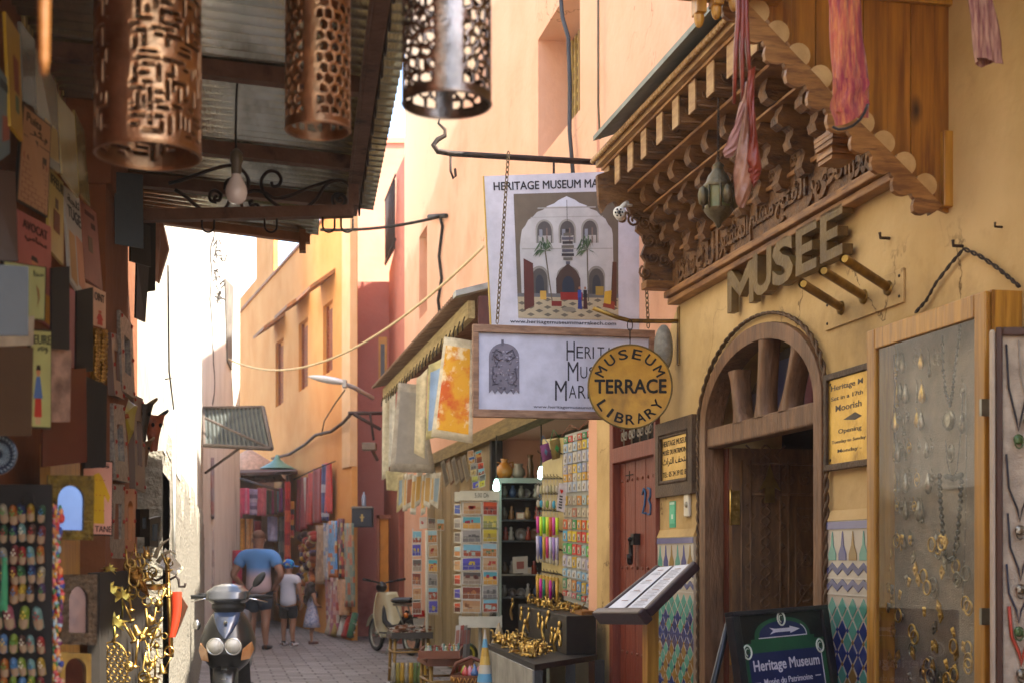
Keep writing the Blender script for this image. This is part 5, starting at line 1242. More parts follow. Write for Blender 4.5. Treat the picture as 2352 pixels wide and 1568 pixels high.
# ------------------------------------------------------------------ miniature slippers
b = MB('17120e'); b.box(-.42, .123, .02, .03, .8, 1.6); sbk = b.build('slipper_board', MATTE, loc=(P(0, 0, 3.52).x, 3.52, 0)); tag(sbk, 'dark board on which rows of miniature slippers hang', 'display board')
proto = MB('ffffff')
proto.grid(lambda u, v: ((.0098 * math.sin(pi * min(v * 1.12, 1)) ** .55 * (1 - .12 * v)) * math.cos(pi * u), -.0125 * math.sin(pi * u) * math.sin(pi * min(.12 + v * .95, 1)) ** .5, .024 - .027 * v), 10, 10)
proto.mi = 1; proto.col('7a6248'); proto.grid(lambda u, v: (.0094 * (2 * u - 1) * (1 - .9 * max(0, v * 1.0 - .45) ** 2 * 1.6) , -.004 - .003 * (1 - (2 * u - 1) ** 2), -.003 - .021 * v), 6, 8)
proto.mi = 0; proto.grid(lambda u, v: (.0108 * math.cos(pi + pi * u) * 1.0, -.006 - .002 * math.sin(6 * v), -.003 - .0225 * math.sin(pi * u) * 1.0 - .0 * v + .001 * v), 10, 1)
proto.box(-.0095, .0095, -.003, .0, -.022, .012)
pm = proto.build('miniature_slipper', [OBJC, MATTE])
names = {'orange': 'c06a14', 'yellow': 'c09a1c', 'dark red': '7c1c1c', 'navy': '24305c', 'sky blue': '5c88b4', 'lime green': '8ca02c', 'forest green': '2f5a34', 'pink': 'b8606c', 'cream': 'b8a888', 'pale teal': '7ca498', 'purple': '4c2c5c', 'scarlet': 'b0281c', 'brown': '5c3a24'}
ordn = ['first', 'second', 'third', 'fourth', 'fifth', 'sixth', 'seventh', 'eighth', 'ninth']
rws = [(1178, ['cream', 'orange', 'navy', 'yellow', 'forest green']), (1224, ['forest green', 'navy', 'pale teal', 'brown', 'dark red']), (1274, ['cream', 'dark red', 'scarlet', 'pale teal', 'orange']), (1318, ['purple', 'dark red', 'forest green', 'navy', 'cream']), (1360, ['forest green', 'orange', 'yellow', 'brown', 'purple']),
       (1416, ['forest green', 'pink', 'lime green', 'pale teal']), (1478, ['sky blue', 'lime green', 'brown', 'pale teal', 'scarlet']), (1530, ['orange', 'sky blue', 'lime green', 'pale teal', 'yellow']), (1572, ['orange', 'lime green', 'sky blue', 'lime green', 'dark red'])]
first = True
deco = MB()
for x, z in ((0, .012), (-.004, .004), (.004, .004), (0, -.001)): deco.ball((x, -.012 + .15 * abs(x), z), .0022, .0015, .0026, n=5, c='c8b89c')
deco = deco.build('embroidery', OBJC)
dec_mesh = deco.data; bpy.data.objects.remove(deco)
for ri, (y, cl) in enumerate(rws):
    for ci, c in enumerate(cl):
        big = len(cl) == 4; x = (20, 22, 54, 86)[ci] if big else (9, 31, 51, 71, 94)[ci]
        if big and ci == 0: x = -8
        o = pm if first else pm.copy()
        if not first: COL.objects.link(o)
        first = False
        p = P(x + random.uniform(-2, 2), y + random.uniform(-3, 3), 3.515); o.location = (p.x, 3.515 + .003, p.z); k = (1.32 if big else 1.0) * random.uniform(.94, 1.06); o.scale = (k, k, k); o.rotation_euler = (R(6), R(random.uniform(-9, 9)), 0)
        o.color = (*[v * .36 for v in lin(names[c])], 1)
        tag(o, '%s miniature slipper, %s from the street end in the %s row down' % (c, ordn[len(cl) - 1 - ci], ordn[ri]), 'slipper', 'miniature slippers hung in rows')
        e = bpy.data.objects.new('embroidery', dec_mesh); COL.objects.link(e); e.parent = o; e.color = (*lin(random.choice(('b89a3c', '8c2c2c', '3c6a8c', 'c0b49c', '4c7a3c'))), 1)
# bead garland
rg = random.Random(4); b = MB()
for k in range(230):
    y = 1160 + 420 * k / 230; p = P(rg.uniform(112, 140) + 4 * math.sin(y / 30), y, 3.6); b.ball(p, rg.uniform(.004, .0095), rg.uniform(.004, .008), rg.uniform(.005, .014), n=5, c=rg.choice(('a82c20', 'c08a24', 'b0a48c', '2c3c7c', 'c05a5c', '3c6a3c', 'c0763c', 'a88a68', '6a2c4c', '8cA0a8')))
b.tube([P(126, 1150, 3.62), P(128, 1600, 3.62)], .004, 5, c='3a2a1c'); tag(b.build('bead_garland', SATIN), 'long garland of mixed coloured beads and charms beside the slipper board', 'garland')
b = MB('2c6a44'); fold_cloth(b, P(10, 1285, 3.45), P(8, 1395, 3.45), .012, .02, 0, .2, 10, 8); b.ball(P(10, 1285, 3.45), .008, n=6); tag(b.build('green_tassel', CLOTH), 'green silk tassel hanging over the slippers', 'tassel')
b = MB(); x0 = LSF.fx(141); b.box(LSF.fx(140), LSF.fx(205), .03, .06, .3, 1.75); o = b.build('wooden_post', WOOD_Y); tag(o, 'yellow brown wooden boards behind the embossed mirrors', 'board'); o.location = LSF.O; o.rotation_euler = (0, 0, LSF.rz)
b = MB('15120e'); b.tube([P(52, 1160, 3.5), P(50, 1140, 3.5), P(62, 1130, 3.5), P(76, 1138, 3.5), P(78, 1155, 3.5), P(92, 1168, 3.5)], .003, 6); tag(b.build('iron_hook', MATTE), 'black curled iron hook above the slipper board', 'hook')

# ------------------------------------------------------------------ horned masks, brass goods in the sun
def mask(label, x, y, d, s, col, horn, hcol):
    t = thing('horned_mask', label, 'mask', P(x, y, d), (0, 0, R(40))); b = MB(col)
    b.grid(lambda u, v: (s * (.55 - .25 * v) * math.cos(2 * pi * u) * (1 + .25 * math.sin(3 * v + 2)), s * .4 * math.sin(2 * pi * u) * (1 - .3 * v), s * (.8 - 1.9 * v) + s * .1 * math.cos(4 * pi * u)), 14, 10); b.build('face', mat('mask_leather', src='vcol', rough=.5, var=.4, sc=18, bump=.6, bsc=30), t)
    for sg_ in (-1, 1):
        b = MB(hcol); b.tube([(sg_ * s * (.3 + .55 * math.sin(k * .28)) , 0, s * (.6 + .15 * k - .012 * k * k)) for k in range(9)], [s * .15 * (1 - k / 9.5) for k in range(9)], 7); b.build('horn', SATIN, t)
    for sg_ in (-1, 1): b = MB('120e0a'); b.ball((sg_ * s * .22, -s * .42, s * .2), s * .1, s * .06, s * .12, n=6); b.build('eye', MATTE, t)
mask('black goat mask with a long curved horn', 325, 960, 6.0, .085, '2a2018', 1, '6a5a40')
mask('orange leather goat mask with blue black horns', 352, 985, 6.3, .085, '843c1c', 1, '2c3438')
mask('small brown mask hanging lowest among the masks', 330, 1035, 6.2, .06, '5c4028', 1, '8a7a5c')
b = MB('96860f'); q = [(275, 895), (292, 918), (309, 930), (303, 950), (300, 985), (285, 1020), (282, 985), (273, 960), (280, 940)]; v = [P(x, y, 5.6) for x, y in q]
for i in range(len(v)): b.hexa([P(289, 950, 5.5), v[i], v[(i + 1) % len(v)]], [P(289, 950, 5.62), v[i] + Vector((0, .05, 0)), v[(i + 1) % len(v)] + Vector((0, .05, 0))])
b.tube([P(289, 950, 5.49), P(292, 960, 5.49)], .01, 5, c='8a3c14'); tag(b.build('star_lantern', SATIN), 'yellow leather star lantern beside the horned masks', 'lantern')
def palm(label, x, y, d, s, group):
    t = thing('brass_palm', label, 'ornament', P(x, y, d), (0, 0, R(25)), group); b = MB('93853c')
    b.tube([(0, 0, -.95 * s), (.04 * s, 0, -.5 * s), (0, 0, 0)], [.05 * s, .04 * s, .035 * s], 6); b.build('trunk', METALC, t)
    for k in range(11):
        a = R(-25 + 230 * k / 10); b = MB('a3924a'); L = s * (.42 + .1 * (k % 3)); dx, dz = math.cos(a), math.sin(a)
        b.hexa([(0, -.006, 0), (dx * L * .5 - dz * .06 * s, -.01, dz * L * .5 + dx * .06 * s), (dx * L, -.004, dz * L - .12 * s), (dx * L * .5 + dz * .06 * s, -.01, dz * L * .5 - dx * .06 * s)], [(0, 0, 0), (dx * L * .5 - dz * .06 * s, -.004, dz * L * .5 + dx * .06 * s), (dx * L, .002, dz * L - .12 * s), (dx * L * .5 + dz * .06 * s, -.004, dz * L * .5 - dx * .06 * s)]); b.build('frond', METALC, t)
for lb, x, y, s in (('bright yellow brass palm hanging highest', 252, 1308, .05), ('dull brass palm with wide fronds below the bright one', 250, 1355, .085), ('brass palm tucked beside the widest one', 280, 1370, .075), ('lowest brass palm over the pierced fish', 262, 1432, .085)): palm(lb, x, y, 5.0 + .004 * (x - 250), s * 1.1, 'hanging brass palm trees')
b = MB(); c0, c1 = P(292, 1296, 5.5), P(342, 1368, 5.5); b.tube([c0, c0.lerp(c1, .3), c0.lerp(c1, .7), c1], [.034, .032, .018, .004], 12); tag(b.build('copper_cone', mat('hammered_copper', 'a87838', '7c5024', rough=.35, metal=1, sc=40, bump=.8, bsc=60)), 'hammered copper cone hanging point down among the palms', 'cone')
b = MB(); fc = P(258, 1528, 4.9)
for i in range(5):
    for k in range(7):
        a = i * .022 - .044, k * .022 - .07
        if (a[0] / .055) ** 2 + (a[1] / .085) ** 2 < 1: b.tube([fc + Vector((a[0] + .011 * (k % 2) + .009 * math.cos(w), 0, a[1] + .009 * math.sin(w))) for w in [pi / 3 * q for q in range(6)]], .0028, 4, closed=True)
b.tube([fc + Vector((.056 * math.cos(w), 0, .085 * math.sin(w))) for w in [2 * pi * q / 20 for q in range(20)]], .003, 5, closed=True); b.tube([fc + Vector((.0, 0, .085)), fc + Vector((.02, 0, .11))], .006, 5); tag(b.build('pierced_fish', OLDBRASS), 'pierced brass fish ornament under the palms', 'ornament')
# upright brass goods
b = MB(); b.tube([P(384, 1288, 6.5), P(394, 1508, 6.5)], .011, 8); b.ball(P(384, 1286, 6.5), .018, n=8); tag(b.build('brass_rod', BRASS), 'long upright brass rod shining in the sun', 'rod')
b = MB(); b.lathe([(0, -.03), (.03, -.026), (.05, -.004), (.052, 0), (.046, -.002), (.028, -.02), (0, -.022)], P(357, 1340, 6.4), n=20); tag(b.build('brass_bowl', BRASS), 'small shallow brass bowl hanging beside the iron hook', 'bowl')
b = MB(); c = P(332, 1560, 6.0); b.lathe([(0, -.12), (.03, -.118), (.05, -.09), (.056, -.03), (.06, 0), (.066, .006), (.06, .006), (.05, -.03), (0, -.1)], c, n=24); tag(b.build('brass_pot', BRASS), 'brass pot at the foot of the sunlit goods', 'pot')
b = MB(); q = [(362, 1310), (352, 1318), (350, 1328), (360, 1332), (372, 1326), (378, 1316), (390, 1330), (404, 1322), (410, 1330), (412, 1346), (424, 1346), (426, 1338)]
b.tube([P(x, y, 6.5) for x, y in q], .0065, 7); tag(b.build('iron_hook', IRON), 'black iron S hooks holding the red leather pouch', 'hook')
t = thing('hanging_pouch', 'bright red leather sheath hanging in the sun from an iron hook', 'pouch', P(412, 1405, 6.5))
O = P(412, 1405, 6.5); b = MB('a8331a'); b.grid(lambda u, v: (P(404 + 5 * math.sin(pi * v) - 10 * v, 1358 + 104 * v, 6.5) - O) + Vector(((.028 * (1 - .4 * v)) * math.cos(2 * pi * u), .012 * math.sin(2 * pi * u), 0)), 12, 12); b.build('sheath', SATIN, t)
b = MB('4a2c1c'); v = [P(417, 1370, 6.56), P(431, 1392, 6.56), P(412, 1440, 6.56), P(402, 1462, 6.56)]; b.hexa([p - O for p in v], [p - O + Vector((0, .012, 0)) for p in v]); b.build('flap', SATIN, t)
rg = random.Random(11)
for k in range(62):
    x, y = rg.uniform(292, 392), rg.uniform(1270, 1565); d = 5.25 + (x - 300) * .011; p = P(x, y, d); b = MB(); kind = rg.randrange(5); b.M = Matrix.Translation(p) @ Matrix.Rotation(rg.uniform(-.6, .6), 4, 'Y') @ Matrix.Scale(rg.uniform(.65, 1.25), 4); p = Vector((0, 0, 0))
    if kind == 0: b.tube([p + Vector((.018 * math.cos(w), 0, .018 * math.sin(w))) for w in [2 * pi * q / 14 for q in range(14)]], .004, 6, closed=True); nm, lb, ct_ = 'brass_ring', 'shiny brass ring among the tangle of sunlit brass goods', 'ring'
    elif kind == 1: b.lathe([(.004, .03), (.01, .024), (.014, .0), (.022, -.012), (.02, -.014), (0, 0)], p, n=12); nm, lb, ct_ = 'brass_bell', 'little brass bell among the tangle of sunlit brass goods', 'bell'
    elif kind == 2: b.tube([p + Vector((0, 0, .06)), p + Vector((.0, 0, .0)), p + Vector((.012, 0, -.014)), p + Vector((.028, 0, -.008)), p + Vector((.03, 0, .01))], .0042, 6); nm, lb, ct_ = 'brass_hook', 'small brass hook among the tangle of sunlit brass goods', 'hook'
    elif kind == 3: b.tube([p + Vector((0, 0, .06)), p + Vector((.004, .0, -.03))], .005, 6); b.lathe([(0, -.04), (.014, -.036), (.016, -.03), (0, -.026)], p + Vector((.004, -.004, 0)), n=10); nm, lb, ct_ = 'brass_spoon', 'long handled brass spoon among the tangle of sunlit brass goods', 'spoon'
    else: b.lathe([(0, -.022), (.012, -.02), (.02, -.008), (.018, .004), (.009, .014), (.012, .022), (.006, .022), (0, .0)], p, n=12); nm, lb, ct_ = 'brass_pot', 'thimble sized brass pot among the tangle of sunlit brass goods', 'pot'
    o = b.build(nm, BRASS if k % 2 else OLDBRASS); tag(o, lb, ct_, ct_ + 's among the sunlit brass')
b = MB('201a12'); b.box(LSF.fx(215), LSF.fx(325), -.02, .02, .3, 1.36); o = b.build('brass_rack', MATTE); tag(o, 'dark rack on which the brass goods hang in the sun', 'rack'); o.location = LSF.O; o.rotation_euler = (0, 0, LSF.rz)
b = MB('b8ac90'); v = [P(362, 1300, 6.5), P(378, 1262, 6.6), P(420, 1308, 6.6), P(404, 1322, 6.5)]; b.hexa(v, [p + Vector((0, .01, .012)) for p in v]); tag(b.build('leather_flap', SATIN), 'pale leather piece catching the sun above the iron hook', 'leather piece')
# antelope horns
for lb, q in (('pale curved horn sticking out above the brass goods', [(356, 1280), (362, 1262), (374, 1246), (390, 1236)]), ('white curved horn tip above the red sheath', [(362, 1290), (376, 1272), (392, 1264), (404, 1272)])):
    b = MB('b0a080'); b.tube([P(x, y, 6.4) for x, y in q], [.011, .010, .007, .003], 8); tag(b.build('animal_horn', SATIN), lb, 'horn')
# reeds and thorny twigs at the top corner
rg = random.Random(5); b = MB()
for k in range(70):
    x = rg.uniform(55, 150); d = 4.2 + (x - 55) * .012; b.col(rg.choice(('a08a52', '8c7844', '6a5a34', 'b09a64'))); top = P(x + rg.uniform(-12, 12) - 10, -120, d); bot = P(x + (x - 55) * .45 + rg.uniform(-5, 5), rg.uniform(120, 330) if x > 90 else rg.uniform(60, 220), d); b.tube([top, top.lerp(bot, .5) + Vector((rg.uniform(-.008, .008), 0, 0)), bot], [.006, .005, .003], 5)
tag(b.build('reed_bundle', MATTE), 'bundle of dry reeds hanging at the top of the sign wall', 'reeds')
b = MB('3c2f20')
for k in range(16):
    p = P(rg.uniform(100, 190), rg.uniform(60, 240), 4.9); pts = [p]
    for q in range(6): pts.append(pts[-1] + Vector((rg.uniform(-.01, .035), rg.uniform(-.01, .01), rg.uniform(-.035, .02))))
    b.tube(pts, .0022, 4)
    for q in pts[1:-1]: b.tube([q, q + Vector((rg.uniform(-.015, .015), 0, rg.uniform(-.015, .015)))], [.0015, .0004], 3)
tag(b.build('thorn_twigs', MATTE), 'tangle of thorny twigs across the dry reeds', 'twigs')
t = thing('wooden_tassel', 'turned yellow wooden pendant hanging close to the camera', 'pendant', P(102, 175, 1.75)); b = MB()
b.lathe([(0, 0), (.004, .002), (.006, .02), (.0065, .05), (.0075, .10), (.0085, .17), (.007, .22)], n=12); b.build('pendant', mat('pendant_wood', '7a4c16', '5c3810', rough=.5), t)
b = MB('5c3a1c'); b.tube([(0, 0, .2), (0, 0, .93)], .002, 5); b.build('cord', MATTE, t)
# ------------------------------------------------------------------ cables and fittings on the left buildings
def cable(label, pts, r_, col='1c1a17', cat='cable', name='cable', group=None, m=None):
    b = MB(col); b.tube(pts, r_, 5); return tag(b.build(name, m or MATTE), label, cat, group)
LWp = lambda x, y, t=-.02: LW.w(*(lambda q: (q[0], t, q[1]))(LW.at(x, y, t)))
o = cable('grey conduit running down the sunlit white wall', [LWp(399, 940, -.04), LWp(399, 1300, -.04)], .009, 'c4c2ba', 'conduit', 'conduit'); 
b = MB('2c2a26'); b.tube([LWp(399, 940, -.05), LWp(388, 850, -.05), LWp(386, 610, -.04)], .004, 5); b.tube([LWp(380, 870, -.05), LWp(394, 868, -.05)], .003, 4); b.build('cable', MATTE, o)
gp = lambda x, y: P(x, y, 21.0 + (x - 466) / 85 * 4.9)
rg = random.Random(2)
for k, (x0, lb) in enumerate(((484, 'thick bundle of cables running down the grey wall'), (500, 'second cable looping beside the thick bundle'))):
    pts = [gp(x0 + rg.uniform(-3, 3) + (10 * math.sin(y / 130) if k else 4 * math.sin(y / 60)), y) for y in range(520, 930 if k == 0 else 800, 24)]
    cable(lb, pts, .035 if k == 0 else .022, '2a2826', group='cables on the grey wall')
b = MB('33302c')
for k in range(46):
    c = gp(rg.uniform(486, 506), rg.uniform(560, 690)); b.tube([c, c + Vector((rg.uniform(-.12, .12), -.05, rg.uniform(-.14, .14))), c + Vector((rg.uniform(-.14, .14), -.02, rg.uniform(-.18, .18)))], .014, 4)
tag(b.build('cable_tangle', MATTE), 'dark tangle of wires and insulators halfway up the grey wall', 'wires')
b = MB(); q = [gp(512, 640), gp(532, 660), gp(528, 850), gp(518, 830)]; b.hexa(q, [p + Vector((.05, -.05, 0)) for p in q]); tag(b.build('grey_patch', mat('peeled_plaster', '7c7870', '5c5852', rough=.95, sc=4, bump=.6)), 'rough peeled plaster patch beside the cable bundle', 'plaster patch')
cable('pale rope slung across the alley between the grey and red buildings', sag_pts(gp(520, 822), P(1112, 565, 14), .62, 24), .016, 'cdb890', 'rope', 'rope')
cable('black twisted cable crossing from the awning to the salmon wall', sag_pts(P(735, 528, 18), RW.w(*(lambda q: (q[0], -.06, q[1]))(RW.at(1010, 498, -.06))), .06, 12), .02, group='cables on the salmon wall')
rp_ = lambda x, y, t=-.03: RW.w(*(lambda q: (q[0], t, q[1]))(RW.at(x, y, t)))
cable('black cable dropping down the salmon wall below its bracket', [rp_(1010, 498), rp_(1016, 520), rp_(1008, 590), rp_(1014, 640), rp_(1006, 690), rp_(1010, 720)], .022, group='cables on the salmon wall')
b = MB('23201d'); b.tube([rp_(985, 498), rp_(1025, 496)], .03, 6); b.box(-.06, .06, -.06, .06, -.05, .05) if False else None
tag(b.build('cable_bracket', MATTE), 'small black bracket where the cable meets the salmon wall', 'bracket')
cable('thick dark cable running past the tall recessed window', [rp_(1284, -40, -.05), rp_(1292, 40, -.05), rp_(1305, 85, -.05), rp_(1309, 200, -.05), rp_(1308, 300, -.05), rp_(1316, 400, -.05)], .018, '3a3c40', group='cables on the salmon wall')
cable('thin straight wire down the salmon wall near the canopy roof', [rp_(1374, -40), rp_(1374, 240), rp_(1378, 320)], .008, '5a5440', group='cables on the salmon wall')
owp = lambda x, y, t=-.1: OW.w(*(lambda q: (q[0], t, q[1]))(OW.at(x, y, t)))
cable('heavy cable bundle sagging along the orange wall above the rugs', [owp(625, 1052), owp(665, 1042), owp(700, 1020), owp(725, 998), owp(760, 990), owp(790, 968), owp(806, 950)], .03, '4a3a2e', group='cables on the orange wall')
cable('thin cable looping from the street lamp down the orange wall', [P(792, 895, 20.5), P(770, 925, 21), owp(745, 965), owp(738, 1000)], .012, '6a5a48', group='cables on the orange wall')

# street lamp
sl = thing('street_lamp', 'white street lamp head on a bracket in front of the orange wall', 'street lamp', P(790, 884, 20.5)); O = P(790, 884, 20.5)
b = MB('c6c6c8')
def lampfn(u, v):
    a = 2 * pi * v; x = -.56 * u + .02; w = .10 * math.sin(pi * min(1, .12 + u * .9)) ** .6; return (x, w * math.cos(a), .04 + .09 * u * 1.0 + w * .55 * math.sin(a) - .12 * u * (1 - u) * 0)
b.grid(lampfn, 14, 14); b.build('lamp_head', GLOSS, sl)
b = MB('8c9094'); b.tube([(.0, 0, .02), (.12, .3, 0), (.3, 1.2, -.05)], .035, 8); b.build('arm', SATIN, sl)
b = MB('9a9a96'); b.box(-.02, .04, -.06, .06, -.04, .08); b.build('joint', SATIN, sl, bev=.01)
# iron bracket with dark lamp box on the red corner
ib = thing('iron_bracket', 'rusty iron bracket and floodlight on the corner of the red building', 'bracket', P(866, 950, 22.5)); O = P(866, 950, 22.5)
b = MB('40302c'); b.tube([P(800, 948, 22.3) - O, P(878, 948, 22.5) - O], .03, 6); b.tube([P(812, 950, 22.3) - O, P(874, 985, 22.5) - O], .028, 6); b.tube([P(850, 950, 22.4) - O, P(858, 1010, 22.5) - O], .022, 5); b.build('bars', MATTE, ib)
b = MB('6a5a4c'); c = P(850, 1025, 22.2) - O; b.box(c.x - .12, c.x + .10, c.y - .12, c.y + .12, c.z - .06, c.z + .06); b.tube([c, c + Vector((.1, .2, -.2))], .03, 6); b.build('floodlight', SATIN, ib, bev=.01)
# letter box and bottle
lbx = P(833, 1190, 22.9); b = MB('1f2633'); b.box(-.17, .17, -.1, .12, -.14, .17); o = b.build('letter_box', SATIN, loc=lbx, bev=.01); tag(o, 'dark blue letter box on the red wall with a brass emblem', 'letter box')
b = MB('2f3644'); b.hexa([(-.19, -.13, .172), (.19, -.13, .172), (.19, .13, .172), (-.19, .13, .172)], [(-.15, -.1, .20), (.15, -.1, .20), (.15, .1, .20), (-.15, .1, .20)], '5c5038'); b.build('lid', SATIN, o)
b = MB('a8904c'); b.box(-.015, .015, -.104, -.1, -.05, .07); b.box(-.035, .035, -.106, -.1, .01, .03); b.build('emblem', SATIN, o)
b = MB('8c9cb4'); b.lathe([(0, 0), (.035, .0), (.037, .02), (.037, .14), (.03, .18), (.014, .21), (.014, .24), (0, .24)], n=12); o = b.build('water_bottle', GLOSS, loc=lbx + Vector((.02, 0, .202))); tag(o, 'plastic water bottle standing on the letter box', 'bottle')
b = MB(); n0, n1 = P(873, 1190, 22.6), P(893, 1360, 22.6); b.box(n0.x, n1.x, 22.55, 22.62, n1.z, n0.z, 'b5762c'); b.box(n0.x - .05, n0.x, 22.5, 22.62, n1.z, n0.z + .06, '7c4a38'); b.box(n0.x - .05, n1.x + .04, 22.5, 22.62, n0.z, n0.z + .06, '7c4a38'); tag(b.build('wall_niche', MATTE), 'narrow ochre tiled niche in the foot of the red wall', 'niche')

# tin canopy over the dark shop front
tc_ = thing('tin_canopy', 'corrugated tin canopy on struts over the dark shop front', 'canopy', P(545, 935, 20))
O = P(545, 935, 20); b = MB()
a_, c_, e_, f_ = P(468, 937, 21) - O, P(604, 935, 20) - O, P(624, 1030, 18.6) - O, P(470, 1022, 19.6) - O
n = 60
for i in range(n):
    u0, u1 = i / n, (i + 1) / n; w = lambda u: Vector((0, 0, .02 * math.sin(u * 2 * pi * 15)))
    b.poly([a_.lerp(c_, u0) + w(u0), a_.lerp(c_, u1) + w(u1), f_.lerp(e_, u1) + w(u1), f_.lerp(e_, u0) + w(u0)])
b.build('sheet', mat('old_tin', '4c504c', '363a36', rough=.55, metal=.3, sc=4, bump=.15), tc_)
b = MB('4c4038'); b.tube([a_, c_], .03, 5); b.tube([f_, e_], .03, 5); b.tube([c_, e_], .03, 5); b.tube([a_, f_], .03, 5); b.tube([P(472, 1085, 20) - O, f_.lerp(e_, .55)], .02, 5); b.tube([P(472, 960, 20) - O, e_], .02, 5); b.build('struts', MATTE, tc_)

def hang(label, cat, px, d, cols, name='hanging_rug', group=None, pat=0, d2=None, seed=1, m=None, th=.015):
    """a cloth hung flat: px = x0, y0, x1, y1; cols = band colours"""
    rg = random.Random(seed); x0, y0, x1, y1 = px; d2 = d2 or d; tl, tr = P(x0, y0, d), P(x1, y0, d2); zb = P(x0, y1, d).z; zb2 = P(x1, y1, d2).z; b = MB(); nu, nv = 8, 14
    n = (tr - tl).cross(Vector((0, 0, 1))).normalized(); n = -n if n.y > 0 else n; ph = rg.uniform(0, 6)
    def pt(u, v):
        p = tl.lerp(tr, u); p.z += (zb + (zb2 - zb) * u - p.z) * v; return p + n * (.03 * math.sin(u * 7 + ph + 1.2 * v) * (.4 + v) + .02)
    V = [[b.v(pt(i / nu, j / nv)) for j in range(nv + 1)] for i in range(nu + 1)]; b.sm = True
    for i in range(nu):
        for j in range(nv):
            if pat == 0: c = cols[int(j / nv * len(cols) * 2.2) % len(cols)]
            elif pat == 1: c = cols[int(i / nu * len(cols) * 1.5) % len(cols)]
            elif pat == 2: c = rg.choice(cols)
            else: c = cols[0] if 1 <= i < nu - 1 and 1 <= j < nv - 1 and rg.random() < .7 else rg.choice(cols)
            b.col(c); b.face([V[i][j], V[i + 1][j], V[i + 1][j + 1], V[i][j + 1]])
    o = b.build(name, m or CLOTH, solid=th); return tag(o, label, cat, group)
dO = lambda x: 17216 / (x - 56) - .15
GR = 'rugs and scarves hung outside the textile shop'
for i, (lb, px, cols, pat) in enumerate((('bright red scarf nearest the dark doorway of the textile shop', (683, 1100, 696, 1220), ['b0281c', 'c0382c'], 1), ('red and white striped scarf between two red ones', (694, 1095, 710, 1215), ['a02c28', 'c8b8a8'], 1), ('plain red scarf left of the dark red one', (710, 1085, 722, 1205), ['b03020', 'c03c2c'], 1), ('wide dark red scarf with a long fringe', (724, 1075, 742, 1200), ['8c2018', '9c2c20'], 1),
                                         ('navy blue scarf with pale ends', (729 + 15, 1065, 757, 1195), ['24306c', '2c3c80', '24306c', 'a0a0b0'], 0), ('scarlet scarf hung last on the line', (748, 1062, 762, 1178), ['b8241c', 'c0342c'], 1),
                                         ('patterned brown runner covered with small tufts', (727, 1205, 748, 1340), ['a07c54', '8c6844', 'b08c64'], 2), ('white rug with blue motifs', (748, 1200, 762, 1330), ['b8b4b0', '7c8cb4', 'c4bcb4'], 2), ('pale blue rug with an orange and white design', (760, 1195, 778, 1325), ['6c9cc8', '5c8cc0', 'c8b890', 'c0703c'], 3), ('black and crimson rug with bright zigzags', (779, 1190, 793, 1325), ['5c1c28', '1f1c24', 'a83c2c', 'b09040'], 2), ('tan rug densely patterned, reaching almost to the ground', (792, 1200, 813, 1392), ['a87c4c', '8c8468', 'b0582c', '6c7c6c'], 2),
                                         ('pink and red floral rug along the foot of the wall', (751, 1325, 778, 1458), ['c09084', 'a84c3c', 'c8b4a0', '9c4c60'], 2), ('peach rug with a plain border at the foot of the wall', (777, 1330, 800, 1412), ['c8905c', 'bc8450', 'c89c6c'], 3))):
    d = dO((px[0] + px[2]) / 2 if pat != 9 else 0); hang(lb, 'rug' if 'rug' in lb or 'runner' in lb else 'scarf', px, dO(px[0]), cols, 'hanging_rug' if 'rug' in lb or 'runner' in lb else 'hanging_scarf', GR, pat, dO(px[2]), i)
cable('sagging line above the rugs from which the scarves hang', [owp(675, 1100, -.16), owp(720, 1078, -.16), owp(770, 1058, -.16)], .012, '4a3828', 'line', 'washing_line')
for k, (x0, x1, y, c, lb) in enumerate(((752, 764, 1462, 'b8a890', 'cream rolled rug leaning at the foot of the rugs'), (766, 778, 1466, 'a88c50', 'yellow striped rolled rug leaning at the foot of the rugs'), (780, 790, 1468, 'c0b8ac', 'white rolled rug leaning at the foot of the rugs'), (790, 802, 1470, '9c2c24', 'red rolled rug leaning at the foot of the rugs'), (803, 812, 1470, '2f5c3c', 'green rolled rug leaning at the corner of the wall'))):
    d = dO(x0) - .3; b = MB(c); b.tube([P(x0, y, d) + Vector((0, 0, .06)), P(x1 + 4, y - 62, d + .2)], .055, 8)
    for q in range(5): b.col('c8c0b4' if q % 2 else '3c3430'); p = P(x0, y, d).lerp(P(x1 + 4, y - 62, d + .2), .15 + .15 * q); b.tube([p, p + Vector((.012, 0, .03))], .058, 8)
    tag(b.build('rolled_rug', CLOTH), lb, 'rug', 'rolled rugs at the foot of the wall')
# bags and cushions
rg = random.Random(8); b = MB()
for k in range(90):
    x, y = rg.uniform(690, 722), rg.uniform(1225, 1385); d = dO(x) - .35; b.ball(P(x, y, d), rg.uniform(.05, .11), .06, rg.uniform(.05, .1), n=6, c=rg.choice(('8c2c20', 'b08020', '3c2018', 'a85c28', '5c1c2c', 'b8a070', '3c3050', '7c3c20')))
tag(b.build('bag_cluster', CLOTH), 'hanging cluster of small pompom bags in red, ochre and brown', 'bags')
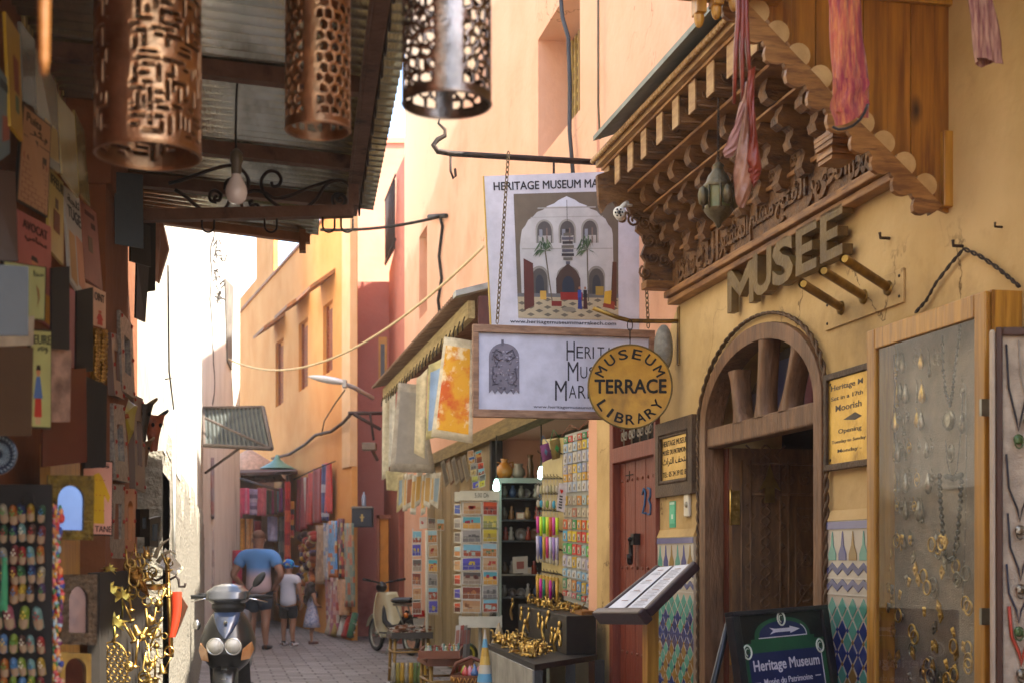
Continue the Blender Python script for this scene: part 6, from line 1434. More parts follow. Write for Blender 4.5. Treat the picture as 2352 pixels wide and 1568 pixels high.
# textile shop at the far end
ts = thing('textile_shop', 'open textile stall with a slanting tin roof at the far end of the alley', 'shop stall', P(600, 1470, 27))
O = P(600, 1470, 27); b = MB('5a3a2a'); q0, q1, q2, q3 = P(528, 1092, 27.5), P(684, 1088, 26.5), P(676, 1078, 29), P(535, 1080, 29); b.hexa([q - O for q in (q0, q1, q2, q3)], [q - O + Vector((0, 0, .06)) for q in (q0, q1, q2, q3)]); b.build('roof', MATTE, ts)
b = MB('8c6850'); b.box(-.62, .55, 3.4, 3.5, 0, 3.3); b.box(-.66, -.6, 0, 3.4, 0, 3.3); b.build('back_wall', MATTE, ts)
b = MB('4a3428')
for x in (534, 660): p = P(x, 1470, 27) - O; b.tube([(p.x, 0, 0), (p.x, 0, 3.2)], .03, 6)
b.tube([P(540, 1095, 27.3) - O, P(640, 1125, 26) - O], .025, 5); b.build('posts', MATTE, ts)
for i, (lb, px, cols, pat) in enumerate((('rose pink shawl at the left of the stall', (538, 1120, 556, 1188), ['b8445c', 'c05468'], 1), ('coral pink shawl beside the grey stack of blankets', (556, 1120, 573, 1180), ['c04060', 'c85070', 'd08090'], 1), ('striped grey and mauve blanket', (572, 1122, 592, 1182), ['8c7c94', '5c4c64', 'a898a8'], 0), ('dusty rose shawl with a fringe', (592, 1120, 612, 1184), ['a84c54', 'b45c60'], 1), ('dark green and brown shawls folded together', (613, 1125, 636, 1180), ['3c4030', '5c3428', '2c5044', '6c2c44'], 1), ('purple shawl next to the tall red rug', (632, 1120, 650, 1175), ['5c2c54', '3c6c6c', '6c2444'], 1), ('tall red rug with dark bands', (654, 1105, 667, 1290), ['a83028', '8c1c1c', 'b85030'], 0), ('orange and black striped runner', (664, 1150, 676, 1235), ['b06c24', '241c18', '9c2c1c'], 0),
                                         ('orange hanging drape in the middle of the stall', (546, 1190, 562, 1290), ['c07c2c', 'c88c3c'], 1), ('apricot drape beside the orange one', (566, 1190, 582, 1270), ['c89460', 'bc7c40'], 1), ('lilac grey drape behind the man', (615, 1185, 637, 1242), ['8c8094', '9c90a0'], 1), ('grey green folded cloth low in the stall', (640, 1185, 656, 1300), ['5c5850', '3c3c38'], 0), ('crimson drape low in the stall', (584, 1195, 600, 1330), ['7c2028', '8c2c30'], 1))):
    hang(lb, 'textile', px, 26.2 + .04 * i, cols, 'hanging_textile', 'textiles inside the far stall', pat, None, 40 + i)
b = MB('c8a084'); pa = P(572, 1075, 29)
b.lathe([(.75, -.25), (.5, .12), (.0, .42)], pa, n=20, sx=1); o = tag(b.build('parasol', CLOTH), 'pale pink parasol above the far textile stall', 'parasol')
b = MB('7c5c4c')
for k in range(10): a = 2 * pi * k / 10; b.tube([pa + Vector((.76 * math.cos(a), .76 * math.sin(a), -.25)), pa + Vector((0, 0, .43))], .012, 4)
b.build('ribs', MATTE, o)
b = MB('5c8474'); c = P(637, 1068, 26.5); b.lathe([(.34, -.06), (.14, .05), (.06, .12), (.03, .2), (0, .2)], c, n=16); tag(b.build('enamel_lampshade', SATIN), 'green enamel lampshade hanging over the stall', 'lampshade')
# dark shop front under the tin canopy
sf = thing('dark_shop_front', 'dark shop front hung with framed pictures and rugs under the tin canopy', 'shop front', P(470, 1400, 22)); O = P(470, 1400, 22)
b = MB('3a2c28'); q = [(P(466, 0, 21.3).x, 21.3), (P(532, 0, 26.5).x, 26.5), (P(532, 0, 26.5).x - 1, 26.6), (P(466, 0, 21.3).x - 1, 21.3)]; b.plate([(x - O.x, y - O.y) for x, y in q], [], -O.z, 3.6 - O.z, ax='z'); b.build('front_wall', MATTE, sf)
for i, (lb, px, cols, pat, c) in enumerate((('tall framed picture with an ochre figure high on the dark front', (512, 1065, 527, 1185), ['4c4438', '8a6c30', '3c3830'], 0, 'picture'), ('long grey panel under the ochre picture', (511, 1190, 524, 1335), ['4a4a50', '3c3c44'], 0, 'banner'), ('red edged runner in the dark front', (501, 1200, 508, 1395), ['a82c2c', '9c3430'], 0, 'runner'), ('pale cloth at the edge of the white wall', (488, 1210, 499, 1392), ['a89c94', '8c8078'], 0, 'cloth'), ('patterned black and brown runner beside the stall post', (526, 1130, 536, 1395), ['3c3028', '6c5440', '241c1c'], 2, 'runner'), ('mauve cloth hanging high in the dark front', (486, 1050, 502, 1190), ['6c5458', '7c4c44'], 0, 'cloth'), ('white plate picture above a pink one', (514, 1285, 526, 1395), ['b8a8a0', '8c6c64', 'a87c74'], 0, 'picture'))):
    hang(lb, c, px, 20.4 + (px[0] - 466) * .075, cols, 'hanging_' + c, 'goods on the dark shop front', pat, 20.4 + (px[2] - 466) * .075, 60 + i)

# ------------------------------------------------------------------ people
def skin_body(name, J, E, parent, m, sub=2, smooth=True):
    """J: name -> (x, y, z, radius or (rx, ry)); E: pairs; grows one continuous surface"""
    me = bpy.data.meshes.new(name); keys = list(J); me.from_pydata([J[k][:3] for k in keys], [(keys.index(a), keys.index(b)) for a, b in E], [])
    o = bpy.data.objects.new(name, me); COL.objects.link(o); md = o.modifiers.new('skin', 'SKIN'); md.use_smooth_shade = True
    sv_ = me.skin_vertices[0].data
    for i, k in enumerate(keys):
        r_ = J[k][3]; sv_[i].radius = r_ if isinstance(r_, tuple) else (r_, r_); sv_[i].use_root = (i == 0)
    sb = o.modifiers.new('sub', 'SUBSURF'); sb.levels = sb.render_levels = sub
    dg = bpy.context.evaluated_depsgraph_get(); dg.update(); m2 = bpy.data.meshes.new_from_object(o.evaluated_get(dg)); m2.name = name
    o.modifiers.clear(); o.data = m2; m2.materials.clear(); m2.materials.append(m)
    for p in m2.polygons: p.use_smooth = True
    if parent: o.parent = parent
    return o
def hand(J, E, wrist, pre, s, d):
    """palm and five curled fingers from the wrist joint, pointing along d (down)"""
    x, y, z = J[wrist][:3]; sx = 1 if x > 0 else -1
    J[pre + 'palm'] = (x + d[0] * .06 * s, y + d[1] * .06 * s, z + d[2] * .06 * s, (.030 * s, .016 * s)); E.append((wrist, pre + 'palm'))
    for k in range(4):
        o = (k - 1.5) * .018 * s; L = (.075, .085, .08, .062)[k] * s
        a = pre + 'f%d' % k; J[a] = (x + d[0] * .10 * s, y + d[1] * .1 * s + o, z + d[2] * .1 * s, .0085 * s); J[a + 't'] = (x + d[0] * (.1 * s + L) - sx * .02 * s, y + d[1] * (.1 * s + L) + o, z + d[2] * (.1 * s + L * .8), .0065 * s); E += [(pre + 'palm', a), (a, a + 't')]
    J[pre + 'th'] = (x + d[0] * .05 * s, y + d[1] * .05 * s - .04 * s, z + d[2] * .05 * s, .0095 * s); J[pre + 'tt'] = (x + d[0] * .09 * s, y + d[1] * .09 * s - .055 * s, z + d[2] * .09 * s, .0075 * s); E += [(pre + 'palm', pre + 'th'), (pre + 'th', pre + 'tt')]
def person(label, px, yfeet, d, H, rz, skin, sh, shirt, shorts, shoes, arms='hips', wide=1.0, sleeve=.62, shortlen=.30, dress=None, turn=0):
    """a standing figure H tall; y is forward (away from the camera)"""
    base = P(px, yfeet, d); base.z = 0; t = thing('person', label, 'person', base, rz); h = H
    k = wide; sw = sh * h; J = {}; E = []
    J['pelvis'] = (0, 0, .50 * h, (.088 * h * k, .062 * h * k)); J['waist'] = (0, 0, .60 * h, (.078 * h * k, .056 * h * k)); J['chest'] = (0, -.005, .72 * h, (.098 * h * k, .062 * h * k)); J['top'] = (0, -.0, .80 * h, (.075 * h * k, .05 * h)); J['neck'] = (0, .0, .845 * h, .034 * h); J['head0'] = (0, .012 * h, .885 * h, (.046 * h, .052 * h)); J['head1'] = (0, .012 * h, .935 * h, (.053 * h, .062 * h)); J['head2'] = (0, .006 * h, .975 * h, (.040 * h, .048 * h))
    E += [('pelvis', 'waist'), ('waist', 'chest'), ('chest', 'top'), ('top', 'neck'), ('neck', 'head0'), ('head0', 'head1'), ('head1', 'head2')]
    for s, n in ((-1, 'l'), (1, 'r')):
        J['sh' + n] = (s * sw, 0, .785 * h, .040 * h * k)
        if arms == 'hips': el = (s * (sw + .085 * h), -.05 * h, .625 * h); wr = (s * (sw + .0 * h), .015 * h, .515 * h)
        elif arms == 'down': el = (s * (sw + .035 * h), -.02 * h, .635 * h); wr = (s * (sw + .045 * h), .03 * h, .50 * h)
        else: el = (s * (sw + .01 * h), .03 * h, .64 * h); wr = (s * .06 * h, .13 * h, .60 * h)
        J['el' + n] = (*el, .028 * h * k); J['wr' + n] = (*wr, .019 * h); E += [('top', 'sh' + n), ('sh' + n, 'el' + n), ('el' + n, 'wr' + n)]
        dv = Vector((-s * .3, .35, -1)) if arms != 'fold' else Vector((-s * .9, .2, -.2)); dv.normalize(); hand(J, E, 'wr' + n, 'h' + n, h / 1.75, dv)
        st = .02 * h * (1 if n == 'l' else -1); J['hip' + n] = (s * .052 * h, 0, .47 * h, .060 * h * k); J['kn' + n] = (s * .062 * h, st * .5 + .01 * h, .275 * h, .038 * h * k); J['ca' + n] = (s * .064 * h, st - .008 * h, .19 * h, .034 * h * k); J['an' + n] = (s * .066 * h, st, .05 * h, .021 * h); J['he' + n] = (s * .068 * h, st - .015 * h, .02 * h, .02 * h); J['to' + n] = (s * .082 * h, st + .095 * h, .016 * h, (.024 * h, .014 * h))
        E += [('pelvis', 'hip' + n), ('hip' + n, 'kn' + n), ('kn' + n, 'ca' + n), ('ca' + n, 'an' + n), ('an' + n, 'he' + n), ('he' + n, 'to' + n)]
    sk = mat('skin_' + skin, skin, rough=.55, var=.06, sc=6, bump=.05)
    body = skin_body('body', J, E, t, sk)
    f = MB(skin)     # face and ears as part of the head's look
    J2 = {}; E2 = []
    def cp(keys, grow, src=J, dst=J2):
        for q in keys:
            x, y, z, r_ = src[q]; r_ = r_ if isinstance(r_, tuple) else (r_, r_); dst[q] = (x, y, z, (r_[0] + grow, r_[1] + grow))
    g = .013 * h
    if not dress:
        cp(['pelvis', 'waist', 'chest', 'top', 'shl', 'shr'], g); J2['pelvis'] = (0, 0, .435 * h, (.122 * h * k, .095 * h * k)); J2['waist'] = (0, 0, .58 * h, (.102 * h * k, .076 * h * k)); J2['nk'] = (0, .0, .84 * h, .050 * h); J2['sh_l'] = (0, 0, .80 * h, .05 * h); J2['top'] = (0, 0, .795 * h, (.098 * h * k, .066 * h * k)); del J2['sh_l']; E2.append(('top', 'nk'))
        for n in 'lr':
            a, e = Vector(J['sh' + n][:3]), Vector(J['el' + n][:3]); p = a.lerp(e, sleeve); J2['sl' + n] = (*p, .047 * h * k); J2['sh' + n] = (J['sh' + n][0], 0, .79 * h, .056 * h * k); E2 += [('top', 'sh' + n), ('sh' + n, 'sl' + n)]
        E2 += [('pelvis', 'waist'), ('waist', 'chest'), ('chest', 'top')]; skin_body('shirt', J2, E2, t, shirt)
        J3 = {'pelvis': (0, 0, .545 * h, (.108 * h * k, .082 * h * k))}; E3 = []
        for n in 'lr':
            x, y, z, r_ = J['hip' + n]; J3['hip' + n] = (x, y, z - .03 * h, .066 * h * k); kx, ky, kz, kr = J['kn' + n]; J3['cu' + n] = (kx, ky, shortlen * h, .060 * h * k); E3 += [('pelvis', 'hip' + n), ('hip' + n, 'cu' + n)]
        skin_body('shorts', J3, E3, t, shorts)
    else:
        b = MB(); b.lathe([(.05 * h, .83 * h), (.085 * h, .80 * h), (.095 * h, .72 * h), (.088 * h, .62 * h), (.12 * h, .50 * h), (.155 * h, .38 * h), (.175 * h, .27 * h), (.168 * h, .268 * h)], n=20, sy=.78); b.build('dress', dress, t)
    for s, n in ((-1, 'l'), (1, 'r')):
        x, y, z, _ = J['he' + n]; b = MB(shoes); b.grid(lambda u, v: (x + s * .008 * h * v + (.030 * h * (1 - .25 * abs(2 * v - 1))) * math.cos(2 * pi * u), y - .035 * h + .155 * h * v, max(.002, .020 * h + .022 * h * math.sin(2 * pi * u) * (1.15 - .55 * v))), 12, 10); b.build('shoe', SATIN, t)
    return t, J, h
TIE = mat('dip_dyed_cotton', '5c86bc', rough=.9)
def dipdye(m, z0, z1, ca, cb):
    N = m.node_tree.nodes; L_ = m.node_tree.links.new; tc = N.new('ShaderNodeTexCoord'); sp = N.new('ShaderNodeSeparateXYZ'); L_(tc.outputs['Object'], sp.inputs[0])
    mr = N.new('ShaderNodeMapRange'); mr.inputs[1].default_value = z0; mr.inputs[2].default_value = z1; L_(sp.outputs[2], mr.inputs[0]); mx = N.new('ShaderNodeMix'); mx.data_type = 'RGBA'; mx.inputs[6].default_value = (*lin(cb), 1); mx.inputs[7].default_value = (*lin(ca), 1); L_(mr.outputs[0], mx.inputs[0]); L_(mx.outputs[2], N['Principled BSDF'].inputs['Base Color'])
dipdye(TIE, 1.08, 1.24, '5585bb', 'b49a9a')
NAVY = mat('navy_cotton', '1c2636', '222e40', rough=.9, sc=9); WTEE = mat('white_cotton', 'c0bec4', 'b4b2ba', rough=.9, sc=6, bump=.2); BLK2 = mat('black_cotton', '18191d', '202126', rough=.9, sc=9); FLOW = mat('floral_cotton', 'a8a4b0', '7c8098', rough=.9, sc=26, lo=.45, hi=.55, c3='a06c78', c3sc=18, c3lo=.6, c3hi=.64)
def head_bits(t, h, hair, dz=0):
    b = MB('00'); 
t, J, h = person('big bald man seen from behind in dip dyed shirt and shorts', 594, 1490, 21.0, 1.80, R(-6), '8c6450', .125, TIE, NAVY, '20242c', 'hips', 1.12, .6, .30)
b = MB('6c4c3e'); b.ball((0, .008 * h, .955 * h), .052 * h, .060 * h, .046 * h, n=14); b.build('cropped_hair', mat('cropped_hair', '5c4034', '745242', rough=.8, sc=60), t)
b = MB('8c6450')
for s in (-1, 1): b.ball((s * .054 * h, .005 * h, .915 * h), .008 * h, .014 * h, .02 * h, n=7)
b.build('ears', mat('skin_8c6450'), t)
t, J, h = person('boy in a white T-shirt, black shorts and a blue patterned cap turned sideways', 662, 1481, 21.8, 1.34, R(-14), '946a52', .115, WTEE, BLK2, 'c8c4c4', 'down', 1.0, .5, .31)
b = MB('1c50a4'); b.ball((0, .01 * h, .955 * h), .066 * h, .078 * h, .06 * h, n=14); 
b.grid(lambda u, v: (.02 * h + .105 * h * v, (u - .5) * .10 * h + .02 * h, .945 * h - .02 * h * v + .006 * h * math.sin(pi * u)), 6, 6); b.build('cap', mat('patterned_cap', '1c4c9c', '28a0c0', rough=.8, sc=16, lo=.5, hi=.56, c3='c0a030', c3sc=12, c3lo=.58, c3hi=.6, bump=.1), t, solid=.006)
b = MB('1a1c20')
for s, n in ((-1, 'l'), (1, 'r')): x, y, z, _ = J['an' + n]; b.lathe([(.024 * h, .035 * h), (.026 * h, .06 * h)], (x, y, 0), n=10)
b.build('socks', CLOTH, t)
t, J, h = person('small girl with long dark curly hair in a pale floral dress', 716, 1474, 22.3, 1.0, R(-65), '946a52', .10, WTEE, BLK2, '5c4038', 'fold', .95, dress=FLOW)
b = MB('1c1410'); rg = random.Random(3)
b.ball((0, -.012 * h, .935 * h), .066 * h, .070 * h, .066 * h, n=12)
for k in range(70):
    a = rg.uniform(pi * .9, 2.1 * pi); x0, y0 = .055 * h * math.cos(a), .06 * h * math.sin(a); z0 = rg.uniform(.86, .96) * h; pts = [(x0 * (1 + .1 * q) + .012 * math.sin(q * 1.6 + k), y0 * (1 + .12 * q) - .004 * q + .012 * math.cos(q * 1.9 + k), z0 - .034 * h * q) for q in range(7)]; b.tube(pts, [.016, .018, .018, .018, .016, .012, .004], 5)
b.build('hair', mat('dark_hair', '1c1410', '2e2018', rough=.6, sc=40, bump=.3), t)
hang('crimson shawl hanging to the left of the bald man', 'textile', (534, 1262, 556, 1395), 24.5, ['8c2038', '9c2840'], 'hanging_textile', 'textiles inside the far stall', 1, None, 77)
# ------------------------------------------------------------------ black scooter facing the camera
SCP = P(523, 1659, 11.8)
st = thing('scooter', 'black scooter with twin round headlights parked against the white wall', 'scooter', (SCP.x, SCP.y, 0), R(6)); BLKP = mat('black_gloss_paint', '0d0e10', '14161a', rough=.28, sc=3, bump=0, coat=.3, spec=.4); PLB = mat('black_plastic', '17181a', '202123', rough=.5, sc=20, bump=.1)
def shell(mb, rows, n=16, e=.75, wrap=1.0):
    """rows: (z, half width, y front, y side): rounded front shells"""
    def fn(u, v):
        k = v * (len(rows) - 1); i = min(int(k), len(rows) - 2); f = k - i; f = f * f * (3 - 2 * f) * .5 + f * .5; z, w, yf, ys = [rows[i][j] + (rows[i + 1][j] - rows[i][j]) * f for j in range(4)]; a = pi * u
        return (-w * math.copysign(abs(math.cos(a)) ** e, math.cos(a)), ys + (yf - ys) * math.sin(a) ** e, z)
    mb.grid(fn, n, 4 * len(rows))
b = MB(); shell(b, [(.44, .09, -.16, 0), (.50, .16, -.22, .02), (.60, .225, -.27, .06), (.70, .23, -.25, .08), (.82, .19, -.17, .10), (.92, .13, -.09, .11), (.96, .10, -.05, .12)]); b.build('front_apron', BLKP, st, solid=.008)
b = MB(); shell(b, [(.73, .015, -.262, -.23), (.78, .06, -.232, -.18), (.86, .105, -.175, -.08), (.94, .12, -.10, -.02)]); b.build('nose_panel', mat('slate_gloss', '3a4c6c', '2c3a54', rough=.12, bump=0, coat=1), st)
b = MB(); b.lathe([(0, -.215), (.014, -.212), (.016, -.19)], (0, 0, .86), n=14, ax='y'); b.build('emblem', STEEL, st)
CHR = mat('chrome', 'd8d8d8', 'c8c8c8', rough=.05, metal=1, bump=0)
for x in (-.074, .072):
    b = MB('e0dcd0'); b.lathe([(0, -.345), (.03, -.340), (.054, -.322), (.064, -.29), (.064, -.2)], (x, 0, .665), n=24, ax='y'); o = b.build('headlight', mat('headlight_lens', 'd8d4c8', 'b8b4a8', rough=.08, sc=3, st=(60, 1, 1), bump=.5, bsc=3, coat=1), st)
    b = MB(); b.tube([(x + .066 * math.cos(w), -.285, .665 + .066 * math.sin(w)) for w in [2 * pi * q / 28 for q in range(28)]], .008, 6, closed=True); b.build('bezel', CHR, o)
for s in (-1, 1):
    b = MB('c88c50'); q = [(s * .145, -.255, .64), (s * .215, -.15, .70), (s * .232, -.10, .63), (s * .20, -.18, .555), (s * .13, -.26, .545)]
    if s < 0: q = [(x, y, z - .01) for x, y, z in q]
    b.hexa(q, [(x * .97, y + .05, z) for x, y, z in q]); b.build('indicator', mat('amber_lens', 'c8986c', 'b87c48', rough=.1, sc=5, bump=.2, coat=1), st, bev=.008)
b = MB(); shell(b, [(1.0, .11, -.08, .08), (1.05, .185, -.15, .08), (1.11, .18, -.12, .10), (1.155, .12, -.05, .13), (1.175, .05, .02, .14)], e=.6); b.build('handlebar_cowl', mat('silver_paint', '4e5054', '44464a', rough=.25, metal=.5, sc=3, bump=0, coat=.5), st, solid=.006)
b = MB(); shell(b, [(.93, .11, -.07, .1), (.98, .14, -.10, .1), (1.02, .13, -.09, .1)]); b.build('instrument_housing', PLB, st, solid=.006)
for s in (-1, 1):
    b = MB(); b.tube([(s * .12, .06, 1.06), (s * .22, .09, 1.07), (s * .36, .15, 1.06)], [.014, .018, .018], 8); b.build('handlebar_grip', PLB, st)
    b = MB(); b.tube([(s * .15, .0, 1.06), (s * .25, .02, 1.04), (s * .33, .06, 1.02)], .006, 6); b.build('brake_lever', CHR, st)
b = MB(); b.tube([(.15, .03, 1.08), (.19, 0, 1.13), (.225, 0, 1.17)], .007, 6); o = b.build('mirror_stalk', PLB, st)
b = MB(); b.M = Matrix.Translation((.262, .0, 1.215)) @ Matrix.Rotation(R(38), 4, 'Y'); b.ball((0, 0, 0), .034, .022, .078, n=12); b.build('mirror', PLB, o)
b = MB(); b.tube([(-.15, .03, 1.08), (-.2, .02, 1.09), (-.245, .03, 1.09)], .007, 6); o = b.build('mirror_stalk', PLB, st)
b = MB(); b.M = Matrix.Translation((-.26, .03, .83)); b.ball((0, 0, 0), .035, .02, .045, n=10); b.build('side_reflector', CHR, st)
b = MB(); b.grid(lambda u, v: ((.10 - .02 * abs(2 * v - 1)) * math.cos(pi * u), -.10 + .29 * math.cos(pi * (.12 + .62 * v)) * -1 - .02, .24 + .27 * math.sin(pi * (.12 + .62 * v)) - .035 * (1 - math.sin(pi * u))), 12, 14); b.build('front_mudguard', BLKP, st, solid=.006)
b = MB(); b.grid(lambda u, v: (.03 * (2 * u - 1), -.355 + .12 * v, .40 + .10 * v), 3, 4); b.build('mudguard_stripe', CHR, st, solid=.004)
def wheel(parent, x, y, z, R_, w, ax, tyre='17171a', rim='7c7e82', spokes=0):
    b = MB(tyre); n = 32; m = 10; pr = [(R_ - w / 2 + w / 2 * math.cos(2 * pi * k / m), w / 2 * math.sin(2 * pi * k / m)) for k in range(m + 1)]; b.lathe(pr, (x, y, z), n=n, ax=ax); o = b.build('wheel', PLB, parent)
    b = MB(rim); rr = R_ - w; b.lathe([(rr + .012, -w * .3), (rr, -w * .32), (rr - .012, 0), (rr, w * .32), (rr + .012, w * .3)], (x, y, z), n=n, ax=ax); b.lathe([(0, -w * .4), (.03, -w * .4), (.035, 0), (.03, w * .4), (0, w * .4)], (x, y, z), n=12, ax=ax)
    k_ = spokes or 5
    for k in range(k_):
        a = 2 * pi * k / k_; p = ((x, y, z), (x, y + rr * math.cos(a), z + rr * math.sin(a))) if ax == 'x' else ((x, y, z), (x + rr * math.cos(a), y, z + rr * math.sin(a))); b.tube(p, .012 if not spokes else .0028, 5)
    b.build('rim', STEEL, o); return o
wheel(st, 0, -.10, .235, .235, .11, 'x'); wheel(st, 0, 1.12, .235, .235, .12, 'x')
for s in (-1, 1): b = MB(); b.tube([(s * .075, -.10, .235), (s * .07, 0, .52), (s * .05, .05, .8)], .02, 8); b.build('fork_leg', STEEL, st)
b = MB(); b.grid(lambda u, v: (.17 * (2 * u - 1), .08 + .5 * v, .70 - .44 * min(1, v * 2.2) ** .7 + .02 * v), 6, 10); b.build('leg_shield', PLB, st, solid=.03)
b = MB(); b.grid(lambda u, v: ((.17 - .07 * v) * math.cos(2 * pi * u), .52 + .85 * v, .52 + .12 * v + .19 * math.sin(2 * pi * u) * (1 - .3 * v)), 18, 10); b.build('rear_body', BLKP, st)
b = MB(); b.grid(lambda u, v: (.145 * math.cos(2 * pi * u) * (1 - .3 * v), .50 + .75 * v, .78 + .09 * v * v + .05 * math.sin(2 * pi * u)), 16, 10); b.build('seat', PLB, st)

# ------------------------------------------------------------------ cream moped beside the red wall
mp_ = P(930, 1480, 20.0); mo = thing('moped', 'cream moped with a black seat parked by the postcard racks', 'moped', (-1.70, 20.16, 0), math.atan2(.87, -.5)); CREAM = mat('cream_paint', 'c4bc9c', 'b4aa88', rough=.3, sc=4, bump=.03, coat=.4)
wheel(mo, .62, 0, .26, .26, .065, 'y', rim='8c8c88', spokes=18); wheel(mo, -.55, 0, .26, .26, .07, 'y', rim='8c8c88', spokes=18)
b = MB(); b.tube([(.62, .06, .26), (.50, .05, .62), (.42, 0, .92)], .016, 7); b.tube([(.62, -.06, .26), (.50, -.05, .62), (.42, 0, .92)], .016, 7); b.build('fork', STEEL, mo)
b = MB(); b.tube([(.45, 0, .80), (.33, 0, .45), (.1, 0, .36), (-.2, 0, .40), (-.42, 0, .62)], [.035, .04, .05, .05, .03], 8); b.tube([(-.55, .07, .26), (-.35, .07, .55)], .014, 6); b.tube([(-.55, -.07, .26), (-.35, -.07, .55)], .014, 6); b.build('frame', PLB, mo)
b = MB(); b.grid(lambda u, v: (.40 - .07 * v - .14 * (2 * u - 1) ** 2 - .10 * max(0, v - .8) * 5, (.16 + .07 * math.sin(pi * v)) * (2 * u - 1), .88 - .66 * v), 12, 14); b.build('leg_shield', CREAM, mo, solid=.01)
b = MB(); b.grid(lambda u, v: (.62 + .29 * math.cos(pi * (.1 + .85 * v)), .05 * (2 * u - 1), .27 + .30 * math.sin(pi * (.1 + .85 * v)) - .02 * (2 * u - 1) ** 2), 5, 14); b.build('front_mudguard', CREAM, mo, solid=.005)
b = MB(); b.grid(lambda u, v: (-.55 + .30 * math.cos(pi * (.1 + .85 * v)), .055 * (2 * u - 1), .27 + .31 * math.sin(pi * (.1 + .85 * v)) - .02 * (2 * u - 1) ** 2), 5, 14); b.build('rear_mudguard', PLB, mo, solid=.005)
b = MB(); b.ball((.45, 0, .95), .11, .075, .085, n=12); b.build('headlamp_housing', PLB, mo)
b = MB(); b.tube([(.36, -.30, 1.06), (.40, -.12, 1.03), (.42, 0, 1.0), (.40, .12, 1.03), (.36, .30, 1.06)], .013, 7); b.build('handlebar', PLB, mo)
for s in (-1, 1): b = MB(); b.tube([(.38, s * .22, 1.05), (.35, s * .34, 1.07)], .02, 8); b.build('handlebar_grip', PLB, mo)
b = MB(); b.grid(lambda u, v: (-.12 - .55 * v, (.12 - .03 * v) * math.cos(2 * pi * u), .77 + .02 * v + .045 * math.sin(2 * pi * u)), 16, 8); b.box(-.66, -.13, -.08, .08, .76, .79); b.build('seat', PLB, mo)
b = MB(); b.box(-.66, -.15, -.10, .10, .70, .725); b.tube([(-.25, .09, .70), (-.45, .08, .45)], .012, 5); b.tube([(-.25, -.09, .70), (-.45, -.08, .45)], .012, 5); b.build('carrier', STEEL, mo)
b = MB('a8141c'); b.box(-.82, -.74, -.085, .085, .56, .65); b.build('tail_light', GLOSS, mo, bev=.015)
for s in (-1, 1): b = MB('c06a18'); b.ball((-.72, s * .16, .58), .04, .035, .04, n=8); b.build('indicator', GLOSS, mo)
b = MB('a8a8a4'); b.hexa([(-.80, -.07, .40), (-.80, .07, .40), (-.79, .09, .54), (-.79, -.09, .54)], [(-.81, -.07, .40), (-.81, .07, .40), (-.80, .09, .54), (-.80, -.09, .54)]); b.build('number_plate', SATIN, mo)
b = MB(); b.ball((.02, 0, .27), .16, .10, .11, n=10); b.tube([(.1, -.12, .24), (-.3, -.13, .22), (-.7, -.13, .26)], [.02, .03, .035], 8); b.build('engine', STEEL, mo)
b = MB(); b.tube([(.15, .18, .30), (.15, -.2, .27)], .013, 6); b.build('footrest', PLB, mo)
b = MB(); b.tube([(-.1, .1, .2), (-.18, .22, .01)], .012, 5); b.build('kickstand', STEEL, mo)
# ------------------------------------------------------------------ hanging museum signs over the alley
bar = wall_thing(RW, 'iron_bar', 'long black iron bar with a curled end and hooks above the museum poster', 'bar')
sB = RW.fx(1462); zb = RW.at(1462, 355)[1]
tA_, zA = RW.side(1012, 352, sB)
b = MB(); b.tube([(sB, .02, zA), (sB, tA_ + .08, zA), (sB, tA_ - .02, zA + .01), (sB, tA_ - .05, zA + .05), (sB, tA_ - .02, zA + .09), (sB, tA_ + .03, zA + .12), (sB, tA_ + .03, zA + .16), (sB, tA_ - .015, zA + .2), (sB, tA_ - .005, zA + .24)], [.022, .02, .02, .018, .017, .015, .012, .009, .005], 8); b.build('rod', IRON, bar)
for x in (1035, 1272):
    t, z = RW.side(x, 365, sB); b = MB(); b.tube([(sB, t, zA), (sB, t, zA - .12), (sB, t + .02, zA - .17), (sB, t + .035, zA - .15), (sB, t + .03, zA - .10)], .009, 6); b.build('hook', IRON, bar)
# poster
Qp = quad_px([(1112, 405), (1479, 392), (1476, 757), (1129, 748)], [9.45, 9.75, 9.75, 9.45])
po = thing('museum_poster', 'tall white poster headed HERITAGE MUSEUM with a photograph of a courtyard', 'poster', (0, 0, 0)); b = MB('b4b4bc'); Qp.rect(b, 0, 1, 0, 1, -.012, 0); bd = b.build('board', PAPER, po)
b = MB('a88a30'); Qp.rect(b, -.008, 0, 0, 1, -.014, .002); b.build('edge', SATIN, po)
b = MB('16161a'); Qp.text(b, 'HERITAGE MUSEUM MARRAKECH', .055, .98, .045, .098, .001, .02); Qp.text(b, 'www.heritagemuseummarrakech.com', .12, .82, .955, .985, .001, .01); b.build('lettering', PAPER, bd)
U0, U1, V0, V1 = .175, .835, .125, .945
class Sub:
    def q(s, u, v): return (U0 + (U1 - U0) * u, V0 + (V1 - V0) * v)
    def poly(s, mb, pts, o, c): Qp.poly(mb, [s.q(*p) for p in pts], o, c)
    def rect(s, mb, u0, u1, v0, v1, o, c): s.poly(mb, [(u0, v0), (u1, v0), (u1, v1), (u0, v1)], o, c)
    def arch(s, mb, c, w, v0, v1, o, col, pt=0): s.poly(mb, [(c - w, v1), (c - w, v0 + .08)] + [(c - w * math.cos(pi * k / 12), v0 + .08 - .08 * math.sin(pi * k / 12)) for k in range(1, 12)] + [(c + w, v0 + .08), (c + w, v1)], o, col)
S = Sub(); b = MB(); rg = random.Random(6)
S.rect(b, 0, 1, 0, 1, .0006, '5c5244')
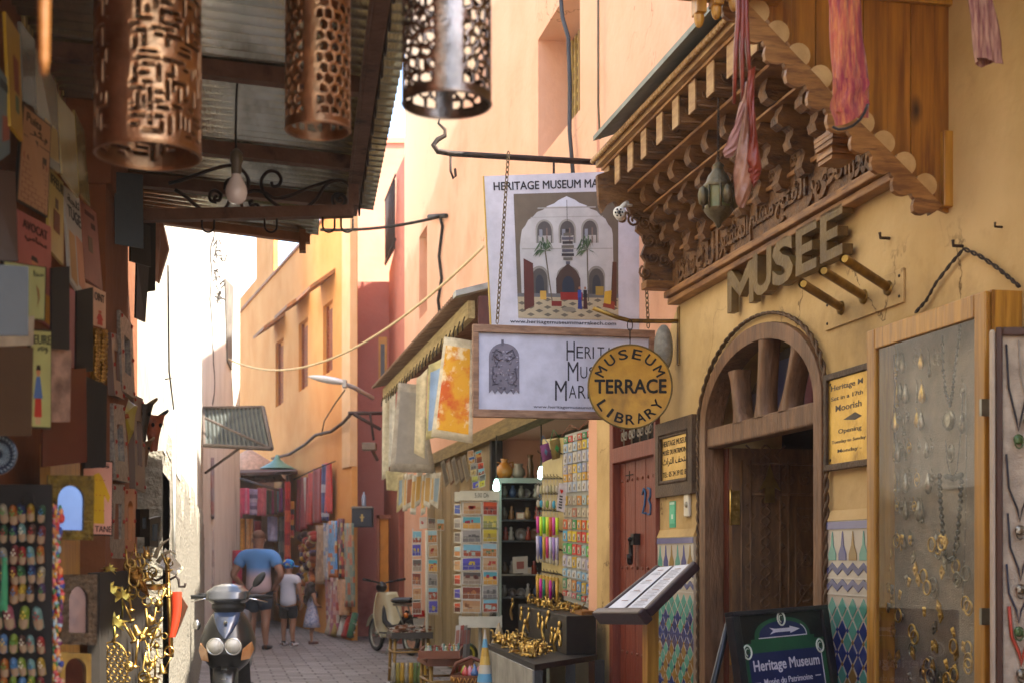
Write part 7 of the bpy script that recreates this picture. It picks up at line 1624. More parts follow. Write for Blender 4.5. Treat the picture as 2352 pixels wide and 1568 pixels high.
S.poly(b, [(.04, .95)] + [(.04, .42)] + [(.5 - .46 * math.cos(pi * k / 24) * (1 + .02 * (k % 2)), .42 - .33 * math.sin(pi * k / 24) * (1 + .03 * (k % 2))) for k in range(2, 23)] + [(.96, .95)], .001, 'a9a8a6')
S.poly(b, [(.3, .11), (.38, .085), (.42, .06), (.5, .03), (.58, .06), (.62, .085), (.70, .11)], .0013, 'b8bcc4')
S.rect(b, .22, .78, .115, .125, .0016, '8c8c88'); S.rect(b, .15, .85, .19, .195, .0016, '92918c')
for c in (.28, .5, .72): S.arch(b, c, .085, .21, .40, .0016, '88867e'); S.arch(b, c, .07, .225, .40, .002, '4a4644'); S.rect(b, c - .06, c + .06, .34, .4, .0024, '9a9892'); S.rect(b, c - .05, c - .02, .29, .35, .0024, '7c8088'); S.rect(b, c + .015, c + .03, .28, .4, .0024, '6c5c54')
S.rect(b, .06, .94, .44, .448, .0016, '8f8e88')
for c, w in ((.22, .075), (.5, .10), (.78, .075)): S.arch(b, c, w + .012, .58, .82, .0016, '7c7a72'); S.arch(b, c, w, .60, .82, .002, '45423e'); S.arch(b, c, w * .55, .65, .8, .0024, '2c3036')
S.poly(b, [(.38, .82), (.38, .68), (.42, .62), (.5, .56), (.58, .62), (.62, .68), (.62, .82)], .0028, '3c2c24'); S.arch(b, .5, .06, .66, .8, .0032, '1c2836')
S.rect(b, .0, 1, .80, .83, .0034, '5c5c5c'); S.rect(b, 0, 1, .83, 1, .0036, 'a09478')
for i in range(12):
    for j in range(5):
        if (i + j) % 2: S.poly(b, [(i / 12, .85 + .03 * j), (i / 12 + .04, .865 + .03 * j), (i / 12 + .08, .85 + .03 * j), (i / 12 + .04, .835 + .03 * j)], .0038, '5c5648')
S.poly(b, [(.07, .52), (.16, .56), (.16, .9), (.06, .94)], .0042, '4c2018'); S.poly(b, [(.94, .55), (.98, .55), (.98, .9), (.92, .86)], .0042, '4c2c1c')
S.rect(b, .42, .64, .79, .85, .0044, '7c2018'); S.rect(b, .33, .43, .86, .90, .0044, '6c1c18'); S.poly(b, [(.86, .84), (.96, .86), (.96, .92), (.84, .9)], .0044, '7c3020')
S.rect(b, .22, .28, .78, .85, .0044, 'b08c3c'); S.rect(b, .77, .85, .74, .81, .0044, '8c7430'); S.poly(b, [(.86, .78), (.93, .77), (.92, .88), (.85, .87)], .0046, 'b89430'); S.poly(b, [(.5 + .07 * math.cos(2 * pi * k / 14), .925 + .02 * math.sin(2 * pi * k / 14)) for k in range(14)], .0044, '7c7464')
for x, c1, c2 in ((.61, '2c4088', '24306c'), (.665, '17171b', '3a1c1c')): S.rect(b, x - .018, x + .018, .77, .83, .0046, c1); S.poly(b, [(x - .016, .83), (x + .016, .83), (x + .024, .92), (x - .02, .92)], .0046, c2); S.poly(b, [(x + .012 * math.cos(2 * pi * k / 8), .755 + .012 * math.sin(2 * pi * k / 8)) for k in range(8)], .0048, '8c6048')
for k in range(9): w = (.015, .04, .055, .05, .06, .055, .06, .045, .02)[k]; S.rect(b, .5 - w, .5 + w, .29 + .032 * k, .312 + .032 * k, .005, ('2c2a2c', '5c5850', '4a4a54')[k % 3])
S.rect(b, .497, .503, .06, .3, .005, '4a4844')
for cx, cy in ((.28, .46), (.69, .45)):
    S.poly(b, [(cx - .006, cy), (cx + .006, cy), (cx + .05 * (1 if cx < .5 else .0) + .012, .86), (cx + .05 * (1 if cx < .5 else .0), .86)], .0052, '5c5444')
    for k in range(22):
        a = rg.uniform(-.2, pi + .2); L = rg.uniform(.08, .16); ex, ey = cx + L * .8 * math.cos(a), cy - L * .55 * math.sin(a) + .05; mx, my = cx + L * .45 * math.cos(a), cy - L * .75 * math.sin(a); S.poly(b, [(cx, cy), (mx - .006, my), (ex, ey), (mx + .006, my + .012)], .0054 + .0001 * k, rg.choice(('3c5034', '4c6040', '2c4028')))
b.build('courtyard_photograph', PAPER, bd)
# framed sign
sH = RW.fx(1506, 0); b0 = [RW.w(sH, *RW.side(x, y, sH)) for x, y in ((1085, 745), (1085, 957))]; wl = RW.w(sH, -.01, 0)
tl = b0[0]; bl_ = b0[1]; tr = Vector((wl.x, wl.y, tl.z)); br_ = Vector((wl.x, wl.y, bl_.z)); Qh = Quad(tl, tr, br_, bl_)
hs = thing('framed_sign', 'long wood framed white sign with a carved relief and thin capitals', 'sign', (0, 0, 0)); b = MB('b6b6c4'); Qh.rect(b, .02, .98, .03, .97, -.012, .0); bd = b.build('board', PAPER, hs)
b = MB(); Qh.rect(b, 0, 1, 0, .085, -.022, .022); Qh.rect(b, 0, 1, .915, 1, -.022, .022); Qh.rect(b, 0, .032, .0852, .9148, -.022, .0215); Qh.rect(b, .968, 1, .0852, .9148, -.022, .0215); b.build('frame', WOOD_G, hs, bev=.004)
b = MB('22222a')
def caps(body, u1, v1, v2):
    w = (u1[1] - u1[0]); n = len(body); cw = [(.55 if c == 'I' else 1.25 if c == 'M' else 1.0) * (1.22 if i == 0 else 1) for i, c in enumerate(body)]; k = w / sum(cw); u = u1[0]
    for i, c in enumerate(body):
        e = cw[i] * k; Qh.text(b, c, u + e * .10, u + e * .92 if c != 'I' else u + e * .4, v1 - (.05 if i == 0 else 0), v2 + (.03 if i == 0 else 0), .0005, -.004); u += e
caps('HERITAGE', (.505, .86), .20, .33); caps('MUSEUM', (.51, .83), .42, .55); caps('MARRAKECH', (.44, .93), .63, .77)
Qh.text(b, 'www.heritagemuseummarrakech.com', .33, .84, .855, .895, .0005, .005); b.build('lettering', PAPER, bd)
b = MB(); Qh.rect(b, .155, .168, .155, .22, .0005, .006, '5c5864')
ap = [(.118, .74), (.118, .34)] + [(.20 - .082 * math.cos(pi * k / 12), .34 - .15 * math.sin(pi * k / 12)) for k in range(13)] + [(.282, .74), (.265, .70), (.25, .745), (.235, .705), (.215, .745), (.2, .705), (.185, .745), (.165, .705), (.15, .745), (.135, .70)]
ap = [(u - .03, v) for u, v in ap]
Qh.poly(b, ap, .004, '6c6874'); A0_ = [Qh.pt(u, v, .0) for u, v in ap]
for i in range(90):
    u, v = rg.uniform(.095, .245), rg.uniform(.26, .70); Qc = Qh.pt(u, v, .004); b.ball(Qc, rg.uniform(.004, .012), .003, rg.uniform(.004, .010), n=5, c=rg.choice(('7c7884', '5c5864', '8c8894', '4c4854')))
for s in (-1, 1): b.col('4a4652'); b.tube([Qh.pt(.17 + s * u, v, .006) for u, v in ((.012, .30), (.045, .26), (.06, .33), (.03, .38), (.008, .36))], .004, 5); b.tube([Qh.pt(.17 + s * u, v, .006) for u, v in ((.06, .46), (.066, .58), (.045, .64), (.028, .63))], .004, 5)
b.build('relief', MATTE, bd)
for (x0, y0, x1, y1, d, lb, nm) in ((1168, 350, 1142, 742, 9.15, 'rusty chain slanting from the iron bar to the framed sign', 'hanging_chain'), (1484, 640, 1489, 752, 9.3, 'short chain at the wall end of the framed sign', 'hanging_chain')):
    b = MB('6a5c44'); chain(b, P(x0, y0, d), P(x1, y1, d), .045, .0042); tag(b.build(nm, METALC), lb, 'chain')

# ------------------------------------------------------------------ awning of the postcard shop and the prints hung from it
sa = wall_thing(RW, 'shop_awning', 'rusty corrugated awning along the front of the postcard shop', 'awning')
aZ = lambda Z: (10 - Z) * 1.0214
RSH = mat('rusty_sheet', '6c4c34', '8c7054', rough=.7, metal=.2, sc=5, st=(6, 1, 1), bump=.3, c3='3c2a1e', c3sc=3)
b = MB(); corr(b, aZ(18.4), aZ(11.9), -.92, -.002, 3.86, .28, .11, .02, 6, .004); b.build('roof_sheet', RSH, sa)
b = MB(); z_ = 3.42; b.box(aZ(18.2), aZ(11.95), -.80, -.74, z_, z_ + .15); b.build('fascia_board', mat('ochre_board', 'a89464', '86744a', rough=.8, sc=4, bump=.3, st=(1, 8, 8)), sa)
b = MB(); b.hexa([(aZ(12.0), -.92, 3.585), (aZ(11.86), -.92, 3.585), (aZ(11.86), -.92, 3.635), (aZ(12.0), -.92, 3.635)], [(aZ(12.0), -.3, 3.76), (aZ(11.86), -.3, 3.76), (aZ(11.86), -.3, 3.81), (aZ(12.0), -.3, 3.81)]); b.build('end_cap', STEEL, sa)
b = MB(); b.box(aZ(11.93), aZ(11.88), -.72, -.1, 3.15, 3.60); b.build('end_board', mat('maroon_board', '5c3430', '442420', rough=.7, sc=5, bump=.2), sa)
b = MB('1c1814')
for i in range(26): s = aZ(18) + (aZ(12) - aZ(18)) * i / 25; b.tube([(s, -.82, z_ + .02), (s, -.84, z_ - .05), (s + .02, -.84, z_ - .10), (s + .03, -.84, z_ - .05)], .006, 5)
b.build('peg_hooks', MATTE, sa)
BEAM = mat('shop_beam', '8a7648', '6a5834', rough=.8, sc=4, st=(1, 8, 8), bump=.4)
b = MB(); b.box(aZ(19.4), aZ(10.95), -.16, -.003, 2.60, 2.74); b.build('lintel', BEAM, sa)
b = MB('171411'); s = RW.fx(1131, -.1); b.box(s - .05, s + .05, -.12, -.003, .02, 2.6); b.build('post', MATTE, sa)
b = MB('a08c64'); s1_, s0_ = aZ(14.7), aZ(19.4)
for i in range(14):
    s = s0_ + (s1_ - s0_) * i / 14; b.box(s + .005, s + (s1_ - s0_) / 14, -.04 - .004 * (i % 2), -.003, .03, 2.6, ('84734f', '74643f', '8e7c56')[i % 3])
b.build('plank_front', SATIN, sa)
ABST = mat('abstract_painting', 'c8921a', 'b8520f', rough=.7, sc=5, lo=.45, hi=.6, c3='d8c49a', c3sc=6, c3lo=.52, c3hi=.62, bump=.05)
def sheet(label, pts, d, col, cat='print', group='prints and papers hung under the shop awning', border=None, m=CLOTH, inner=None, name='hanging_print', th=.004):
    dd = d if isinstance(d, (list, tuple)) else [d, d - .05, d - .05, d]; Q = quad_px(pts, dd); b = MB(col); ph = rg.uniform(0, 6)
    fn = lambda o: (lambda u, v: Q.pt(u, v, o + .012 * math.sin(5 * u + ph + 2 * v) + .02 * v * math.sin(3 * u + ph)))
    b.grid(fn(0), 8, 10); o = b.build(name, m, solid=th); tag(o, label, cat, group)
    if inner:
        f = fn(.005); b = MB(inner[0] if isinstance(inner[0], str) else 'ffffff'); k = inner[1]; b.grid(lambda u, v: f(k + (1 - 2 * k) * u, k * .8 + (1 - 1.6 * k) * v), 8, 10); b.build('picture', inner[0] if not isinstance(inner[0], str) else PAPER, o)
    return o
sheet('big orange and yellow abstract painting on cream cloth', [(1020, 773), (1087, 783), (1086, 1018), (990, 1002)], 12.1, 'c0b498', 'painting', inner=(ABST, .1))
sheet('blue and yellow print behind the orange painting', [(985, 838), (1020, 820), (1012, 1000), (978, 1010)], 13.2, 'b8ac78', inner=('8ca4c0', .14))
sheet('cream rolled paper beside the grey cloth', [(957, 868), (984, 845), (974, 1052), (950, 1040)], 13.9, 'bcae8c', 'paper')
sheet('long greyish cloth print hanging lowest under the awning', [(916, 878), (966, 883), (1000, 1086), (896, 1082)], 15.2, '9c9282', inner=('8c8478', .12))
sheet('narrow white and yellow cloth at the far end of the awning', [(878, 920), (900, 905), (893, 1095), (877, 1102)], 17.4, 'b4ac94')
sheet('white cloth next to the narrow yellow one', [(896, 912), (910, 900), (906, 1080), (893, 1070)], 17.0, 'b8b4a8')
sheet('cream sheet hanging below the greyish cloth', [(886, 1080), (935, 1085), (930, 1128), (888, 1125)], 16.8, 'a89c74', 'paper')
for i in range(9):
    x = 916 + i * 10.5; y = 1088 + rg.uniform(-8, 6); c = rg.choice(('b4b0a4', 'a8a294', 'b0a078', 'aca494')); sheet('%s paper print, %s in the lower row of prints' % (('curled', 'stiff', 'creased')[i % 3], ('first', 'second', 'third', 'fourth', 'fifth', 'sixth', 'seventh', 'eighth', 'ninth')[i]), [(x, y), (x + 11, y - 4), (x + 9 + rg.uniform(-3, 4), y + rg.uniform(70, 100)), (x - 4, y + rg.uniform(68, 98))], 16.6 - .22 * i, c, inner=(rg.choice(('a88440', '7c8c94', 'b08c50', '94603c')), .2), group='small paper prints in the lower row')
for i in range(7):
    x = 1012 + i * 12; q = [(x, 1062 - 3 * i), (x + 8, 1054 - 3 * i), (x + 20, 1108 - 3 * i), (x + 11, 1118 - 3 * i)]; Q = quad_px(q, [17.2 - .35 * i] * 4); b = MB(); Q.rect(b, 0, 1, 0, 1, -.03, 0, ('8c8474', '7c5c44', '9c9484', '5c4c40', 'a09888', '8c6c2c', '94887c')[i]); Q.rect(b, .15, .85, .1, .9, 0, .003, ('6c6458', 'a89c88', '7c7468', '8c8070', '8c8474', 'a48c4c', '6c6054')[i])
    tag(b.build('leaning_frame', SATIN), '%s slanting frame in the row above the postcard racks' % ('first', 'second', 'third', 'fourth', 'fifth', 'sixth', 'seventh')[i], 'frame', 'slanting frames above the postcard racks')

# ------------------------------------------------------------------ postcards and their racks
SCN = [('a red desert sunset', 'a83a18', 'c05a1c', '4c1a10'), ('women in a market', '6c2c1c', 'a86a3c', '7c4a30'), ('a red tent on sand', 'b09474', '9c2c20', 'a8845c'), ('a blue door and an ochre wall', '24408c', 'b8902c', '24408c'), ('camels in brown dunes', 'a87c54', '8c5c38', 'b08c64'), ('a robed man by the sea', '4c94a0', '8c2030', 'c09040'), ('white and blue houses', '2c5090', 'a8a8a8', 'b07c30'), ('a fort at dusk', '8c4a2c', '7c2c1c', '6c3c24'), ('a grey group portrait', '8c8884', '4a4846', '6c6866'),
       ('a tall minaret', 'c04a1c', '4c1814', '8c2c18'), ('a lone camel', 'c0a878', '3c2c20', 'a88c5c'), ('a boat under a pale sky', '6ca0b4', 'a0b4b0', '8c3c24'), ('a yellow archway', 'b0a850', 'c0b050', '7c8048'), ('a grey stone gate', '4c4644', '34302e', '6c6460'), ('a purple and yellow window', '4c44a0', 'b09c28', '3c388c'), ('a yellow courtyard', 'b4a424', '6c5c28', 'a08c28'), ('red doors', 'b0a49c', 'a0281c', 'c0b4a8'), ('dark spice sacks', '4a4440', '5c2c24', '8c7c6c'), ('a palm oasis', '8cacb8', '3c5c34', 'a8703c')]
def card(name_d, x, y, w, h, d, k, lb, skew=0):
    skew += rg.uniform(-1.6, 1.6); x += rg.uniform(-1, 1); y += rg.uniform(-1.5, 1.5); sc_, a, c, e = SCN[k % len(SCN)]; Q = quad_px([(x, y), (x + w, y + skew), (x + w, y + h + skew), (x, y + h)], [d] * 4); b = MB(); Q.rect(b, 0, 1, 0, 1, -.003, 0, 'b8b4ac'); m_ = .06
    f = rg.uniform(.35, .55); Q.rect(b, m_, 1 - m_, m_, f, 0, .001, a); Q.rect(b, m_, 1 - m_, f, 1 - m_, 0, .001, e)
    for _ in range(3): u = rg.uniform(.15, .7); v = rg.uniform(.25, .6); Q.rect(b, u, u + rg.uniform(.08, .25), v, v + rg.uniform(.12, .3), .001, .0016, c)
    o = b.build('postcard', PAPER); tag(o, '%s postcard, %s' % (sc_, lb), 'postcard', 'postcards in the wire racks')
od = ['top', 'second', 'third', 'fourth', 'fifth', 'sixth', 'seventh', 'bottom']
def rack(label, x0, x1, y0, y1, d, cols, rows, head, yfoot, side=None, seed=1, tagl=''):
    t = thing('postcard_rack', label, 'postcard rack', (0, 0, 0)); b = MB('b0aca0'); g = (y1 - y0) / rows; V_ = []
    sk = 2
    for r_ in range(rows):
        for ci, (c0, c1, hgt) in enumerate(cols):
            y = y0 + g * r_; card(None, c0, y + g * (.9 - hgt), c1 - c0, g * hgt, d + .02, seed + r_ * 3 + ci * 7, '%s row, %s column, %s rack' % (od[r_ if r_ < rows - 1 else 7], ('wide', 'narrow', 'edge')[ci], tagl))
            for yy in (y + g * .55, y + g * .95): b.tube([P(c0 - 2, yy, d - .01), P(c1 + 2, yy, d - .01)], .0022, 4)
            for q in range(4): xx = c0 + (c1 - c0) * (q / 3); b.tube([P(xx, y + g * .55, d - .01), P(xx, y + g * .95, d - .01)], .0016, 4)
    for xx in (x0, x1): b.tube([P(xx, y0 - 4, d + .03), P(xx, y1 + 4, d + .03)], .005, 5)
    if side:
        for r_ in range(rows):
            for yy in (.5, .95): y = y0 + g * (r_ + yy); b.tube([P(x0, y, d), P(side, y - 3, d + .22)], .0022, 4)
            Q = quad_px([(side + 1, y0 + g * (r_ + .15)), (x0 - 2, y0 + g * (r_ + .12)), (x0 - 2, y0 + g * (r_ + .9)), (side + 1, y0 + g * (r_ + .88))], [d + .22, d + .03, d + .03, d + .22]); bb = MB(); Q.rect(bb, 0, 1, 0, 1, -.003, 0, 'b4b0a4'); Q.rect(bb, .1, .9, .1, .9, 0, .001, SCN[(r_ * 5 + 3) % 19][1]); Q.rect(bb, .1, .9, .5, .9, .001, .0015, SCN[(r_ * 5 + 3) % 19][3]); tag(bb.build('postcard', PAPER), 'postcard seen edge-on, %s pocket on the side of the %s rack' % (od[r_ if r_ < rows - 1 else 7], tagl), 'postcard', 'postcards in the wire racks')
    b.build('wire_pockets', SATIN, t)
    b = MB('bcb8a8'); xm = (x0 + x1) / 2; p = P(xm, y1, d + .06); b.tube([Vector((p.x, d + .1, 0.02)), Vector((p.x, d + .1, P(0, y0, d).z))], .018, 8); b.build('pole', SATIN, t)
    b = MB('b8b4a4'); b.box(p.x - .18, p.x + .18, d - .05, d + .25, 0, .02); b.build('base', SATIN, t)
    if head:
        a, c = P(x0 - 4, y0 - 26, d - .01), P(x1 + 2, y0 - 4, d - .01); b = MB('bcb8a6'); b.box(a.x, c.x, d - .012, d, c.z, a.z); b.box(a.x - .05, a.x - .002, d, d + .2, c.z - .01, a.z - .01); hd = b.build('header', SATIN, t); b = MB('2a2a2c'); b.text('5,00 Dh', a.x + .14, c.x - .1, c.z + .02, a.z - .02, d - .013, .001, .0); b.build('price', MATTE, hd)
        a, c = P(x0 - 6, y1 + 4, d - .01), P(x1 + 8, y1 + 30, d - .01); b = MB('b4b0a0'); b.box(a.x, c.x, d - .04, d - .03, c.z, a.z); b.box(a.x, a.x + .01, d - .03, d + .2, c.z, a.z); b.box(c.x - .01, c.x, d - .03, d + .2, c.z, a.z); b.box(a.x, c.x, d - .03, d + .2, c.z, c.z + .01); b.build('tray', SATIN, t)
rack('tall white postcard rack with a handwritten price board', 1060, 1145, 1152, 1410, 13.0, [(1061, 1106, .92), (1108, 1143, 1.0)], 8, True, 1568, 1042, 2, 'price board')
rack('smaller white postcard rack on a single pole', 948, 1012, 1216, 1412, 15.4, [(947, 968, .86), (983, 1005, .9)], 6, False, 1568, None, 11, 'single pole')
for i in range(12):
    x = 1076 + 17 * (i % 2) + 1.5 * (i // 2) + rg.uniform(-2, 2); y = 1036 + 14 * (i // 2); card(None, x, y, 14, 15, 13.8, i + 4, '%s pair down the hanging strip, %s' % (('first', 'second', 'third', 'fourth', 'fifth', 'sixth')[i // 2], ('outer', 'inner')[i % 2]), -4)
for i in range(3): card(None, 964 + 20 * i, 1186 + 3 * i, 17, 26, 15.5, i + 16, '%s on top of the single pole rack' % ('first', 'second', 'third')[i])

# ------------------------------------------------------------------ inside the postcard shop
cb = wall_thing(RW, 'glass_cabinet', 'tall glazed cabinet with a pale metal frame, full of souvenirs', 'cabinet')
s0 = SH0 - .22; dC = RW.w(s0, .6, 0)
ccx0, ccx1, dc = P(1145, 0, 13.9).x, P(1262, 0, 13.9).x, 13.9; cb.location = (0, 0, 0); cb.rotation_euler = (0, 0, 0)
zT = P(0, 1097, dc).z; b = MB('17140f'); b.box(ccx0, ccx1, dc + .3, dc + .32, .05, zT); b.box(ccx0 - .02, ccx0, dc, dc + .3, .05, zT, '2a2820'); b.build('back', MATTE, cb)
b = MB('8c9a90'); fw_ = .03; b.box(ccx0 - .02, ccx0 + fw_, dc - .03, dc, .05, zT); b.box(ccx1 - fw_, ccx1, dc - .03, dc, .05, zT); b.box(ccx0 + fw_, ccx1 - fw_, dc - .03, dc, zT - .05, zT); b.box(ccx0 - .02, ccx1, dc, dc + .32, zT - .02, zT); b.build('frame', SATIN, cb)
ys = [1142, 1192, 1240, 1318, 1370]; b = MB('4a4c44')
for y in ys: z = P(0, y, dc).z; b.box(ccx0 + .005, ccx1 - .005, dc + .003, dc + .29, z - .012, z, '8c8a78' if y == 1318 else '3a3c38')
b.build('shelves', SATIN, cb)
FIG = [('figurine', 'painted figurine'), ('vase', 'little vase'), ('plate', 'round decorated plate'), ('box', 'inlaid box')]
for si, y in enumerate(ys):
    z = P(0, y, dc + .1).z + .002
    for k in range(6):
        x = ccx0 + .06 + (ccx1 - ccx0 - .12) * (k + rg.uniform(-.2, .2)) / 5; kd = rg.randrange(4); kd = 2 if (si in (2,) and k in (2, 4)) else kd; c = rg.choice(('a08050', '8c5c34', '7c7468', '5c4c3c', 'a8a090', '8c3424', '3c4c6c')); b = MB(c); yy = dc + .12
        if kd == 0: b.lathe([(0, 0), (.03, 0), (.035, .02), (.02, .06), (.028, .08), (.012, .10), (.018, .125), (0, .14)], (x, yy, z), n=10)
        elif kd == 1: b.lathe([(0, 0), (.022, 0), (.038, .04), (.03, .08), (.014, .1), (.02, .12), (.0, .12)], (x, yy, z), n=12)
        elif kd == 2: b.lathe([(0, 0), (.03, -.002), (.062 if si == 2 else .045, -.014), (.06 if si == 2 else .043, -.008), (0, .006)], (x, yy + .05, z + (.062 if si == 2 else .045)), n=20, ax='y')
        else: b.box(x - .04, x + .04, yy - .03, yy + .03, z, z + .07); b.box(x - .03, x + .03, yy - .032, yy - .03, z + .012, z + .058, rg.choice(('b0a080', '4c3020', 'a87040')))
        tag(b.build(FIG[kd][0], GLOSS), '%s, %s place along the %s cabinet shelf down' % (FIG[kd][1], ('first', 'second', 'third', 'fourth', 'fifth', 'sixth')[k], od[si]), FIG[kd][0], 'souvenirs on the cabinet shelves')
b = MB('b0a898'); Q = quad_px([(1177, 1278), (1212, 1276), (1212, 1314), (1179, 1316)], [13.86] * 4); Q.rect(b, 0, 1, 0, 1, -.01, 0); Q.rect(b, .25, .75, .3, .75, 0, .001, '8c4c3c'); tag(b.build('white_tile', PAPER), 'square white picture tile leaning in the cabinet', 'tile')
for x, c, pr, lb in ((1159, 'b87a2c', [(0, 0), (.05, 0), (.09, .06), (.085, .11), (.05, .15), (.03, .17), (.045, .2), (0, .2)], 'orange two handled vase on top of the cabinet'), (1191, '8c8474', [(0, 0), (.04, 0), (.07, .04), (.065, .09), (.04, .12), (.05, .15), (0, .15)], 'mottled grey jar on top of the cabinet'), (1218, '5c4428', [(0, 0), (.045, 0), (.03, .06), (.035, .12), (.02, .2), (.03, .24), (0, .24)], 'slim dark vase on top of the cabinet')):
    b = MB(c); p = P(x, 1090, dc + .15); b.lathe(pr, (p.x, dc + .15, zT + .002), n=16)
    if x == 1159:
        for s in (-1, 1): b.tube([(p.x + s * .04, dc + .15, zT + .16), (p.x + s * .085, dc + .15, zT + .17), (p.x + s * .08, dc + .15, zT + .11)], .008, 5)
    tag(b.build('vase', GLOSS), lb, 'vase')
LIT = mat('lit_lamp', 'c8fff0', rough=.3, bump=0, var=0, emit=3.0)
for x, y, d, lb in ((1243, 1088, 12.6, 'lit greenish lamp bulb inside the postcard shop'), (1140, 1116, 13.6, 'second lit lamp beside the cabinet')):
    b = MB(); p = P(x, y, d); b.lathe([(0, -.05), (.03, -.035), (.032, .01), (.02, .05), (.012, .07), (0, .07)], p, n=12); o = b.build('lamp_bulb', LIT); tag(o, lb, 'lamp'); b = MB('3a3a34'); b.tube([p + Vector((0, 0, .07)), p + Vector((0, 0, .5))], .006, 5); b.build('flex', MATTE, o)
# keyring stand
kq = quad_px([(1246, 1008), (1296, 1004), (1296, 1362), (1244, 1352)], [11.9, 11.5, 11.5, 11.9])
b = MB('a89864'); kq.rect(b, 0, 1, 0, 1, -.02, 0); kb = b.build('keyring_stand', SATIN); tag(kb, 'yellow pegboard stand hung with rows of keyrings', 'display stand')
b = MB('2a2620')
for v in (.10, .26, .36, .47, .60, .72, .88):
    kq.rect(b, -.03, 1.03, v, v + .006, .0, .012)
    for k in range(7): b.tube([kq.pt(.06 + .145 * k, v, .01), kq.pt(.06 + .145 * k, v - .012, .05), kq.pt(.06 + .145 * k, v - .025, .055)], .0035, 4)
b.build('peg_rails', MATTE, kb)
KC = [['a8a090', '94906c', 'b0a888'], ['b0a48c', '3c8ca8', 'a89c80', '6c8c34'], ['c03c8c', 'b4c81c', '5cb03c', 'c0d02c', 'b84c1c'], ['a8a0b8', '2c4090', 'b08c24', 'c0306c', 'b4b0b8', '8c70a8'], ['a89c84', 'b0a890', '8c8470'], ['b88c2c', 'c01c8c', '1c6c4c', 'a07830', 'b0187c', '241c24']]
for r_, v in enumerate((.27, .37, .48, .61, .73, .89)):
    for k in range(7):
        c = KC[r_][k % len(KC[r_])]; L = (.10, .09, .16, .20, .09, .17)[r_] * rg.uniform(.85, 1.1); p = kq.pt(.06 + .145 * k, v - .005, .05); b = MB('a8a49c'); b.tube([p, p + Vector((0, 0, -.03))], .003, 4); b.tube([p + Vector((.009 * math.cos(w), 0, -.04 + .009 * math.sin(w))) for w in [pi / 3 * q for q in range(6)]], .002, 4, closed=True); b.col(c)
        if r_ in (2, 3, 5): b.tube([p + Vector((0, 0, -.05)), p + Vector((0, 0, -.05 - L))], [.016, .012], 7)
        else: b.ball(p + Vector((0, 0, -.05 - L * .4)), .017, .01, L * .4, n=7)
        if r_ == 5: b.ball(p + Vector((0, -.004, -.05)), .02, .008, .035, n=7, c='a8842c')
        tag(b.build('keyring', SATIN), '%s keyring, %s hook of the %s row down' % (('pewter', 'beaded', 'neon', 'pastel', 'filigree', 'tasselled')[r_], ('first', 'second', 'third', 'fourth', 'fifth', 'sixth', 'seventh')[k], od[r_ if r_ else 0]), 'keyring', 'keyrings hung in rows on the pegboard')
for pts, c, c2, lb in (([(1262, 1012), (1288, 1004), (1297, 1048), (1268, 1056)], '6c5c2c', '2c7c3c', 'olive green purse with a green diamond on top of the pegboard'), ([(1240, 1022), (1260, 1016), (1268, 1052), (1246, 1062)], '6c3460', '4c6c84', 'purple purse beside the olive one')):
    Q = quad_px(pts, [11.6] * 4); b = MB(c); b.grid(lambda u, v: Q.pt(u, v, .02 + .03 * math.sin(pi * u) * math.sin(pi * v)), 8, 8); Q.poly(b, [(.5, .3), (.68, .5), (.5, .72), (.32, .5)], .056, c2); b.tube([Q.pt(.1, 0, .02), Q.pt(.5, -.5, .0), Q.pt(.9, 0, .02)], .004, 5); b.grid(lambda u, v: Q.pt(u, v, .015), 2, 2, c); tag(b.build('purse', CLOTH), lb, 'purse')
Q = quad_px([(1284, 1108), (1302, 1111), (1296, 1176), (1278, 1171)], [11.3] * 4); b = MB('b4b0b4'); Q.rect(b, 0, 1, 0, 1, 0, .02); Q.poly(b, [(.3, .32), (.2, .25), (.3, .2), (.42, .24), (.55, .21), (.62, .28), (.45, .38)], .0215, 'b8281c')
for k in range(5): Q.rect(b, .22, .62, .44 + .1 * k, .50 + .1 * k, .02, .022, '3a3a3c')
b.tube([Q.pt(.5, 0, .01), P(1292, 1070, 11.35), P(1294, 1030, 11.4)], .003, 4, c='8c8880'); tag(b.build('fabric_tag', CLOTH), 'white fabric tag with a red heart hanging between the boards', 'tag')
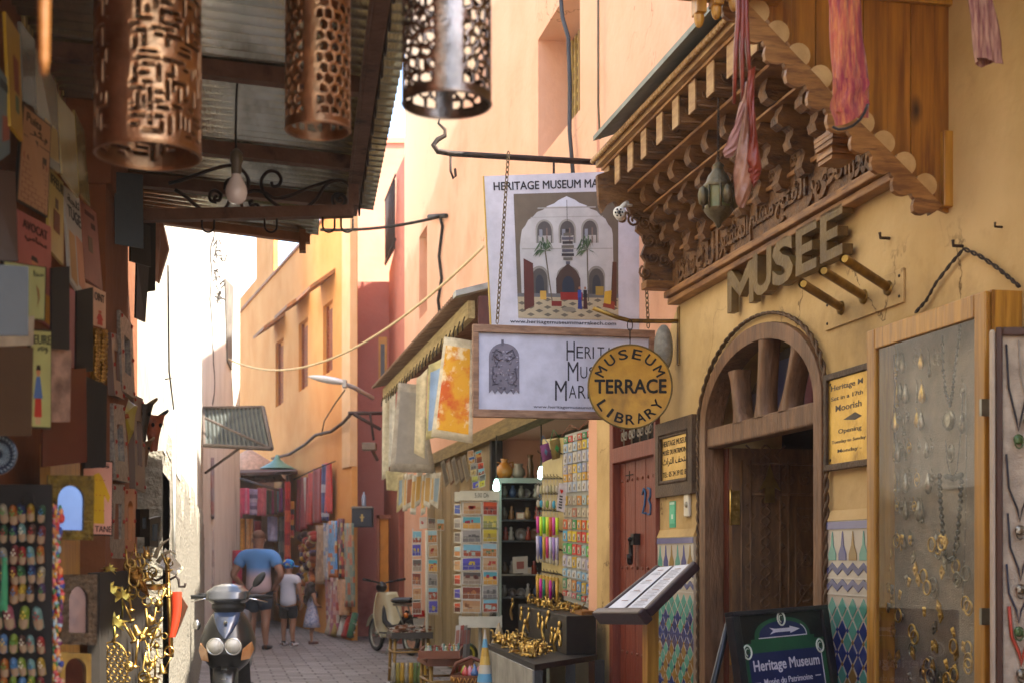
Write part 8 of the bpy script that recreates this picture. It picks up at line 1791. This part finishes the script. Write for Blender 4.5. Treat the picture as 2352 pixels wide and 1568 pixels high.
# magnet board
mq = quad_px([(1299, 998), (1364, 979), (1362, 1398), (1296, 1376)], [11.45, 11.0, 11.0, 11.45])
b = MB('94948c'); mq.rect(b, -.02, 1.05, 0, 1, -.02, 0); mq.rect(b, 1.0, 1.06, 0, 1, -.03, .01, '3a3630'); mb_ = b.build('magnet_board', SATIN); tag(mb_, 'tall grey board covered with rows of souvenir magnets', 'display board')
ROW = [(.035, .035, ['2c7c4c', 'b0342c', 'b4b0a4', 'b84c34']), (.085, .05, ['8ca4bc', 'b8b0a0', '94a8bc', 'b08c4c', 'c0a824']), (.15, .062, ['a8a8b0', '8c98b0', 'b0acA4', '9c9ca8']), (.215, .05, ['8c8ca0', 'a89478', 'c0a034', '7c94b4']), (.265, .045, ['b88c2c', 'a87c4c', 'a8a49c', 'b09c5c']), (.32, .058, ['b0b0b4', 'a4a8b0', '94a0b0', 'b4b4a8']), (.40, .052, ['b08c1c', 'a0907c', 'a09884', 'b0742c', '8ca0a4']), (.47, .052, ['a89c84', 'b0a48c', 'a0644c', '9c947c']), (.54, .055, ['b0502c', 'a8886c', '2c7c44', 'b87c1c', 'b8481c', 'c0a41c']), (.61, .06, ['4c94b8', 'b89c2c', 'c0a820', 'a8402c', 'b83c30', 'c0ac24']), (.685, .06, ['4c8c5c', '4ca44c', 'b83428', 'b04438', '88a49c', '54a83c']), (.76, .062, ['a4a0b4', 'b4b4b4', 'b4921c', 'b0b0b0', 'a8a0a8']), (.83, .045, ['7ca0b8', 'a4b0b8', 'b0b4b8', '8ca8bc']), (.895, .06, ['4c7c5c', 'b4a48c', 'a87034', '3c7cb0', 'b09434', '3c70a8']), (.955, .03, ['a83c34', 'b0a09c', 'b05c64', '3c8c74'])]
mm = MB('b4b0a8'); mm.box(-.5, .5, -.5, .5, -.5, .5); mm.mi = 1
for f in mm.bm.faces: pass
mm.box(-.25, .25, -.62, -.51, -.34, .26); mm.mi = 2; mm.box(-.12, .12, -.7, -.63, -.3, .02, '5c544c'); magp = mm.build('souvenir_magnet', [OBJC, mat('magnet_picture', 'b8b09c', '8c8478', rough=.4, sc=2.2, lo=.45, hi=.55, c3='8c5c3c', c3sc=3, bump=0), SATIN])
eu = (mq.c[1] - mq.c[0]); L_ = eu.length; rzm = math.atan2(eu.y, eu.x); first = True
for r_, (v, hh, cs) in enumerate(ROW):
    n = 6
    for k in range(n):
        c = cs[k % len(cs)]; p = mq.pt((k + .5) / n, v, .012); o = magp if first else magp.copy()
        if not first: COL.objects.link(o)
        first = False; o.location = p; o.rotation_euler = (0, R(rg.uniform(-3, 3)), rzm); o.scale = (L_ / n * .86, .016, hh * 1.42 * .98); o.color = (*lin(c), 1)
        tag(o, '%s magnet, %s from the doorway side in the %s row of the board' % (('tall', 'flat', 'square', 'painted', 'glossy')[r_ % 5], ('first', 'second', 'third', 'fourth', 'fifth', 'sixth')[k], ('topmost', 'second', 'third', 'fourth', 'fifth', 'sixth', 'seventh', 'eighth', 'ninth', 'tenth', 'eleventh', 'twelfth', 'thirteenth', 'fourteenth', 'lowest')[r_]), 'magnet', 'souvenir magnets in rows on the grey board')
cable('string hooks and wires above the magnet board', [P(1290, 1000, 11.3), P(1310, 975, 11.2), P(1330, 985, 11.1), P(1350, 965, 11.0)], .004, '8c5a44', 'wire', 'wire')

# ------------------------------------------------------------------ brass table
bt = thing('brass_stall_table', 'grey fronted table laid out with brass figures in front of the shop', 'table', (0, 0, 0)); PL = [(.153, 9.43), (.634, 10.35), (.16, 13.0), (-.207, 11.6)]
GRT = mat('grey_table_cloth', '9a978e', '7c7972', rough=.8, sc=5, bump=.2); BKT = mat('black_box_paint', '1a1a1a', '26241f', rough=.5, sc=8, bump=.15)
b = MB(); b.plate(PL, [], .64, .68, ax='z'); b.build('table_top', BKT, bt)
b = MB(); b.hexa([(.140, 9.44, .06), (-.218, 11.6, .06), (-.218, 11.6, .64), (.140, 9.44, .64)], [(.152, 9.45, .06), (-.206, 11.61, .06), (-.206, 11.61, .64), (.152, 9.45, .64)]); b.build('front_panel', GRT, bt)
for x, y in PL[:2] + [(.40, 9.95)]: b = MB(); b.box(x - .035 + .02, x + .035 + .02, y + .02, y + .09, 0, .639); b.build('leg', BKT, bt)
bx = thing('black_display_box', 'long black box on the table with brass handles fixed to its front', 'box', (0, 0, 0)); BX = [(.402, 10.3), (.63, 10.42), (.30, 13.0), (.06, 12.9)]
b = MB(); b.plate(BX, [], .682, .97, ax='z'); b.build('body', BKT, bx, bev=.006)
b = MB(); b.hexa([(.52, 10.4, .972), (.62, 10.5, .972), (.55, 10.95, .972), (.45, 10.85, .972)], [(.52, 10.4, 1.0), (.62, 10.5, 1.0), (.55, 10.95, 1.0), (.45, 10.85, 1.0)]); b.build('wooden_block', WOOD_CED, bx)
BRN = [('brass_hand', 'hand shaped brass door knocker'), ('brass_camel', 'little brass camel'), ('brass_bell', 'little brass bell'), ('brass_key', 'large brass key'), ('brass_lizard', 'brass lizard'), ('brass_cup', 'small brass cup')]
def trinket(kd, M, label, group):
    b = MB(); b.M = M
    if kd == 0: b.ball((0, 0, .02), .025, .02, .02, n=7); [b.tube([(-.02 + .013 * q, 0, .02), (-.022 + .014 * q, -.02, .06), (-.02 + .013 * q, -.03, .085)], .006, 5) for q in range(4)]
    elif kd == 1: b.ball((0, 0, .06), .045, .018, .022, n=8); b.ball((0, 0, .085), .016, .012, .016, n=6); b.tube([(.04, 0, .06), (.06, 0, .085), (.065, 0, .11), (.085, 0, .11)], .009, 6); [b.tube([(x, y, .06), (x, y, 0)], .006, 5) for x in (-.03, .03) for y in (-.01, .01)]
    elif kd == 2: b.lathe([(0, .07), (.012, .066), (.016, .04), (.024, .015), (.034, 0), (.03, 0), (0, .05)], n=12); b.tube([(0, 0, .07), (0, 0, .1)], .006, 6)
    elif kd == 3: b.tube([(-.08, 0, .012), (.06, 0, .012)], .008, 6); b.tube([(.085 + .022 * math.cos(q * pi / 5), .022 * math.sin(q * pi / 5), .012) for q in range(10)], .006, 5, closed=True); b.box(-.08, -.05, 0, .035, .006, .018)
    elif kd == 4: b.tube([(-.11, .02, .012), (-.06, -.01, .014), (0, .01, .018), (.05, 0, .018), (.08, .01, .016)], [.003, .009, .016, .014, .008], 7); [b.tube([(x, 0, .014), (x + .01, s * .03, .01), (x + .025, s * .04, .005)], .005, 5) for x in (-.02, .035) for s in (-1, 1)]
    else: b.lathe([(0, 0), (.022, 0), (.010, .012), (.010, .03), (.026, .05), (.03, .075), (.026, .075), (.006, .04)], n=14)
    o = b.build(BRN[kd][0], BRASS if rg.random() < .75 else OLDBRASS); tag(o, label, BRN[kd][0].split('_')[1], group)
def plan(PL, u, v): a = Vector(PL[0]).lerp(Vector(PL[1]), u); c = Vector(PL[3]).lerp(Vector(PL[2]), u); return a.lerp(c, v)
for k in range(96):
    kd = rg.randrange(6); q = plan([(.14, 9.5), (.38, 10.2), (.05, 12.7), (-.19, 11.6)], rg.uniform(.04, .9), rg.uniform(.05, .97)); trinket(kd, Matrix.Translation((q.x, q.y, .682 + rg.uniform(0, .02))) @ Matrix.Rotation(rg.uniform(0, 6), 4, 'Z') @ Matrix.Scale(rg.uniform(.5, .9), 4), BRN[kd][1] + ' lying in the spread on the grey fronted table', BRN[kd][1] + 's spread on the table')
for k in range(52):
    kd = rg.randrange(6); q = plan([(.44, 10.42), (.58, 10.5), (.27, 12.9), (.09, 12.8)], rg.uniform(.05, .95), rg.uniform(.02, .98)); trinket(kd, Matrix.Translation((q.x, q.y, .972 + rg.uniform(0, .015))) @ Matrix.Rotation(rg.uniform(0, 6), 4, 'Z') @ Matrix.Scale(rg.uniform(.5, .85), 4), BRN[kd][1] + ' standing on top of the long black box', BRN[kd][1] + 's on the black box')
for k, (x, y) in enumerate(((1178, 1400), (1200, 1412), (1208, 1440), (1216, 1425), (1240, 1428), (1262, 1422), (1250, 1445), (1270, 1462), (1288, 1448), (1278, 1476), (1290, 1470))):
    d = 12.9 - (x - 1182) * .0218; c = P(x, y, d - .06); b = MB(); b.M = Matrix.Translation(c) @ Matrix.Rotation(R(-80), 4, 'Z') @ Matrix.Rotation(rg.uniform(-.4, .4), 4, 'Y')
    if k % 3 == 0: b.tube([(0, 0, .09), (.012, -.01, .04), (0, -.02, 0), (-.012, -.01, -.05), (0, 0, -.1)], [.008, .014, .01, .016, .008], 7); b.ball((0, -.01, .1), .018, .01, .022, n=7)
    elif k % 3 == 1: b.tube([(.03 * math.cos(w), -.012, .045 * math.sin(w)) for w in [2 * pi * q / 16 for q in range(16)]], .009, 6, closed=True); b.ball((0, -.01, .06), .022, .014, .026, n=7)
    else: b.ball((0, -.01, .05), .026, .016, .03, n=8); [b.tube([(-.015 + .01 * q, -.015, .03), (-.017 + .011 * q, -.03, -.03), (-.015 + .01 * q, -.024, -.07)], .006, 5) for q in range(4)]
    tag(b.build('brass_fitting', BRASS), '%s fixed to the front of the long black box, %s along' % (('twisted brass handle', 'brass ring knocker', 'brass hand knocker')[k % 3], ('first', 'second', 'third', 'fourth', 'fifth', 'sixth', 'seventh', 'eighth', 'ninth', 'tenth', 'eleventh')[k]), 'door handle', 'brass fittings on the black box')

# ------------------------------------------------------------------ crates, trays and baskets on the ground
def bamboo_table(label, x, d, w, dp, h, top):
    c = P(x, 1500, d); t = thing('bamboo_table', label, 'small table', (c.x, d, 0), RW.rz + R(90), 'small wooden tables on the paving'); b = MB('8c6c3c')
    for sx in (-1, 1):
        for sy in (-1, 1): l_ = MB('8c6c34'); l_.tube([(sx * w, sy * dp, 0), (sx * w * .92, sy * dp * .92, h)], .018, 7); l_.build('leg', SATIN, t)
    for z in (h * .3, h * .7): b.tube([(-w, -dp, z), (w, -dp, z)], .012, 6); b.tube([(-w, dp, z), (w, dp, z)], .012, 6); b.tube([(-w, -dp, z), (-w, dp, z)], .012, 6); b.tube([(w, -dp, z), (w, dp, z)], .012, 6)
    b.build('rails', SATIN, t); b = MB(top); b.box(-w - .03, w + .03, -dp - .03, dp + .03, h, h + .03); b.box(-w - .03, w + .03, -dp - .04, -dp - .03, h, h + .07); b.build('top', SATIN, t); return t, c
t, c = bamboo_table('bamboo table heaped with wooden handled knives beside the moped', 940, 15.6, .20, .22, .50, '3c342c')
for k in range(26):
    a = rg.uniform(0, pi); p = Vector((c.x + rg.uniform(-.2, .2), 15.6 + rg.uniform(-.2, .2), .56 + .003 * k)); dv = Vector((math.cos(a), math.sin(a), rg.uniform(-.1, .15))) * .11; b = MB('6c4024'); b.tube([p - dv, p], .012, 6); b.hexa([p + Vector((0, 0, -.01)), p + Vector((0, 0, .01)), p + dv], [p + Vector((.006, .006, -.01)), p + Vector((.006, .006, .01)), p + dv + Vector((.004, .004, 0))], 'a8a49c'); tag(b.build('knife', SATIN), 'wooden handled knife in the heap on the bamboo table', 'knife', 'knives heaped on the bamboo table')
for k in range(8):
    b = MB(rg.choice(('8c7c34', '5c6c3c', 'a8842c', '6c4c34', '8c8474'))); x = 905 + 10 * k; b.lathe([(0, 0), (.03, 0), (.035, .1), (.02, .2), (.022, .24), (0, .24)], Vector((P(x, 1500, 15.35).x, 15.3, .0)), n=9); tag(b.build('wooden_figure', SATIN), '%s small carved figure standing under the bamboo table' % ('first', 'second', 'third', 'fourth', 'fifth', 'sixth', 'seventh', 'eighth')[k], 'figure', 'carved figures under the bamboo table')
t, c = bamboo_table('low wooden table with trays of little bottles under the postcard racks', 1020, 12.4, .17, .30, .46, '7c4a30')
b = MB('6c3c24'); b.box(c.x - .20, c.x + .16, 11.95, 12.65, .532, .545); 
for (x0, x1, y0, y1) in ((-.20, -.185, 11.95, 12.65), (.145, .16, 11.95, 12.65), (-.185, .145, 11.95, 11.965), (-.185, .145, 12.635, 12.65)): b.box(c.x + x0, c.x + x1, y0, y1, .5452, .60)
tag(b.build('wooden_tray', SATIN), 'red brown wooden tray holding small bottles', 'tray')
for k in range(22):
    b = MB(rg.choice(('a8a49c', '8c947c', 'a88c4c', '7c3c30', 'b0aca0', '5c7c6c'))); p = Vector((c.x - .16 + .3 * rg.random(), 12.0 + .6 * rg.random(), .547)); b.lathe([(0, 0), (.018, 0), (.022, .03), (.012, .055), (.008, .07), (.012, .08), (0, .085)], p, n=9); tag(b.build('perfume_bottle', GLOSS), 'tiny perfume bottle crowded in the red brown tray', 'bottle', 'perfume bottles in the red brown tray')
bk_ = P(1082, 1560, 11.6); t = thing('basket', 'woven basket with a patterned rim full of painted pots', 'basket', (bk_.x, 11.6, 0)); BASK = mat('woven_basket', '7c4a2c', '4c2c1c', rough=.8, sc=30, st=(1, 1, 4), bump=.8, bsc=60)
b = MB(); b.lathe([(.10, .08), (.13, .2), (.155, .36), (.165, .43), (.155, .43), (.14, .36), (.0, .33)], n=24); b.build('body', BASK, t); b = MB('b07c34')
for k in range(16): a = 2 * pi * k / 16; b.tube([(.168 * math.cos(a + x), .168 * math.sin(a + x), .39 + z) for x, z in ((0, -.02), (.1, .02), (.2, -.02), (.3, .02))], .006, 5)
b.build('rim_pattern', SATIN, t); b = MB('5c2c1c'); b.tube([(-.16, 0, .42), (-.12, 0, .52), (0, 0, .57), (.12, 0, .52), (.16, 0, .42)], .018, 7); b.build('handle', SATIN, t)
b = MB('4c3424'); b.box(-.14, .14, -.14, .14, 0, .079); b.build('stand', SATIN, t)
for k in range(16):
    cl = rg.choice(('b4b0a8', '9ca034', 'a8702c', '3c5c8c', 'b0a090', 'a83c3c', '2c5c4c', 'b06c7c')); a, q = rg.uniform(0, 6.28), rg.uniform(0, .12); b = MB(cl); b.lathe([(0, 0), (.026, 0), (.034, .03), (.02, .06), (.006, .085), (0, .09)], Vector((bk_.x + q * math.cos(a), 11.6 + q * math.sin(a), .40 + .02 * rg.random())), n=10); tag(b.build('painted_pot', GLOSS), 'small painted pot nestling in the patterned basket', 'pot', 'painted pots in the basket')
def cone(label, x, ytip, ybase, d, r_, cols):
    p0, p1 = P(x, ybase, d), P(x, ytip, d); H = p1.z - p0.z; t = MB(); n = 14
    for k in range(7):
        t.col(cols[k % len(cols)]); z0, z1 = H * k / 7, H * (k + 1) / 7; t.lathe([(r_ * (1 - .93 * (k / 7)), z0), (r_ * (1 - .93 * ((k + 1) / 7)), z1)], p0, n=n)
    t.lathe([(0, 0), (r_, 0)], p0, n=n); o = t.build('paper_cone', SATIN); tag(o, label, 'cone', 'tall paper cones beside the table'); b = MB('a8a8b0'); b.lathe([(r_ * .34, H * .66), (r_ * .05, H + .003)], p0 + Vector((0, 0, .002)), n=n); b.build('silver_tip', METALC, o)
cone('tall blue and yellow cone leaning by the table end', 1114, 1446, 1585, 11.3, .075, ['b08c3c', '5c94b4', 'b8b0a0', 'c09c4c'])
cone('short cone with a silver tip behind the table', 1146, 1428, 1478, 11.75, .07, ['8c7c5c', '94846c'])
for k in range(4): b = MB(('a8a49c', '8c3c30', '7c7468', '5c5448')[k]); Q = quad_px([(1047 + 8 * k, 1436), (1058 + 8 * k, 1434), (1052 + 8 * k, 1540), (1040 + 8 * k, 1545)], [12.85 + .05 * k] * 4); Q.rect(b, 0, 1, 0, 1, -.01, 0); Q.rect(b, .15, .85, .1, .4, 0, .001, '8c5c4c'); tag(b.build('leaflet', PAPER), '%s leaflet stuck behind the price board rack' % ('white', 'red', 'grey', 'dark')[k], 'leaflet')
b = MB('7c8034'); b.lathe([(0, 0), (.05, -.004), (.11, -.03), (.105, -.02), (.0, .01)], P(1072, 1500, 13.4), n=20, ax='y', c='3c3c20'); b.tube([P(1072, 1500, 13.36) + Vector((.07 * math.cos(w), 0, .07 * math.sin(w))) for w in [2 * pi * q / 18 for q in range(18)]], .012, 5, closed=True, c='a89c2c'); tag(b.build('ceramic_plate', GLOSS), 'yellow green plate behind the legs of the postcard rack', 'plate')

# ------------------------------------------------------------------ jewellery case
jc = wall_thing(RW, 'jewellery_case', 'tall glazed pine case of necklaces and earrings hung on the museum wall', 'display case')
js0, js1 = RW.fx(1990, -.15), RW.fx(2262, -.15); jz = 2.37; jf = .075
b = MB(); b.box(js0, js0 + jf, -.15, -.125, .3, jz); b.box(js1 - jf, js1, -.15, -.125, .3, jz); b.box(js0 + jf, js1 - jf, -.15, -.125, jz - .085, jz); b.box(js0 + jf, js1 - jf, -.15, -.125, .3, .38); b.build('door_frame', WOOD_Y, jc, bev=.005)
b = MB(); b.box(js1 - .02, js1 + .002, -.124, -.003, .3, jz + .004); b.box(js0, js0 + .02, -.124, -.003, .3, jz + .004); b.box(js0 + .021, js1 - .021, -.124, -.003, jz - .02, jz + .002); b.box(js0 + .021, js1 - .021, -.124, -.003, .3, .32); b.build('side_boards', WOOD_Y, jc)
b = MB('7d705e'); b.box(js0 + .021, js1 - .021, -.03, -.02, .321, jz - .021); b.build('velvet_back', CLOTH, jc)
b = MB(); b.poly([(js0 + jf - .004, -.138, .376), (js1 - jf + .004, -.138, .376), (js1 - jf + .004, -.138, jz - .082), (js0 + jf - .004, -.138, jz - .082)]); b.build('glass_pane', GLASS, jc)
for z in (1.95, 1.2): b = MB(); b.box(js1 - .003, js1 + .012, -.17, -.11, z - .03, z + .03); b.build('catch', STEEL, jc)
JP = lambda x, y, t=-.05: RW.w(*(lambda q: (q[0], t, q[1]))(RW.at(x, y, t)))
SIL = mat('tarnished_silver', 'a09a8c', '5c564c', rough=.3, metal=1, sc=30, bump=.2)
ex_ = RW.u
def earring(x, y, s, kd, k):
    p = JP(x, y); b = MB(); b.tube([p + Vector((0, 0, .012)), p + RW.n * -.006 + Vector((0, 0, .018)), p], .0012, 4)
    for dx in (0,):
        if kd == 0: b.lathe([(0, 0), (.003 * s, -.004), (.009 * s, -.03 * s), (.006 * s, -.04 * s), (0, -.044 * s)], p, n=8)
        elif kd == 1: b.tube([p + ex_ * (.011 * s * math.cos(w)) + Vector((0, 0, -.014 * s + .014 * s * math.sin(w))) for w in [2 * pi * q / 12 for q in range(12)]], .002, 4, closed=True); b.ball(p + Vector((0, 0, -.014 * s)), .005 * s, .003, .005 * s, n=5)
        else: b.tube([p, p + Vector((0, 0, -.045 * s))], [.002, .0045 * s], 6); b.ball(p + Vector((0, 0, -.05 * s)), .005 * s, n=5)
    o = b.build('earring', SIL if k % 4 else BRASS); tag(o, '%s earring, %s along the %s row of the glazed case' % (('teardrop', 'hoop', 'bar drop')[kd], ('first', 'second', 'third', 'fourth', 'fifth', 'sixth', 'seventh', 'eighth')[k % 8], ('topmost', 'second', 'third', 'fourth', 'fifth', 'sixth', 'lowest')[k // 8]), 'earring', 'earrings pinned in rows in the glazed case')
for r_, (y, xs) in enumerate(((810, (2058, 2064, 2072, 2104, 2116, 2134, 2148, 2158)), (880, (2060, 2068, 2080, 2106, 2118, 2212)), (945, (2056, 2064, 2076, 2084, 2106, 2116, 2210)), (1015, (2054, 2062, 2070, 2080, 2088, 2110, 2128, 2140)), (1085, (2056, 2064, 2080, 2090, 2106, 2132, 2142)), (1150, (2060, 2070, 2080, 2092, 2100, 2110, 2118)), (1225, (2062, 2076, 2092, 2150, 2160)))):
    for k, x in enumerate(xs): earring(x, y, rg.uniform(1.4, 2.0), rg.randrange(3), r_ * 8 + k)
def necklace(label, pts, bead, col, pend=None, m=SATIN, r_=.004):
    t = MB(col); P_ = [JP(x, y, -.06) for x, y in pts]; t.tube(P_, r_, 6); o = t.build('necklace', m); tag(o, label, 'necklace', 'necklaces in the glazed case')
    b = MB(bead)
    for i in range(len(P_) - 1):
        for k in range(4): b.ball(P_[i].lerp(P_[i + 1], k / 4), r_ * 1.9, n=5)
    b.build('beads', GLOSS, o)
    if pend:
        c = JP(pend[0], pend[1], -.065); b = MB(); b.M = Matrix.Translation(c) @ Matrix.Rotation(RW.rz, 4, 'Z')
        if pend[2] == 'disc': b.lathe([(0, -.012), (.02, -.010), (.04, -.004), (.042, 0), (.04, .004), (0, .006)], n=24, ax='y'); b.tube([(.03 * math.cos(w), -.012, .03 * math.sin(w)) for w in [2 * pi * q / 20 for q in range(20)]], .002, 4, closed=True)
        else: b.tube([(.022 * math.cos(w), 0, .034 * math.sin(w)) for w in [2 * pi * q / 20 for q in range(20)]], .004, 5, closed=True); [b.tube([(x, z, q) for x, z, q in ((-.015 + .01 * k, 0, -.02), (-.01 + .008 * k, -.003, .02))], .0025, 4) for k in range(4)]
        b.build('pendant', SIL, o)
necklace('black cord necklace with a big round silver pendant', [(2206, 740), (2202, 780), (2192, 850), (2188, 900), (2182, 930), (2172, 900), (2166, 850), (2164, 770)], '2a2220', '15151a', (2180, 965, 'disc'))
necklace('fine cord with a small oval openwork pendant', [(2212, 900), (2206, 1000), (2198, 1080), (2186, 1100), (2176, 1060), (2172, 1010)], '4a4640', '3a3834', (2184, 1040, 'oval'), r_=.002)
necklace('heavy black bead necklace ending in dark tassels', [(2158, 1092), (2160, 1150), (2166, 1220), (2172, 1290), (2190, 1280), (2200, 1220), (2206, 1150), (2208, 1090), (2190, 1098), (2170, 1092)], '17171c', '15151a', r_=.006)
necklace('long silver chain along the edge of the case', [(2218, 900), (2220, 1100), (2216, 1250), (2210, 1400)], 'a8a49c', '6c6860', r_=.002)
for k in range(84):  # metal bits added in place of sunlit brass mirrored in the glass
    x, y = rg.uniform(2028, 2225), rg.uniform(1240, 1565); p = JP(x, y, -.045 - .03 * rg.random()); b = MB(); kd = rg.randrange(3); b.M = Matrix.Translation(p) @ Matrix.Rotation(RW.rz, 4, 'Z') @ Matrix.Rotation(rg.uniform(-.5, .5), 4, 'Y')
    if kd == 0: b.tube([(.028 * math.cos(w), 0, .028 * math.sin(w)) for w in [2 * pi * q / 18 for q in range(18)]], .0045, 6, closed=True); nm = ('bracelet', 'shiny metal bracelet')
    elif kd == 1: b.ball((0, 0, 0), .012, .005, .012, n=7); [b.tube([(-.009 + .006 * q, 0, .005), (-.009 + .006 * q, 0, .03)], .003, 5) for q in range(4)]; nm = ('hand_charm', 'silver hand shaped charm')
    else: b.plate([(-.02, 0), (0, -.03), (.02, 0), (0, .03)], [], -.003, .003); b.ball((0, -.004, 0), .008, .004, .01, n=6); nm = ('brooch', 'diamond shaped metal brooch')
    tag(b.build(nm[0], (BRASS, SIL, BRASS)[k % 3]), nm[1] + ' in the glinting heap low in the glazed case', nm[0].replace('_', ' '), nm[0].replace('_', ' ') + 's low in the glazed case')
w_ = MB('2c2018'); wire = [RW.w(*(lambda q: (q[0], -.02, q[1]))(RW.at(x, y, -.02))) for x, y in ((2103, 718), (2128, 690), (2150, 650), (2185, 605), (2214, 572), (2250, 588), (2290, 615), (2320, 640), (2345, 662))]
for k in range(2):
    pts = []
    for a, c in zip(wire, wire[1:]):
        for q in range(8): pts.append(a.lerp(c, q / 8))
    w_.tube([p + Vector((0, .006 * math.cos(i * .9 + k * pi), .006 * math.sin(i * .9 + k * pi))) for i, p in enumerate(pts)], .0042, 5)
tag(w_.build('twisted_wire', MATTE), 'twisted dark wire looped over a nail above the glazed case', 'wire')
for x, y, s, lb in ((2212, 566, 1.4, 'nail from which the twisted wire hangs'), (2044, 548, 1.5, 'bent iron nail in the ochre wall beside the letters'), (2302, 522, 1.0, 'small nail sticking out of the wall above the wire')):
    b = MB('3a2c20'); p = RW.w(*(lambda q: (q[0], 0, q[1]))(RW.at(x, y))); b.tube([p, p - RW.n * .03 * s, p - RW.n * .035 * s + Vector((0, 0, .014 * s)) + RW.u * .01], .0045 * s, 6); tag(b.build('nail', MATTE), lb, 'nail')
# necklace board, nearest
nb = thing('necklace_board', 'cream necklace board in a dark brown frame at the picture edge', 'display board', (0, 0, 0)); Qn = Quad(P(2272, 752, 4.75), P(2560, 752, 4.6), P(2560, 1720, 4.6), P(2274, 1720, 4.75))
b = MB(); Qn.rect(b, .055, .11, 0, 1, -.02, .012); Qn.rect(b, .11, 1, 0, .02, -.02, .012); b.build('frame', mat('brown_frame', '4c2c18', '341c0e', rough=.4, sc=3, st=(9, 9, .8), bump=.2), nb, bev=.004)
b = MB('b4a48c'); Qn.rect(b, 0, .054, .004, 1, -.035, .004); b.build('rounded_edge', SATIN, nb, bev=.012); b = MB('a89c88'); Qn.rect(b, .11, 1, .02, 1, -.02, -.004); b.build('linen_back', CLOTH, nb)
def neck2(label, u0, v0, u1, v1, vb, col, pend, r_=.0035):
    m_ = (u0 + u1) / 2; pts = [Qn.pt(u0, v0, .006), Qn.pt(u0 + .02, (v0 + vb) / 2, .006), Qn.pt(m_ - .02, vb - .03, .008), Qn.pt(m_, vb, .008), Qn.pt(m_ + .02, vb - .03, .008), Qn.pt(u1 - .02, (v1 + vb) / 2, .006), Qn.pt(u1, v1, .006)]
    b = MB(col); b.tube(pts, r_, 6); o = b.build('necklace', SATIN); tag(o, label, 'necklace', 'necklaces pinned on the cream board'); b = MB(); c = Qn.pt(m_, vb + .02, .01); b.lathe([(0, -.004), (.012, -.003), (.018, 0), (.012, .003), (0, .004)], c, n=14, ax='y'); b.tube([c + Vector((.014 * math.cos(w), -.004, -.01 + .02 * math.sin(w))) for w in [2 * pi * q / 12 for q in range(12)]], .003, 4, closed=True); b.build('pendant', pend, o)
neck2('black bead necklace with a round green pendant, topmost on the cream board', .14, .04, .34, .04, .245, '17171f', mat('green_stone', '3c5c34', '5c6c44', rough=.2, metal=.3))
neck2('silver chain necklace hanging between black beads', .24, .03, .40, .03, .20, '8c867a', SIL, .0022)
neck2('black necklace with a small silver drop, second on the cream board', .14, .30, .36, .30, .46, '1c1c24', SIL)
neck2('black necklace with an openwork silver pendant at mid height', .15, .44, .36, .42, .60, '20202c', SIL)
neck2('navy necklace with a green ringed pendant', .14, .56, .34, .56, .70, '1c2438', mat('green_stone'))
neck2('bright multicoloured bead necklace with a silver ball', .16, .66, .36, .66, .80, 'a83c24', SIL, .006)

# ------------------------------------------------------------------ dusty air in the alley
b = MB(); b.box(-14, 12, -3, 60, -1, 14)
hm = bpy.data.materials.new('dusty_air'); hm.use_nodes = True; N = hm.node_tree.nodes; N.remove(N['Principled BSDF'])
pv = N.new('ShaderNodeVolumePrincipled'); pv.inputs['Color'].default_value = (.95, .93, .9, 1); pv.inputs['Density'].default_value = .0009; pv.inputs['Anisotropy'].default_value = .3
hm.node_tree.links.new(pv.outputs[0], N['Material Output'].inputs['Volume'])
tag(b.build('haze', hm), kind='stuff')
SC.cycles.volume_bounces = 1
